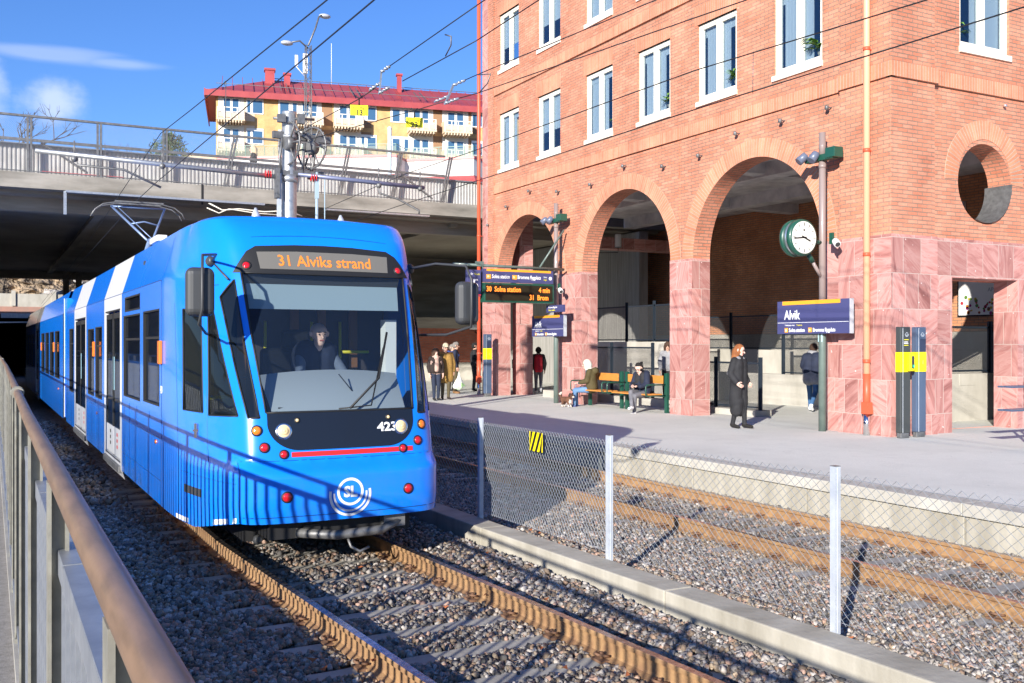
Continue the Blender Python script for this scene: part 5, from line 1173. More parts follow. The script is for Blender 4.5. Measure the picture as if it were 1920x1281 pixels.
# trees
def bare_tree(label, x, y, z, h, seed, group):
    rr = random.Random(seed); t = thing('bare_tree', label, 'tree', (x, y, z), group=group); m = MB()
    def br(p, d, L, r, lev):
        q = p+d*L; mid = p+d*L*.5+Vector((rr.uniform(-1,1), rr.uniform(-1,1), 0))*L*.06; m.tube([p, mid, q], [r, r*.8, r*.62], 5 if lev < 2 else 3, cap=False)
        if lev >= 5: return
        for k in range(rr.choice((2, 3, 3))):
            a = rr.uniform(0, 2*pi); s_ = rr.uniform(.35, .75); u = Vector((cos(a), sin(a), .25)); nd = (d*(1-s_*.5)+u*s_).normalized(); br(p+d*L*rr.uniform(.55, 1), nd, L*rr.uniform(.58, .8), r*.58, lev+1)
    m2 = MB(); m2.tube([(0,0,0), (.05,0,h*.3)], [h*.028, h*.02], 8); m2.build('trunk', bark, t); br(Vector((.05,0,h*.28)), Vector((0,0,1)), h*.25, h*.018, 0); m.build('crown', bark, t)
bare_tree('leafless tree behind the left end of the bridge fence, left one', 1.0, 62, 6.6, 9.8, 1, 'leafless trees behind the bridge')
bare_tree('leafless tree behind the bridge fence, just left of the second post', 3.6, 66, 6.6, 9.2, 5, 'leafless trees behind the bridge')
bare_tree('small leafless tree low behind the bridge parapet', 7.2, 72, 6.6, 10.5, 9, 'leafless trees behind the bridge')
def pine_tree():
    rr = random.Random(4); t = thing('pine_tree', 'green pine tree top between the bridge fence and the apartment block', 'tree', (10.2, 66, 6.6)); m = MB(); m.tube([(0,0,0), (.1,0,7.0), (-.1,0,8.8)], [.25,.18,.06], 8)
    for k in range(9): a = rr.uniform(0, 6.28); z = 6.2+.28*k; m.tube([(0,0,z), (cos(a)*1.2, sin(a)*1.2, z+.4)], [.06,.02], 5)
    m.build('trunk', bark, t); c = MB()
    for k in range(5200):
        a = rr.uniform(0, 6.28); u = rr.random()**.5; zz = rr.random(); R = (1.6*(1-(zz*1.2-.45)**2))*(.75+.3*sin(a*3+zz*7)); x, y, z = R*u*cos(a), R*u*sin(a), 5.6+3.3*zz
        if sin(x*3.1)*sin(y*2.7)*sin(z*3.3+1) > .25: continue
        s_ = rr.uniform(.05, .13); d = Vector((rr.gauss(0,1), rr.gauss(0,1), rr.gauss(.3,1))).normalized(); e = d.cross(Vector((rr.random(), rr.random(), 1))).normalized(); p = Vector((x, y, z)); c.add([p-e*s_*.35, p+e*s_*.35, p+d*s_*2], [(0,1,2)])
    c.build('crown', pine, t)
pine_tree()
# ---------------------------------------------------------------- overhead line
def wire(label, runs, r=.008, name='overhead_wire', cat='wire', group='overhead wires'):
    m = MB()
    for pts in runs: m.tube(pts, r, 5)
    return tag(m.build(name, M('black_wire', (.02,.02,.022), .5) if 'black_wire' not in bpy.data.materials else bpy.data.materials['black_wire']), label, cat, group)
def sag(a, b, s, n=10): a, b = Vector(a), Vector(b); return [a.lerp(b, i/n)-Vector((0,0,s*4*(i/n)*(1-i/n))) for i in range(n+1)]
wire('contact wire above the near track, touching the pantograph of the tram', [[(2.9, -6, 4.85), (2.9, 8, 4.99), (2.85, 20, 5.18), (2.8, 23, 5.15), (2.9, 40, 4.95), (2.9, 70, 4.4)]])
wire('messenger wire above the contact wire of the near track', [[(2.9, -6, 5.0), (2.9, 9.3, 5.40), (2.9, 16.6, 5.87), (2.9, 19.9, 6.1), (2.9, 25, 5.9), (2.9, 38, 5.35), (2.9, 70, 4.6)]])
wire('lower wire crossing the brick facade above the far track', [[(7.95, -6, 4.95), (7.95, 5.4, 4.98), (7.95, 10, 5.04), (7.95, 16.7, 5.06), (8.0, 20.5, 5.1), (7.8, 60, 4.9)]])
wire('second wire from below crossing the brick facade', [[(7.95, -6, 5.2), (7.95, 6.4, 5.35), (7.95, 10, 5.54), (7.95, 16.7, 5.64), (8.0, 20, 5.75), (7.8, 60, 5.3)]])
wire('upper anchor wire pair leading to the left tension wheel', [[(5.40, 11.1, 6.3), (5.404, 14.526, 6.3)], [(5.40, 11.1, 6.3), (5.3, 2, 6.15)], [(5.6, 11.5, 6.0), (5.48, 13.82, 6.0)], [(5.6, 11.5, 6.0), (5.57, 9.8, 6.0), (5.5, 2, 5.9)], [(5.39, 14.57, 6.0), (5.39, 14.8, 6.1), (5.33, 15.3, 6.05), (5.45, 19.5, 6.3)]])
wire('anchor wire pair leading to the right tension wheel', [[(6.73, 14.72, 6.3), (6.8, 13.96, 6.3), (7.27, 9.9, 6.3), (8.0, 3, 6.2)], [(6.6, 14.6, 6.0), (6.79, 13.94, 6.0), (7.68, 8.7, 6.0), (8.4, 3, 5.95)], [(6.6, 14.65, 6.02), (6.38, 15.36, 6.0), (5.75, 19.5, 6.2)]])
for x, y, z0, z1, lb in ((2.9, 14.0, 5.1, 5.72, 'thin looped dropper between the two near-track wires'), (7.95, 16.2, 5.06, 5.63, 'thin looped dropper in front of the left end of the brick facade'), (7.95, 8.9, 5.0, 5.5, 'thin straight dropper between the wires before the fourth window')):
    m = MB(); m.tube([(x, y, z0), (x+.01, y, z1)]+([(x, y+.05*cos(a), z1-.05+.05*sin(a)) for a in [k*.7 for k in range(9)]] if y > 10 else []), .005, 4); tag(m.build('wire_dropper', galv_d), lb, 'wire', 'droppers between the wires')
m = MB(); m.tube([(5.5, 12.3, 6.28), (5.5, 12.1, 6.2), (5.52, 12.15, 6.1), (5.55, 12.4, 6.02)], .010, 5); tag(m.build('jumper_cable', galv_d), 'curved jumper cable joining two wires against the sky', 'cable')
m = MB(); m.tube([(6.79, 13.9, 6.28), (6.8, 13.5, 6.2), (6.8, 13.6, 6.08), (6.8, 13.9, 6.0)], .010, 5); tag(m.build('jumper_cable', galv_d), 'curved jumper cable in front of the upper brick windows', 'cable')
def yoke(label, top, bot, mid, x2):
    t = thing('tension_yoke', label, 'wire clamp', top, group='wire yokes')
    m = MB(); T0 = Vector(top); m.bar((0,0,0), Vector(bot)-T0, .022, .035); m.build('link_plate', galv, t)
    k = MB()
    for p, d in ((Vector((0,0,0)), Vector(x2[0])), (Vector(bot)-T0, Vector(x2[1])), (Vector(mid)-T0, Vector(x2[2]))):
        d.normalize(); k.bar(p-d*.03, p+d*.14, .022, .034); k.bar(p+d*.13, p+d*.30, .012, .024); k.bar(p+d*.28, p+d*.38, .024, .03)
        for q in (.05, .2, .3): k.lathe([(.018, -.03), (.018, .03)], p+d*q, (1, 0, 0), 8)
    k.build('clamp', galv, t)
yoke('steel yoke joining two wires, left of the brick corner pipe', (5.404, 14.526, 6.30), (5.39, 14.571, 5.98), (5.39, 14.6, 6.13), [(0,-1,0), (.05,-1,.01), (-.05,1,-.05)])
yoke('steel yoke joining two wires, right one beside the red pipe', (6.73, 14.72, 6.30), (6.56, 14.66, 5.97), (6.62, 14.7, 6.1), [(.1,-1,0), (.15,-1,.01), (-.2,1,-.05)])
def wsign(label, x, y, z, l1, l2):
    t = thing('section_sign', label, 'sign', (x, y, z), radians(-18), 'yellow section signs hanging on the wires'); m = MB(); m.cbox((0, 0, -.21), (.29, .01, .17)); m.build('plate', yellow_s, t, bevel=.006)
    k = MB(); k.tube([(-.06,0,.03),(0,0,-.02),(.06,0,.03)], .012, 5); k.tube([(0,0,-.02),(0,0,-.13)], .012, 5); k.build('hanger', black, t)
    text('lettering', l1, .055, ktext, F_near(0, -.007, -.19), t, 'CENTER'); text('lettering', l2, .125, ktext, F_near(0, -.007, -.288), t, 'CENTER', bold=.003)
wsign('yellow plate with black 13 hanging nearer the mast, left of the two', 5.309, 15.3, 6.06, 'Avs2 Mgl1', '13'); wsign('yellow plate with black 23 hanging nearer the brick building, right of the two', 6.34, 15.45, 6.0, 'Avs1 Mgl2', '23')
# mast with tension wheels
T = thing('overhead_line_mast', 'round galvanised mast with two spoked tension wheels and long pipe arms', 'mast', (5.42, 19.95, -.1))
m = MB(); m.lathe([(.17, 0), (.16, .5), (.15, 5.2), (.145, 6.85), (.15, 6.86), (.15, 6.9)], (0,0,0), n=24); m.lathe([(.175, 5.45), (.175, 5.6)], (0,0,0), n=24); m.lathe([(.165, 6.35), (.165, 6.42)], (0,0,0), n=24); m.build('mast_tube', galv, T)
def wheel(x, z, yaw, lab):
    R = Matrix.Translation((x, -.18, z)) @ Matrix.Rotation(yaw, 4, 'Z'); m = MB(); n = 28; r = .42
    for k in range(n): a, b = 2*pi*k/n, 2*pi*(k+1)/n; m.tube([R @ Vector((0, r*cos(a), r*sin(a))), R @ Vector((0, r*cos(b), r*sin(b)))], .022, 5, cap=False); m.tube([R @ Vector((0, r*cos(a), r*sin(a))), R @ Vector((0, (r+.035)*cos(a), (r+.035)*sin(a)))], .012, 4)
    for k in range(6): a = 2*pi*k/6; m.tube([R @ Vector((0, .1*cos(a), .1*sin(a))), R @ Vector((0, r*cos(a), r*sin(a)))], .02, 5)
    ax = (R.to_3x3() @ Vector((1,0,0))); m.lathe([(.13, -.09), (.14, 0), (.13, .09)], R.translation, ax, 18); w = m.build('tension_wheel', galv_d, T)
    k = MB(); k.tube([R @ Vector((.08, 0, 0)), R @ Vector((.12, .1, -.35)), R @ Vector((.05, .15, -.62))], .035, 6); k.tube([R @ Vector((-.1, .1, .1)), R @ Vector((-.16, .1, -.3)), R @ Vector((-.1, .15, -.6))], .03, 6); k.build('wheel_bracket', galv_d, w)
wheel(-.05, 6.22, .25, ''); wheel(.42, 6.17, .45, '')
m = MB(); m.bar((-.3, -.1, 5.62), (.7, -.05, 5.66), .12, .10); m.bar((-.35, -.05, 6.4), (.9, .1, 6.42), .1, .14); m.bar((-.28, -.12, 5.1), (-.28, -.12, 5.7), .07, .2); m.bar((.1, -.1, 6.5), (.75, -.1, 6.2), .05, .05); m.tube([(-.35, -.1, 6.72), (.5, -.1, 6.78)], .03, 6); m.cbox((-.2, -.15, 6.72), (.16, .1, .16)); m.cbox((.2, -.15, 6.75), (.14, .1, .2)); m.build('bracket', galv_d, T)
m = MB(); m.tube([(-.15, -.1, 5.53), (-4.7, -.1, 5.66)], .045, 10); m.build('pipe_arm', galv, T); m = MB(); m.tube([(.15, -.1, 5.62), (2.95, -.1, 5.55)], .045, 10); m.build('pipe_arm', M('blue_grey_pipe', (.17, .19, .30), .4, .3), T)
m = MB()
for x in (-.52, .42):
    for k in range(3): m.lathe([(.05, 0), (.085, .01), (.05, .02)], (x+.05*k, -.1, 5.57), (1,0,0), 14)
m.build('insulator', redp, T)
m = MB(); m.tube([(-4.0, -.1, 5.62), (-4.0, -.15, 5.45), (-3.2, -.2, 5.42), (-2.55, -.3, 5.12)], .022, 6); m.tube([(1.9, -.1, 5.55), (1.9, -.15, 5.35), (2.3, -.2, 5.25), (2.75, -.3, 5.02), (2.75, -.3, 4.95)], .022, 6)
for x in (-4.05, -2.5, 1.9, 2.85): m.sphere((x, -.12, 5.56 if x < 0 else 5.52), .06, 10); m.tube([(x, -.12, 5.60), (x, -.12, 5.9)], .015, 5)
m.build('registration_arm', galv_d, T)
m = MB(); m.bar((-.24, -.12, 0), (-.24, -.12, 5.6), .07, .10); m.build('weight_guide', galv_l, T)
m = MB(); m.tube([(.55, -.1, .2), (.55, -.1, 5.7)], .032, 8); m.cbox((.55, -.1, 5.35), (.07, .07, .4)); m.tube([(.72, -.1, .2), (.72, -.1, 5.6)], .012, 5); m.build('weight_rod', M('pale_blue_tube', (.45, .58, .66), .4, .3), T)
# lattice lamp mast beyond the bridge
T = thing('street_lamp', 'lattice mast street lamp with two lamp heads above the bridge', 'street lamp', (9.8, 33.6, 6.9))
H_ = 5.55; m = MB()
for dx, dy in ((-.11,-.11), (.11,-.11), (.11,.11), (-.11,.11)): m.tube([(dx, dy, 0), (dx*.8, dy*.8, H_)], .016, 5)
for k in range(22):
    z0, z1 = H_*k/22, H_*(k+1)/22; q = 1-.2*k/22; s = 1 if k % 2 else -1
    for (a, b) in (((-.11*s, -.11), (.11*s, -.11)), ((.11, -.11*s), (.11, .11*s)), ((.11*s, .11), (-.11*s, .11)), ((-.11, .11*s), (-.11, -.11*s))): m.tube([(a[0]*q, a[1]*q, z0), (b[0]*q, b[1]*q, z1)], .009, 4, cap=False)
m.build('lattice_mast', galv_d, T)
m = MB(); m.tube([(0, 0, H_-.1), (-.3, 0, H_+.12), (-.62, 0, H_+.02)], .03, 8); m.tube([(0, 0, H_), (.35, .3, H_+.75), (.5, .4, H_+1.2), (.62, .5, H_+1.3)], .03, 8); m.build('lamp_arm', galv_d, T)
for c in ((-.75, 0, H_-.02), (.78, .6, H_+1.32)):
    m = MB(); m.sphere(c, .22, 14, 0, (1, .7, .38)); m.build('lamp_head', galv_l, T)
m = MB(); m.tube([(12.4, 32.5, 6.9), (12.4, 32.5, 9.6)], .07, 10); m.sphere((12.4, 32.5, 9.6), .08); tag(m.build('bridge_post', M('pale_blue_post', (.50, .62, .72), .4)), 'pale blue post behind the bridge fence', 'post')
# ---------------------------------------------------------------- platform furniture
def lens_head(m, c, d, r=.07, L=.2):
    m.lathe([(r*.4, 0), (r*.9, .02), (r, .06), (r, L), (r*.9, L)], c, d, 14)
def lightpole(label, x, y, h, group='platform poles with spotlights'):
    t = thing('platform_pole', label, 'pole', (x, y, .33), group=group)
    m = MB(); m.lathe([(.075, 0), (.073, 1.9), (.066, 2.0)], (0,0,0), n=20, mi=1); m.lathe([(.066, 1.9), (.066, h)], (0,0,0), n=20); m.lathe([(.062, h), (.07, h-.5)], (0,0,0), n=20); m.lathe([(.074, h-.7), (.074, h-.62)], (0,0,0), n=20); m.build('pole_tube', [polebrown, greengrey], t)
    zz = h-.48; m = MB(); m.box((-.1, -.35, zz-.08), (.06, .38, zz+.04)); m.box((-.12, -.42, zz-.06), (.12, -.18, zz+.14)); m.build('spotlight_bracket', green_d, t, bevel=.01)
    for dy in (.30, .03): m = MB(); lens_head(m, (-.12, dy, zz+.08), (-.55, .25, -.5) if dy > .1 else (-.5, .05, -.6), .085, .22); m.build('spotlight', navy_spot, t)
    return t
navy_spot = M('grey_blue_plastic', (.12, .14, .20), .35)
lightpole('tall pole with spotlights, clock and name sign by the corner pier', 14.40, 14.13, 5.85)
lightpole('tall pole with spotlights carrying the departure display', 14.40, 24.38, 5.75)
m = MB(); m.box((14.335, 14.08, 2.08), (14.35, 14.18, 2.28)); tag(m.build('sticker', M('pale_sticker', (.5, .75, .8), .5)), 'small pale blue sticker on the grey green pole', 'sticker')
# clock
T = thing('station_clock', 'round double-sided station clock in a green ring showing sixteen minutes to four', 'clock', (13.76, 14.13, 4.08))
m = MB(); m.lathe([(.30, .16), (.345, .15), (.36, .10), (.36, .055), (.33, .05), (.33, -.05), (.36, -.055), (.36, -.10), (.345, -.15), (.30, -.16)], (0,0,0), (0,-1,0), 48)
m.build('clock_ring', [green_d], T); m = MB(); m.lathe([(.335, -.05), (.335, .05)], (0,0,0), (0,-1,0), 48); m.build('ring_band', alu, T)
m = MB(); m.lathe([(.31, 0), (.31, .006)], (0,-.155,0), (0,-1,0), 48); fc = m.build('clock_face', M('clock_white', (.70, .70, .63), .4), T)
m = MB()
for k in range(12):
    a = pi/6*k; c, s = sin(a), cos(a); m.bar((.225*c, -.164, .225*s), (.285*c, -.164, .285*s), .004, .016 if k % 3 else .022, 0, (0,-1,0) if False else (c*0, 1, 0))
for a, L, w in ((2*pi*(3+44/60)/12, .17, .03), (2*pi*44/60, .26, .024)):
    c, s = sin(a), cos(a); m.bar((-.06*c, -.168, -.06*s), (L*c, -.168, L*s), w, .004, 0, (0,1,0))
m.cbox((0, -.164, .14), (.035, .004, .035)); m.build('hands_and_marks', ktext, T)
m = MB(); m.tube([(.38, 0, -.44), (.24, 0, -.27)], .05, 10); m.tube([(.60, 0, -.06), (.34, 0, -.04)], .04, 10); m.build('clock_bracket', green_d, T); m = MB(); m.tube([(.62, 0, -.75), (.38, 0, -.44)], .035, 10); m.build('stay', polebrown, T)
def camera_(label, x, y, z, d):
    t = thing('security_camera', label, 'camera', (x, y, z), group='white cameras on the poles'); m = MB(); m.cbox((0, 0, .1), (.05, .09, .22)); m.tube([(0,0,.1), (-.05,-.12,.06)], .02, 8); m.build('bracket', green_d, t)
    k = MB(); lens_head(k, (-.05, -.12, .05), d, .065, .17); k.build('camera_body', white_m, t); k = MB(); dd = Vector(d).normalized(); k.lathe([(.05, 0), (.05, .002)], Vector((-.05,-.12,.05))+dd*.171, d, 14); k.build('lens', darkgrey, t)
camera_('white camera on the clock pole', 14.36, 13.85, 3.98, (-.3, -.75, -.55)); camera_('white camera on the display pole', 14.36, 24.15, 3.55, (-.2, -.8, -.5))
def name_sign(label, X, y0, y1, z0, z1, sc):
    t = thing('name_sign', label, 'sign', (X, (y0+y1)/2, z0), group='dark blue name signs'); L = y1-y0; h = z1-z0
    m = MB(); m.cbox((0, 0, h/2), (.10, L, h)); m.build('sign_box', indigo, t, bevel=.006)
    m = MB(); m.cbox((-.053, .02*L, h-.035*sc-.005), (.006, L*.8, .075*sc)); m.build('orange_band', orange, t)
    F = frame((-.056, L/2, 0), (0,-1,0), (0,0,1)); Tm = lambda u, v: F @ Matrix.Translation((u, v, 0))
    text('lettering', 'Alvik', .27*sc, wtext, Tm(.21*sc, h-.37*sc), t, sx=.78, bold=.004*sc)
    m = MB(); m.cbox((-.0535, .0, h-.435*sc), (.004, L*.98, .008)); m.build('line', wtext, t)
    text('lettering', 'Tvärbanan mot', .045*sc, wtext, Tm(.22*sc, h-.50*sc), t); text('lettering', 'Tram to', .045*sc, ytext, Tm(.55*sc, h-.50*sc), t)
    text('lettering', 'Solna station', .105*sc, wtext, Tm(.34*sc, h-.62*sc), t, sx=.8, bold=.002); text('lettering', 'Bromma flygplats', .105*sc, wtext, Tm(.99*sc, h-.62*sc), t, sx=.8, bold=.002)
    for u, n_ in ((.22*sc, '30'), (.87*sc, '31')):
        m = MB(); m.box((-.056, L/2-u-.09*sc, h-.63*sc), (-.052, L/2-u, h-.54*sc)); m.build('orange_square', orange, t); text('lettering', n_, .07*sc, wtext, Tm(u+.008, h-.612*sc) @ Matrix.Translation((0,0,.003)), t, sx=.8)
    m = MB(); m.cbox((.0, -L/2-.004, h/2), (.104, .008, h)); m.build('end_cap', galv_l, t)
name_sign('large dark blue Alvik name sign with orange band on the clock pole', 14.30, 13.30, 15.22, 2.24, 2.90, 1.0)
name_sign('smaller Alvik name sign below the departure display', 14.30, 23.72, 25.55, 2.25, 2.86, .92)
# departure display across the platform
T = thing('departure_display', 'orange dot-matrix departure display with destination strip above, hung across the platform', 'display', (13.05, 24.2, 3.2))
m = MB(); m.box((-1.12, -.12, -.02), (1.10, .12, .52)); m.build('display_case', green_d, T, bevel=.01)
m = MB(); m.box((-1.07, -.125, .03), (1.05, -.118, .47)); m.build('screen', M('screen', (.025, .02, .012), .3), T)
m = MB(); m.box((-1.10, -.08, .54), (1.10, .08, .90)); m.build('destination_box', indigo, T); m = MB(); m.box((-1.02, -.085, .84), (1.02, -.078, .90)); m.build('orange_band', orange, T)
F = lambda u, v: F_near(u, -.128, v)
text('led_text', '30  Solna station', .20, led, F(-1.05, .28), T, sx=.80, bold=.004); text('led_text', '4 min', .20, led, F(.60, .28), T, sx=.80, bold=.004); text('led_text', '31  Brom', .20, led, F(.30, .07), T, sx=.80, bold=.004)
F = lambda u, v: F_near(u, -.087, v)
text('lettering', 'Solna station', .15, wtext, F(-.86, .65), T, sx=.72, bold=.002); text('lettering', 'Bromma flygplats', .15, wtext, F(-.06, .65), T, sx=.72, bold=.002)
for u, s_ in ((-1.03, '30'), (-.22, '31')): m = MB(); m.box((u, -.088, .63), (u+.14, -.081, .75)); m.build('orange_square', orange, T); text('lettering', s_, .09, wtext, F(u+.015, .66) @ Matrix.Translation((0,0,.003)), T, sx=.8)
text('lettering', 'Sista', .06, wtext, F(.78, .70), T); text('lettering', 'vagn', .06, ytext, F(.78, .63), T)
m = MB(); m.lathe([(.05, 0), (.05, .004)], (1.0, -.084, .69), (0,-1,0), 16); m.build('clock_symbol', wtext, T)
m = MB(); m.tube([(-2.0, 0, 1.0), (1.5, 0, .97)], .04, 8); m.tube([(1.5, 0, 2.1), (.7, 0, 1.0)], .03, 8); m.tube([(-1.3, 0, .0), (-1.9, 0, .02)], .035, 8); m.cbox((-1.2, 0, 1.05), (.22, .1, .1)); 
for u in (-1.1, 1.0): m.tube([(u, 0, .9), (u, 0, 1.0)], .02, 6)
m.build('hanger_arm', greengrey, T)
T = thing('track_number_sign', 'square dark sign with white number 5 left of the departure display', 'sign', (11.66, 24.2, 3.4))
m = MB(); m.cbox((0, 0, .3), (.42, .12, .72)); m.build('sign_box', indigo, T, bevel=.008); text('lettering', '5', .42, wtext, F_near(-.06, -.064, .12), T, bold=.003); text('lettering', 'Spår', .09, wtext, F_near(-.19, -.064, .52), T); text('lettering', 'Track', .09, ytext, F_near(0.0, -.064, .52) @ Matrix.Scale(.8, 4), T)
m = MB(); m.box((-.24, -.066, -.04), (.2, -.062, -.01)); m.build('red_line', redp, T)
T = thing('flag_sign', 'narrow dark blue sign plate under the departure display', 'sign', (14.1, 23.9, 2.95)); m = MB(); m.cbox((0, 0, .08), (.06, .95, .2)); m.build('plate', indigo, T); text('lettering', 'Bromma flygplats', .07, wtext, F_track(-.032, .35, .10), T); text('lettering', 'Solna station', .07, ytext, F_track(-.032, .35, .02), T)
# ticket validators
def ring_logo(t, x, y, z, r, mat):
    m = MB()
    for a0, a1, r0, r1 in ((0, 2*pi, r*.42, r*.62), (pi*1.0, 2*pi, r*.78, r)):
        P = [(x+q*cos(a0+(a1-a0)*i/20), y, z+q*sin(a0+(a1-a0)*i/20)) for i in range(21) for q in (r0, r1)]; m.add(P, [(2*i, 2*i+1, 2*i+3, 2*i+2) for i in range(20)])
    m.build('emblem', mat, t)
def validator(label, x, y, rz, panel, reader):
    t = thing('ticket_validator', label, 'ticket machine', (x, y, .33), rz, 'tall slim ticket validators')
    m = MB(); m.box((-.13, -.055, .10), (.13, .055, 1.20)); m.box((-.13, -.055, 1.56), (.13, .055, 2.02)); m.box((-.11, -.05, 0), (.11, .05, .10), 1); m.build('column', [panel, galv_d], t, bevel=.012)
    m = MB(); m.box((-.133, -.06, 1.20), (.133, .06, 1.56)); y_ = m.build('yellow_band', yellow, t, bevel=.008)
    m = MB(); m.box((-.075, -.062, .1), (-.068, -.055, 2.0)); m.build('trim', galv_l, t); ring_logo(t, .03, -.058, 1.89, .05, galv_l)
    m = MB()
    if reader:
        m.box((.0, -.16, 1.22), (.12, -.055, 1.55)); m.build('reader_hood', yellow, y_, bevel=.025); k = MB(); k.cbox((.065, -.165, 1.38), (.055, .02, .22)); k.cbox((.068, -.177, 1.31), (.045, .006, .05), 1); k.build('card_reader', [darkgrey, M('reader_green', (.03,.5,.3), .4)], y_)
        for i, (w, z, mm) in enumerate(((.12, 1.78, ytext), (.10, 1.74, wtext), (.11, 1.715, wtext), (.11, 1.68, ytext))): q = MB(); q.box((-.04, -.058, z), (-.04+w, -.0555, z+.012)); q.build('printed_line', mm, t)
    else:
        m.box((.03, -.064, 1.34), (.045, -.06, 1.41)); m.build('card_slot', galv_d, y_); k = MB(); k.box((-.04, -.058, 1.57), (.12, -.0555, 1.80)); k.build('dark_screen', M('dark_navy', (.03,.04,.08), .3), t)
    return t
validator('dark grey ticket validator with card reader, left of the pair at the brick corner', 14.63, 12.40, 0, charcoal, True)
validator('blue grey ticket validator with plain yellow band, right of the pair at the brick corner', 15.07, 12.42, 0, navy, False)
validator('single navy ticket validator with yellow band beside the far pink pier', 14.22, 28.45, -pi/2*0, navy, False)
# downpipes
def pipe(label, x, y, z1, reds, group='orange painted downpipes'):
    t = thing('downpipe', label, 'downpipe', (x, y, .33), group=group); m = MB(); m.tube([(0,0,.62), (0,0,z1)], .062, 14, 0 if not reds else 1); m.build('pipe', [pipe_peach, pipe_red], t)
    m = MB(); m.tube([(0,0,.42), (0,0,1.15)], .068, 14); m.prism([(-.07,-.10,.40), (-.07,.07,.40), (-.07,.07,.62), (-.07,-.07,.62)], (.14, 0, 0)); m.build('lower_sleeve', pipe_red, t, fixn=True)
    m = MB(); m.lathe([(.062, 0), (.062, .42)], (0,0,0), n=14); m.build('steel_foot', chrome, t)
    m = MB()
    for z in (1.35, 3.35, 5.3, 7.2): 
        if z < z1: m.lathe([(.07, z), (.07, z+.07)], (0,0,0), n=14); m.box((0, -.01, z+.02), (.12, .01, z+.05))
    m.build('clamp', pipe_red, t)
pipe('peach downpipe with red clamps on the corner pier', 14.50, 13.12, 16.5, False); pipe('orange red downpipe at the far left end of the brick building', 14.52, 29.70, 16.5, True)
m = MB(); m.box((14.62, 12.58, 9.0), (14.5, 12.6, 9.01)); bpy.data.meshes
# benches
def bench(label, y0, y1):
    x = 14.42; t = thing('bench', label, 'bench', (x, y0, .33), group='benches with orange wood and green frames'); L = y1-y0
    m = MB(); 
    for k in range(3): m.box((-.22+.155*k, .06, .44), (-.08+.155*k, L-.06, .475))
    m.build('seat', wood, t, bevel=.006)
    m = MB(); m.box((.27, .10, .72), (.30, L-.10, .92)); m.build('backrest', wood, t, bevel=.006)
    for y in (.0, L):
        m = MB(); m.box((.28, y-.045, 0), (.36, y+.045, .98)); m.build('leg', green_d, t, bevel=.006)
        m = MB(); m.tube([(.28, y, .70), (-.28, y, .70), (-.31, y, .66), (-.31, y, .46), (-.28, y, .43), (.28, y, .43)], .018, 8); m.build('armrest', green_d, t)
    m = MB(); m.box((.18, .0, .40), (.26, L, .44)); m.build('crossbar', green_d, t)
bench('left green framed bench with orange slats by the pink pier', 21.55, 23.1); bench('right green framed bench with orange slats by the pink pier', 19.6, 21.3)
m = MB(); T = thing('litter_bin', 'green and steel litter bin beyond the first arch', 'bin', (16.4, 30.4, .33)); m.lathe([(.2, .45), (.2, .85)], (0,0,0), n=20); m.build('bin_body', alu, T); m = MB(); m.lathe([(.22, .85), (.22, 1.15), (.1, 1.15)], (0,0,0), n=20); m.build('bin_top', green_d, T)
# perch seat at the right edge
T = thing('perch_seat', 'blue grey tubular perch seat at the right edge of the platform', 'seat', (15.05, 10.3, .33))
for z, n_ in ((.62, 'seat'), (1.0, 'backrest')): m = MB(); m.box((-.55, -.16, z), (.9, -.02, z+.03)); m.box((-.55, .02, z), (.9, .12, z+.03)); m.build(n_, navy, T, bevel=.01)
for y in (-.1, .08): m = MB(); m.tube([(.25, y, 0), (.25, y, 1.0)], .03, 10); m.tube([(.25, y, .60), (.55, y, .60)], .02, 8); m.build('leg', greengrey, T)
m = MB(); m.lathe([(.02, 0), (.03, .04), (.02, .06)], (17.9, 12.72, 6.8), (0,-1,0), 10); tag(m.build('wall_sensor', alu), 'small metal sensor on the brick wall right of the corner', 'sensor')
# leafy plants standing inside the windows
for i, (x, y, z, s_) in enumerate([(14.98, 19.75, 7.90, .34), (14.98, 17.25, 7.90, .36), (14.98, 14.72, 7.90, .44), (14.98, 22.2, 7.90, .22), (16.85, 13.05, 8.0, .34)]):
    lab = ['leafy plant in the fourth window from the left', 'leafy plant in the fifth window from the left', 'big leafy plant in the window nearest the corner', 'small plant in the third window from the left', 'leafy plant in the window round the corner'][i]
    t = thing('window_plant', lab, 'plant', (x, y, z), group='potted plants in the windows'); m = MB(); m.lathe([(.06, 0), (.09, .10)], (0,0,0), n=12); m.build('pot', beige, t); m = MB(); rr = random.Random(i)
    for k in range(34):
        a = rr.uniform(0, 6.28); L = s_*rr.uniform(.6, 1.1); u = Vector((cos(a), sin(a), 0)); w = Vector((-sin(a), cos(a), 0))*s_*.09; b0 = Vector((0,0,.1)); h_ = rr.uniform(.3, 1.1)
        P = [b0, b0+u*L*.35+Vector((0,0,L*.55*h_)), b0+u*L*.75+Vector((0,0,L*.6*h_)), b0+u*L*1.0+Vector((0,0,L*.35*h_))]
        m.add([P[0], P[1]-w, P[1]+w, P[2]-w*.9, P[2]+w*.9, P[3]], [(0,1,2), (1,3,4,2), (3,5,4)])
    m.build('leaves', leafg, t)
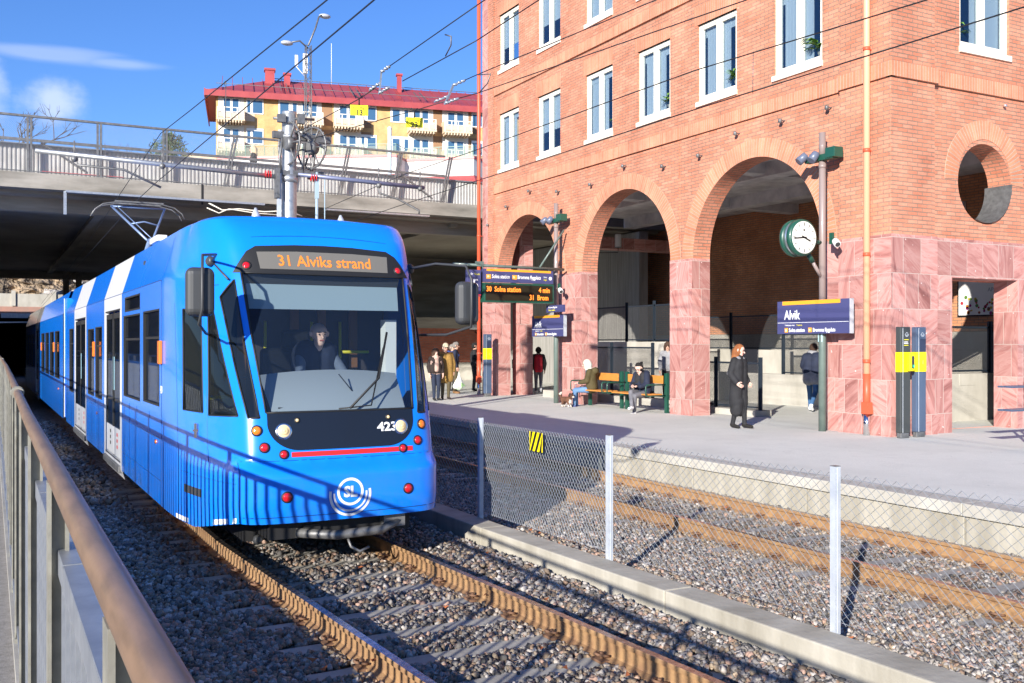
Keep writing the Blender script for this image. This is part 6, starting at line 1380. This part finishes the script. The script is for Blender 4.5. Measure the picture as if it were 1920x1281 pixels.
# ---------------------------------------------------------------- people
skinm = M('skin', (.62, .36, .26), .55); skin2 = M('pale_skin', (.70, .45, .36), .55); lipm = M('lips', (.45, .12, .10), .5); eyem = M('eye_dark', (.03, .02, .02), .3)
def cloth(n, c, c2=None): return M(n, c, .85, col2=c2 or tuple(v*.7 for v in c), ns=6, bump=.25, bs=14, bd=.02)
def blob(name, prims, mats, parent, vox=.014, extra=None):
    """prims: (a, b, ra, rb, mat[, scale]) tapered capsules fused into one continuous surface"""
    bm = bmesh.new()
    for p in prims:
        a, b, ra, rb = Vector(p[0]), Vector(p[1]), p[2], p[3]; d = b-a; L = d.length
        M1 = Matrix.Translation(a); bmesh.ops.create_icosphere(bm, subdivisions=2, radius=ra, matrix=M1)
        if L > 1e-4:
            bmesh.ops.create_icosphere(bm, subdivisions=2, radius=rb, matrix=Matrix.Translation(b))
            q = d.to_track_quat('Z', 'Y').to_matrix().to_4x4(); q.translation = (a+b)/2
            bmesh.ops.create_cone(bm, cap_ends=True, segments=14, radius1=ra, radius2=rb, depth=L, matrix=q)
    me = bpy.data.meshes.new(name+'_src'); bm.to_mesh(me); bm.free()
    o = bpy.data.objects.new(name+'_src', me); COL.objects.link(o)
    r = o.modifiers.new('r', 'REMESH'); r.mode = 'VOXEL'; r.voxel_size = vox; r.use_smooth_shade = True
    s = o.modifiers.new('s', 'SMOOTH'); s.iterations = 4; s.factor = .5
    out = bpy.data.meshes.new_from_object(o.evaluated_get(DG())); bpy.data.objects.remove(o)
    for m in mats: out.materials.append(m)
    n = len(out.polygons); C = np.empty(n*3, dtype=np.float32); out.polygons.foreach_get('center', C); C = C.reshape(-1, 3); best = np.full(n, 1e9); mi = np.zeros(n, dtype=np.int32)
    for p in prims:
        a = np.array(p[0]); b = np.array(p[1]); d = b-a; L2 = (d*d).sum()+1e-9; t = np.clip(((C-a)@d)/L2, 0, 1); q = a+t[:, None]*d; ds = np.linalg.norm(C-q, axis=1)-(p[2]+(p[3]-p[2])*t); k = ds < best; best[k] = ds[k]; mi[k] = p[4]
    out.polygons.foreach_set('material_index', mi); out.name = name
    if extra:
        bm = bmesh.new(); bm.from_mesh(out)
        for (a, b, ra, rb, m_) in extra:
            a, b = Vector(a), Vector(b); d = b-a; fs = []
            for c_, r_ in ((a, ra), (b, rb)): fs += bmesh.ops.create_icosphere(bm, subdivisions=1, radius=r_, matrix=Matrix.Translation(c_))['verts']
            if d.length > 1e-4: q = d.to_track_quat('Z', 'Y').to_matrix().to_4x4(); q.translation = (a+b)/2; fs += bmesh.ops.create_cone(bm, cap_ends=False, segments=8, radius1=ra, radius2=rb, depth=d.length, matrix=q)['verts']
            S_ = set(fs)
            for v in fs:
                for f in v.link_faces: f.material_index = m_; f.smooth = True
        bm.to_mesh(out); bm.free()
    ob = bpy.data.objects.new(name, out); COL.objects.link(ob); ob.parent = parent; return ob
def hand(w, d, up, m, curl=.5):
    """five separate fingers leaving a palm; w wrist point, d direction of the hand, up back of the hand"""
    w, d, up = Vector(w), Vector(d).normalized(), Vector(up).normalized(); s = d.cross(up).normalized(); up = s.cross(d); E = []
    E.append((w, w+d*.03, .024, .028, m)); E.append((w+d*.02-s*.018, w+d*.075-s*.024, .018, .014, m)); E.append((w+d*.02+s*.018, w+d*.075+s*.022, .018, .014, m))
    for i, L in enumerate((.062, .072, .068, .052)):
        b = w+d*.08+s*(-.030+.020*i); k1 = b+(d-up*curl*.5).normalized()*L*.5; k2 = k1+(d-up*curl*1.5).normalized()*L*.5; E += [(b, k1, .0095, .0088, m), (k1, k2, .0088, .0072, m)]
    b = w+d*.03-s*.03; k1 = b+(d*.6-s*.8-up*.2).normalized()*.035; E += [(b, k1, .012, .010, m), (k1, k1+(d*.9-s*.3-up*.4).normalized()*.03, .010, .008, m)]
    return E
def head(c, f, m_skin, m_hair, r=.098):
    """head with nose, chin, ears, eyes and mouth; c centre, f facing direction. materials: skin index, hair index, 6 eye, 7 lips"""
    c, f = Vector(c), Vector(f).normalized(); s = Vector((0,0,1)).cross(f).normalized(); u = f.cross(s).normalized()
    P = [(c+u*.02, c+u*.02-f*.02, r*.93, r*.93, m_skin), (c-u*.045+f*.028, c-u*.085+f*.045, r*.60, r*.42, m_skin), (c+u*.03-f*.03, c+u*.03-f*.03, r*.95, r*.95, m_skin)]
    X = [(c+f*.088-u*.005, c+f*.112-u*.028, .010, .014, m_skin), (c+s*.032+f*.086+u*.006, c+s*.032+f*.086+u*.006, .010, .010, 6), (c-s*.032+f*.086+u*.006, c-s*.032+f*.086+u*.006, .010, .010, 6),
         (c+s*.02+f*.085-u*.058, c-s*.02+f*.085-u*.058, .007, .007, 7), (c+s*.045+f*.083+u*.028, c+s*.018+f*.09+u*.03, .006, .006, 6), (c-s*.045+f*.083+u*.028, c-s*.018+f*.09+u*.03, .006, .006, 6),
         (c+s*.092-u*.01, c+s*.094+u*.02, .016, .018, m_skin), (c-s*.092-u*.01, c-s*.094+u*.02, .016, .018, m_skin)]
    return P, X
def person(label, loc, rz, outfit, pose=None, h=1.7, group=None, hair=None, coat=None, looks=(0,-1,-.08), extras=None, name='person'):
    """local frame: faces -y, z up, feet at z 0.  outfit: dict top, legs, shoes, skin, hair materials"""
    k = h/1.72; t = thing(name, label, 'person', loc, rz, group)
    J = dict(pel=(0,0,.93), chest=(0,-.01,1.30), neck=(0,-.01,1.46), head=(0,-.03,1.60), shL=(.165,0,1.40), shR=(-.165,0,1.40), elL=(.23,.02,1.12), elR=(-.23,.02,1.12), wrL=(.235,-.08,.88), wrR=(-.235,-.08,.88),
             hipL=(.09,0,.92), hipR=(-.09,0,.92), knL=(.10,-.03,.50), knR=(-.10,-.03,.50), anL=(.10,.02,.09), anR=(-.10,.02,.09), toL=(.12,-.14,.03), toR=(-.12,-.14,.03), hdL=(0,-.2,-1), hdR=(0,-.2,-1), curl=.6, bulk=1.0)
    if pose: J.update(pose)
    J = {a: (Vector(b)*k if isinstance(b, tuple) and not a.startswith('hd') else b) for a, b in J.items()}; q = J['bulk']
    mats = [outfit['top'], outfit['legs'], outfit['shoes'], outfit.get('skin', skinm), outfit['hair'], outfit.get('coat', outfit['top']), eyem, lipm]
    P = []
    for s_ in (1, -1):
        o = Vector((.075*s_, 0, 0)); P += [(J['pel']+o, J['chest']+o*1.15, .105*q, .115*q, 0), (J['chest']+o*1.1, (J['chest']*.35+J['neck']*.65)+o*.9, .11*q, .085, 0)]
    for L in 'LR':
        P += [(J['sh'+L], J['el'+L], .062*q, .050*q, 0), (J['el'+L], J['wr'+L], .050*q, .034, 0), (J['hip'+L], J['kn'+L], .094*q, .066, 1), (J['kn'+L], J['an'+L], .064, .046, 1), (J['an'+L]+Vector((0,.02,-.04)), J['to'+L], .042, .036, 2), (J['an'+L], J['an'+L]+Vector((0,0.015,-.03)), .045, .048, 2)]
    P += [(J['neck']-Vector((0,0,.04)), J['head']-Vector((0,0,.06)), .052, .050, 3)]
    hp, hx = head(J['head'], looks, 3, 4); P += hp; X = list(hx)
    for L in 'LR':
        w = J['wr'+L]; X += hand(w, J['hd'+L], (1 if L == 'L' else -1, -.2, 0) if abs(Vector(J['hd'+L]).normalized().z) > .5 else (0, 0, 1), 3, J['curl'])
    b = blob('body', P, mats, t, .013, X)
    if hair: blob('hair', [(Vector(a)*k+J['head'], Vector(c)*k+J['head'], r1, r2, 0) for a, c, r1, r2 in hair], [outfit['hair']], t, .011)
    if coat: blob('coat', [(Vector(a)*k, Vector(c)*k, r1, r2, m_) for a, c, r1, r2, m_ in coat], [outfit.get('coat', outfit['top']), outfit['top']], t, .013)
    return t, J, k
shorth = [((0,.02,.035),(0,.03,.0),.104,.10),((0,-.02,.06),(0,-.02,.06),.085,.085)]
def sleeves(J, r=1.0): return [(tuple(J['sh'+L]), tuple(J['el'+L]), .075*r, .066*r, 0) for L in 'LR']+[(tuple(J['el'+L]), tuple(J['wr'+L]), .064*r, .055*r, 0) for L in 'LR']
O = lambda **k: k
blk = cloth('black_wool', (.012, .012, .014), (.022, .022, .025)); ginger = cloth('ginger_hair', (.30, .105, .03), (.16, .05, .015)); blackh = cloth('black_hair', (.012,.01,.009)); greyh = cloth('grey_hair', (.22,.20,.18)); blonde = cloth('blonde_hair', (.72,.58,.36)); whiteh = cloth('white_hair', (.72,.68,.58), (.6,.55,.45)); brownh = cloth('brown_hair', (.07,.035,.02))
denim = cloth('blue_denim', (.035, .10, .22), (.05,.14,.3)); dden = cloth('dark_denim', (.02, .03, .06)); camel = cloth('camel_coat', (.33, .19, .045), (.26,.15,.035)); olivec = cloth('olive_parka', (.085, .065, .022)); navyc = cloth('navy_cloth', (.015, .022, .05)); greyt = cloth('grey_trousers', (.17,.17,.19)); greyc = cloth('grey_wool', (.30,.30,.32)); whites = cloth('white_shoes', (.8,.8,.8), (.7,.7,.7)); brownl = cloth('brown_leather', (.035,.022,.018)); pink = cloth('pale_pink_top', (.62,.42,.34)); redc = cloth('red_jacket', (.50,.01,.03)); khaki = cloth('khaki_cloth', (.10,.08,.04)); blues = cloth('blue_shoes', (.07,.08,.25)); bluepack = cloth('blue_backpack', (.03,.07,.28)); tan = cloth('tan_shoes', (.45,.24,.10)); tblue = cloth('teal_shirt', (.03,.12,.17)); lightden = cloth('light_denim', (.10,.19,.34), (.14,.25,.42)); whitec = cloth('white_cloth', (.7,.7,.72))
# woman in the long black coat, walking to the right in the photo
rz = atan2(-1, .35)*0
P0 = dict(knL=(.07,-.08,.50), anL=(.07,-.09,.10), toL=(.08,-.26,.04), knR=(-.07,.0,.50), anR=(-.07,.10,.10), toR=(-.08,-.05,.03), elR=(-.25,.06,1.12), wrR=(-.21,-.10,.93), elL=(.25,.06,1.12), wrL=(.21,-.10,.93), hdL=(-.2,-.8,-.5), hdR=(.2,-.8,-.5))
coatP = [((.07,0,1.33),(.085,0,1.0),.135,.135,0),((-.07,0,1.33),(-.085,0,1.0),.135,.135,0),((.07,0,1.0),(.08,-.02,.50),.135,.125,0),((-.07,0,1.0),(-.08,.03,.50),.135,.125,0),((.05,0,.55),(.06,0,.36),.135,.13,0),((-.05,0,.55),(-.06,.02,.36),.135,.13,0),((.15,0,1.39),(.235,.04,1.12),.08,.072,0),((-.15,0,1.39),(-.235,.04,1.12),.08,.072,0),((.235,.04,1.12),(.20,-.08,.95),.07,.06,0),((-.235,.04,1.12),(-.20,-.08,.95),.07,.06,0),((0,0,1.42),(0,-.01,1.47),.09,.08,0)]
longhair = [((0,.02,.03),(0,.05,-.02),.108,.11),((.05,.06,-.02),(.08,.07,-.22),.085,.08),((-.05,.06,-.02),(-.08,.07,-.22),.085,.08),((.07,.03,-.2),(.10,-.04,-.34),.07,.045),((-.07,.05,-.2),(-.12,.04,-.36),.075,.05),((0,.08,-.1),(0,.10,-.33),.09,.07)]
person('woman with long ginger hair in a long black coat walking past the benches', (13.44, 15.46, .327), radians(14), O(top=greyc, legs=blk, shoes=blackh, hair=ginger, skin=skin2, coat=blk), P0, 1.70, hair=longhair, coat=coatP, looks=(.15,-1,-.25))
# person with navy and grey wrap, walking away to the right
P1 = dict(knL=(.10,-.12,.50), anL=(.10,-.16,.10), toL=(.11,-.31,.04), knR=(-.10,.06,.50), anR=(-.09,.36,.20), toR=(-.09,.27,.07), elL=(.24,.02,1.14), wrL=(.12,-.22,1.08), elR=(-.24,.02,1.14), wrR=(-.12,-.22,1.08), hdL=(-.5,-.6,.2), hdR=(.5,-.6,.2), chest=(0,-.06,1.30), neck=(0,-.09,1.45), head=(0,-.13,1.59))
wrap = [((.08,-.04,1.36),(.10,0,1.02),.15,.155,0),((-.08,-.04,1.36),(-.10,0,1.02),.15,.155,0),((.16,0,1.38),(.22,-.02,1.15),.10,.10,0),((-.16,0,1.38),(-.22,-.02,1.15),.10,.10,0),((.08,0,1.0),(.09,.02,.80),.145,.15,1),((-.08,0,1.0),(-.09,.02,.80),.145,.15,1),((-.06,-.06,1.44),(.06,-.06,1.46),.10,.10,1)]
person('person in a navy and grey wrap and blue jeans walking away under the large arch', (18.3, 18.3, .33), radians(118), O(top=greyc, legs=denim, shoes=whites, hair=brownh, coat=navyc), P1, 1.72, hair=shorth, coat=wrap)
# couple
Pw = dict(knL=(.09,-.05,.48), anL=(.09,.0,.09), knR=(-.08,-.08,.49), anR=(-.07,-.06,.09), toR=(-.07,-.22,.03))
jk = [((.07,0,1.34),(.08,0,.98),.13,.13,0),((-.07,0,1.34),(-.08,0,.98),.13,.13,0),((.16,0,1.40),(.24,.02,1.13),.08,.07,0),((-.16,0,1.40),(-.24,.02,1.13),.08,.07,0),((.24,.02,1.13),(.22,-.06,.94),.07,.055,0),((-.24,.02,1.13),(-.22,-.06,.94),.07,.055,0),((0,-.05,1.32),(0,-.11,1.02),.10,.07,1),((0,-.04,1.44),(0,-.08,1.42),.095,.085,1)]
person('woman in a brown leather jacket and scarf walking beside the man in the camel coat', (11.98, 27.5, .32), radians(-8), O(top=pink, legs=dden, shoes=blk, hair=brownh, skin=skin2, coat=brownl), Pw, 1.56, 'couple walking on the platform', [((0,.03,.04),(0,.05,-.02),.12,.12),((.06,.04,.0),(.07,.05,-.1),.07,.06),((-.06,.04,.0),(-.07,.05,-.1),.07,.06)], jk)
Pm = dict(knL=(.09,-.06,.49), anL=(.09,-.02,.09), knR=(-.09,-.02,.50), anR=(-.09,.04,.09), elR=(-.27,.02,1.12), wrR=(-.27,-.02,.86), elL=(.27,.02,1.12), wrL=(.26,-.03,.86), bulk=1.1)
cc = [((.08,0,1.34),(.10,0,1.0),.145,.155,0),((-.08,0,1.34),(-.10,0,1.0),.145,.155,0),((.09,0,1.0),(.10,0,.66),.155,.165,0),((-.09,0,1.0),(-.10,0,.66),.155,.165,0),((0,0,1.2),(0,-.02,.66),.16,.17,0),((.17,0,1.40),(.265,.02,1.12),.085,.075,0),((-.17,0,1.40),(-.265,.02,1.12),.085,.075,0),((.265,.02,1.12),(.255,-.03,.90),.075,.06,0),((-.265,.02,1.12),(-.255,-.03,.90),.075,.06,0)]
t, J, k_ = person('man in a camel coat and beige cap carrying a white plastic bag', (12.42, 27.75, .32), radians(-10), O(top=brownl, legs=khaki, shoes=brownl, hair=greyh, coat=camel), Pm, 1.70, 'couple walking on the platform', shorth, cc)
blob('cap', [(J['head']+Vector((0,.01,.075)), J['head']+Vector((0,-.01,.075)), .098, .094, 0), (J['head']+Vector((-.04,-.10,.055)), J['head']+Vector((.04,-.10,.055)), .03, .03, 0), (J['head']+Vector((-.03,-.14,.045)), J['head']+Vector((.03,-.14,.045)), .02, .02, 0)], [cloth('beige_cap', (.62,.54,.38))], t, .011)
bagm = M('plastic_bag', (.72, .76, .72), .4, col2=(.35, .6, .25), ns=5, lo=.5, hi=.62, bump=.5, bs=9, bd=.05)
T = thing('plastic_bag', 'white plastic bag with green print in the hand of the man in the camel coat', 'bag', (12.82, 27.62, .72)); blob('bag_body', [((0,0,.02),(.0,0,.30),.15,.05,0),((.12,0,.0),(.05,0,.2),.09,.05,0),((-.12,0,.0),(-.05,0,.2),.09,.05,0)], [bagm], T, .014)
m = MB(); m.tube([(-.03,0,.3), (-.02,0,.42), (.02,0,.42), (.03,0,.3)], .012, 6); m.build('handle', bagm, T)
# man with the blue backpack behind, dark figure at the machine
t, J, k_ = person('man in a dark blue jacket with a blue backpack standing behind the couple', (14.1, 30.7, .33), radians(62), O(top=navyc, legs=khaki, shoes=tan, hair=greyh, coat=navyc), dict(bulk=1.15), 1.76, hair=shorth, coat=jk[:6])
pk = thing('backpack', 'blue backpack on the man in the dark blue jacket', 'backpack', (14.1, 30.7, .33+.95*k_), radians(62)); blob('pack_body', [((.06,.22,.05),(.06,.22,.42),.11,.09,0),((-.06,.22,.05),(-.06,.22,.42),.11,.09,0),((0,.30,.1),(0,.29,.25),.08,.07,0)], [bluepack], pk, .014)
m = MB(); m.tube([(.1,.15,.45), (.12,0,.5), (.12,-.14,.35), (.1,-.02,.05)], .018, 6); m.tube([(-.1,.15,.45), (-.12,0,.5), (-.12,-.14,.35), (-.1,-.02,.05)], .018, 6); m.build('strap', bluepack, pk)
person('grey haired person half hidden between the couple and the backpack man', (14.75, 32.4, .33), radians(20), O(top=khaki, legs=dden, shoes=blk, hair=greyh), None, 1.68, hair=shorth)
t, J, k_ = person('dark clothed person with a red backpack walking away beyond the first arch', (16.6, 29.3, .33), radians(150), O(top=blk, legs=greyt, shoes=whites, hair=blackh, coat=blk), dict(knL=(.09,-.10,.50), anL=(.09,-.12,.09), knR=(-.09,.05,.48), anR=(-.09,.30,.20), toR=(-.09,.22,.08)), 1.58, hair=shorth, coat=jk[:6])
pk = thing('backpack', 'red backpack on the dark clothed person beyond the first arch', 'backpack', (16.6, 29.3, .33+.95*k_), radians(150)); blob('pack_body', [((.05,.20,-.05),(.05,.20,.38),.10,.09,0),((-.05,.20,-.05),(-.05,.20,.38),.10,.09,0)], [redc], pk, .014)
person('person in dark clothes at the ticket window, beside the orange red downpipe', (15.4, 31.9, .33), radians(70), O(top=blk, legs=blk, shoes=blk, hair=blackh), dict(elR=(-.2,-.2,1.2), wrR=(-.16,-.42,1.22), hdR=(0,-1,0)), 1.74, hair=shorth, coat=jk[:6])
# seated woman with the dog, facing left along the bench
SIT = dict(pel=(0,.02,.55), chest=(0,-.04,.93), neck=(0,-.08,1.09), head=(0,-.13,1.23), shL=(.165,-.04,1.03), shR=(-.165,-.04,1.03), elL=(.21,-.10,.77), elR=(-.21,-.10,.77), wrL=(.12,-.33,.72), wrR=(-.12,-.33,.72), hdL=(-.5,-.8,0), hdR=(.5,-.8,0),
           hipL=(.10,0,.54), hipR=(-.10,0,.54), knL=(.11,-.44,.52), knR=(-.11,-.44,.52), anL=(.10,-.46,.10), anR=(-.10,-.42,.10), toL=(.10,-.62,.04), toR=(-.10,-.58,.04))
sjk = [((.08,.0,.98),(.09,.03,.58),.14,.155,0),((-.08,.0,.98),(-.09,.03,.58),.14,.155,0),((.16,-.03,1.03),(.22,-.09,.78),.09,.08,0),((-.16,-.03,1.03),(-.22,-.09,.78),.09,.08,0),((.22,-.10,.78),(.14,-.28,.74),.075,.06,0),((-.22,-.10,.78),(-.14,-.28,.74),.075,.06,0)]
bob = [((0,.02,.04),(0,.05,-.02),.115,.115),((.05,.03,-.02),(.06,.03,-.12),.08,.06),((-.05,.03,-.02),(-.06,.03,-.12),.08,.06),((0,.07,-.03),(0,.08,-.13),.09,.08)]
person('woman with white bobbed hair in an olive parka sitting on the left bench', (14.42, 22.55, .33-.06), radians(-130), O(top=tblue, legs=lightden, shoes=blues, hair=whiteh, skin=skin2, coat=olivec), SIT, 1.68, hair=bob, coat=sjk+[((-.07,.12,1.06),(.07,.12,1.06),.10,.10,0)], looks=(.1,-1,-.05))
SIT2 = dict(SIT); SIT2.update(knR=(-.02,-.46,.60), anR=(.16,-.66,.25), toR=(.20,-.83,.20), knL=(.10,-.46,.50), anL=(.06,-.42,.09), toL=(.06,-.58,.03), wrL=(.06,-.30,.74), wrR=(-.06,-.32,.76), head=(0,-.15,1.21))
person('person with black hair bun in a dark puffer jacket looking at a phone', (14.40, 20.15, .33-.06), radians(-72), O(top=blk, legs=greyt, shoes=whites, hair=blackh, skin=skin2, coat=navyc), SIT2, 1.66, hair=shorth+[((.0,.10,.12),(0,.12,.13),.04,.04)], coat=sjk+[((-.06,.10,1.06),(.06,.10,1.06),.09,.09,0)], looks=(0,-1,-.9))
T = thing('phone', 'small phone in the hands of the person in the puffer jacket', 'phone', (14.08, 20.06, .33+.66), radians(-72)); m = MB(); m.cbox((0, 0, .03), (.07, .012, .14)); m.build('phone_body', black, T)
person('person standing behind the mesh railing of the ramp, only the head above it', (17.15, 22.75, .45), radians(-40), O(top=greyc, legs=blk, shoes=blk, hair=brownh, coat=greyc), None, 1.62, hair=bob, coat=jk[:6])
person('blonde woman walking across the bridge behind the wire fence', (7.6, 32.3, 6.9), radians(-100), O(top=blk, legs=blk, shoes=blk, hair=blonde, skin=skin2), None, 1.60, hair=longhair[:4])
# tram driver
DR = dict(SIT); DR.update(elL=(.26,-.22,.80), elR=(-.24,-.22,.80), wrL=(.30,-.45,.82), wrR=(-.16,-.42,.80))
person('tram driver in a dark waistcoat and light shirt seated behind the windscreen', (3.06, 10.25, .90), radians(4), O(top=cloth('pale_shirt', (.16,.19,.26)), legs=dden, shoes=blk, hair=skin2, skin=skin2, coat=navyc), DR, 1.74, coat=[((.09,-.01,1.02),(.09,.03,.58),.165,.165,0),((-.09,-.01,1.02),(-.09,.03,.58),.165,.165,0)])
# dog
T = thing('dog', 'small fluffy brown dog with white chest on a lead beside the pink pier', 'dog', (13.75, 22.75, .33), radians(15))
db, dw, dk = cloth('brown_fur', (.14,.06,.03), (.06,.025,.015)), cloth('white_fur', (.62,.56,.48)), cloth('dark_fur', (.03,.02,.015))
P = [((0,-.10,.20),(0,.12,.20),.085,.08,0), ((0,-.12,.19),(0,-.15,.14),.075,.05,1), ((0,-.14,.24),(0,-.19,.30),.06,.055,0), ((0,-.20,.31),(0,-.21,.31),.065,.06,0), ((0,-.24,.29),(0,-.29,.275),.035,.022,1), ((0,-.30,.28),(0,-.305,.28),.014,.012,2),
     ((.05,-.19,.37),(.06,-.17,.31),.022,.03,2), ((-.05,-.19,.37),(-.06,-.17,.31),.022,.03,2), ((0,.18,.24),(0,.24,.33),.03,.035,0), ((0,.24,.33),(0,.18,.38),.035,.03,1)]
for s in (.045, -.045): P += [((s,-.11,.16),(s,-.12,.08),.035,.024,0), ((s,-.12,.08),(s,-.125,.02),.022,.020,1), ((s,-.125,.02),(s,-.15,.018),.02,.018,1), ((s,.10,.17),(s,.08,.10),.045,.028,0), ((s,.08,.10),(s,.13,.07),.026,.02,0), ((s,.13,.07),(s,.115,.02),.02,.018,1), ((s,.115,.02),(s,.09,.018),.018,.018,1)]
blob('body', P, [db, dw, dk], T, .009, [((.028,-.255,.325),(.028,-.255,.325),.009,.009,2), ((-.028,-.255,.325),(-.028,-.255,.325),.009,.009,2)])
m = MB(); m.tube([(13.80, 22.62, .58), (13.95, 22.7, .72), (14.12, 22.78, 1.0)], .006, 5); tag(m.build('dog_lead', M('blue_lead', (.1,.3,.55), .6)), 'thin blue lead from the dog to the seated woman', 'lead')
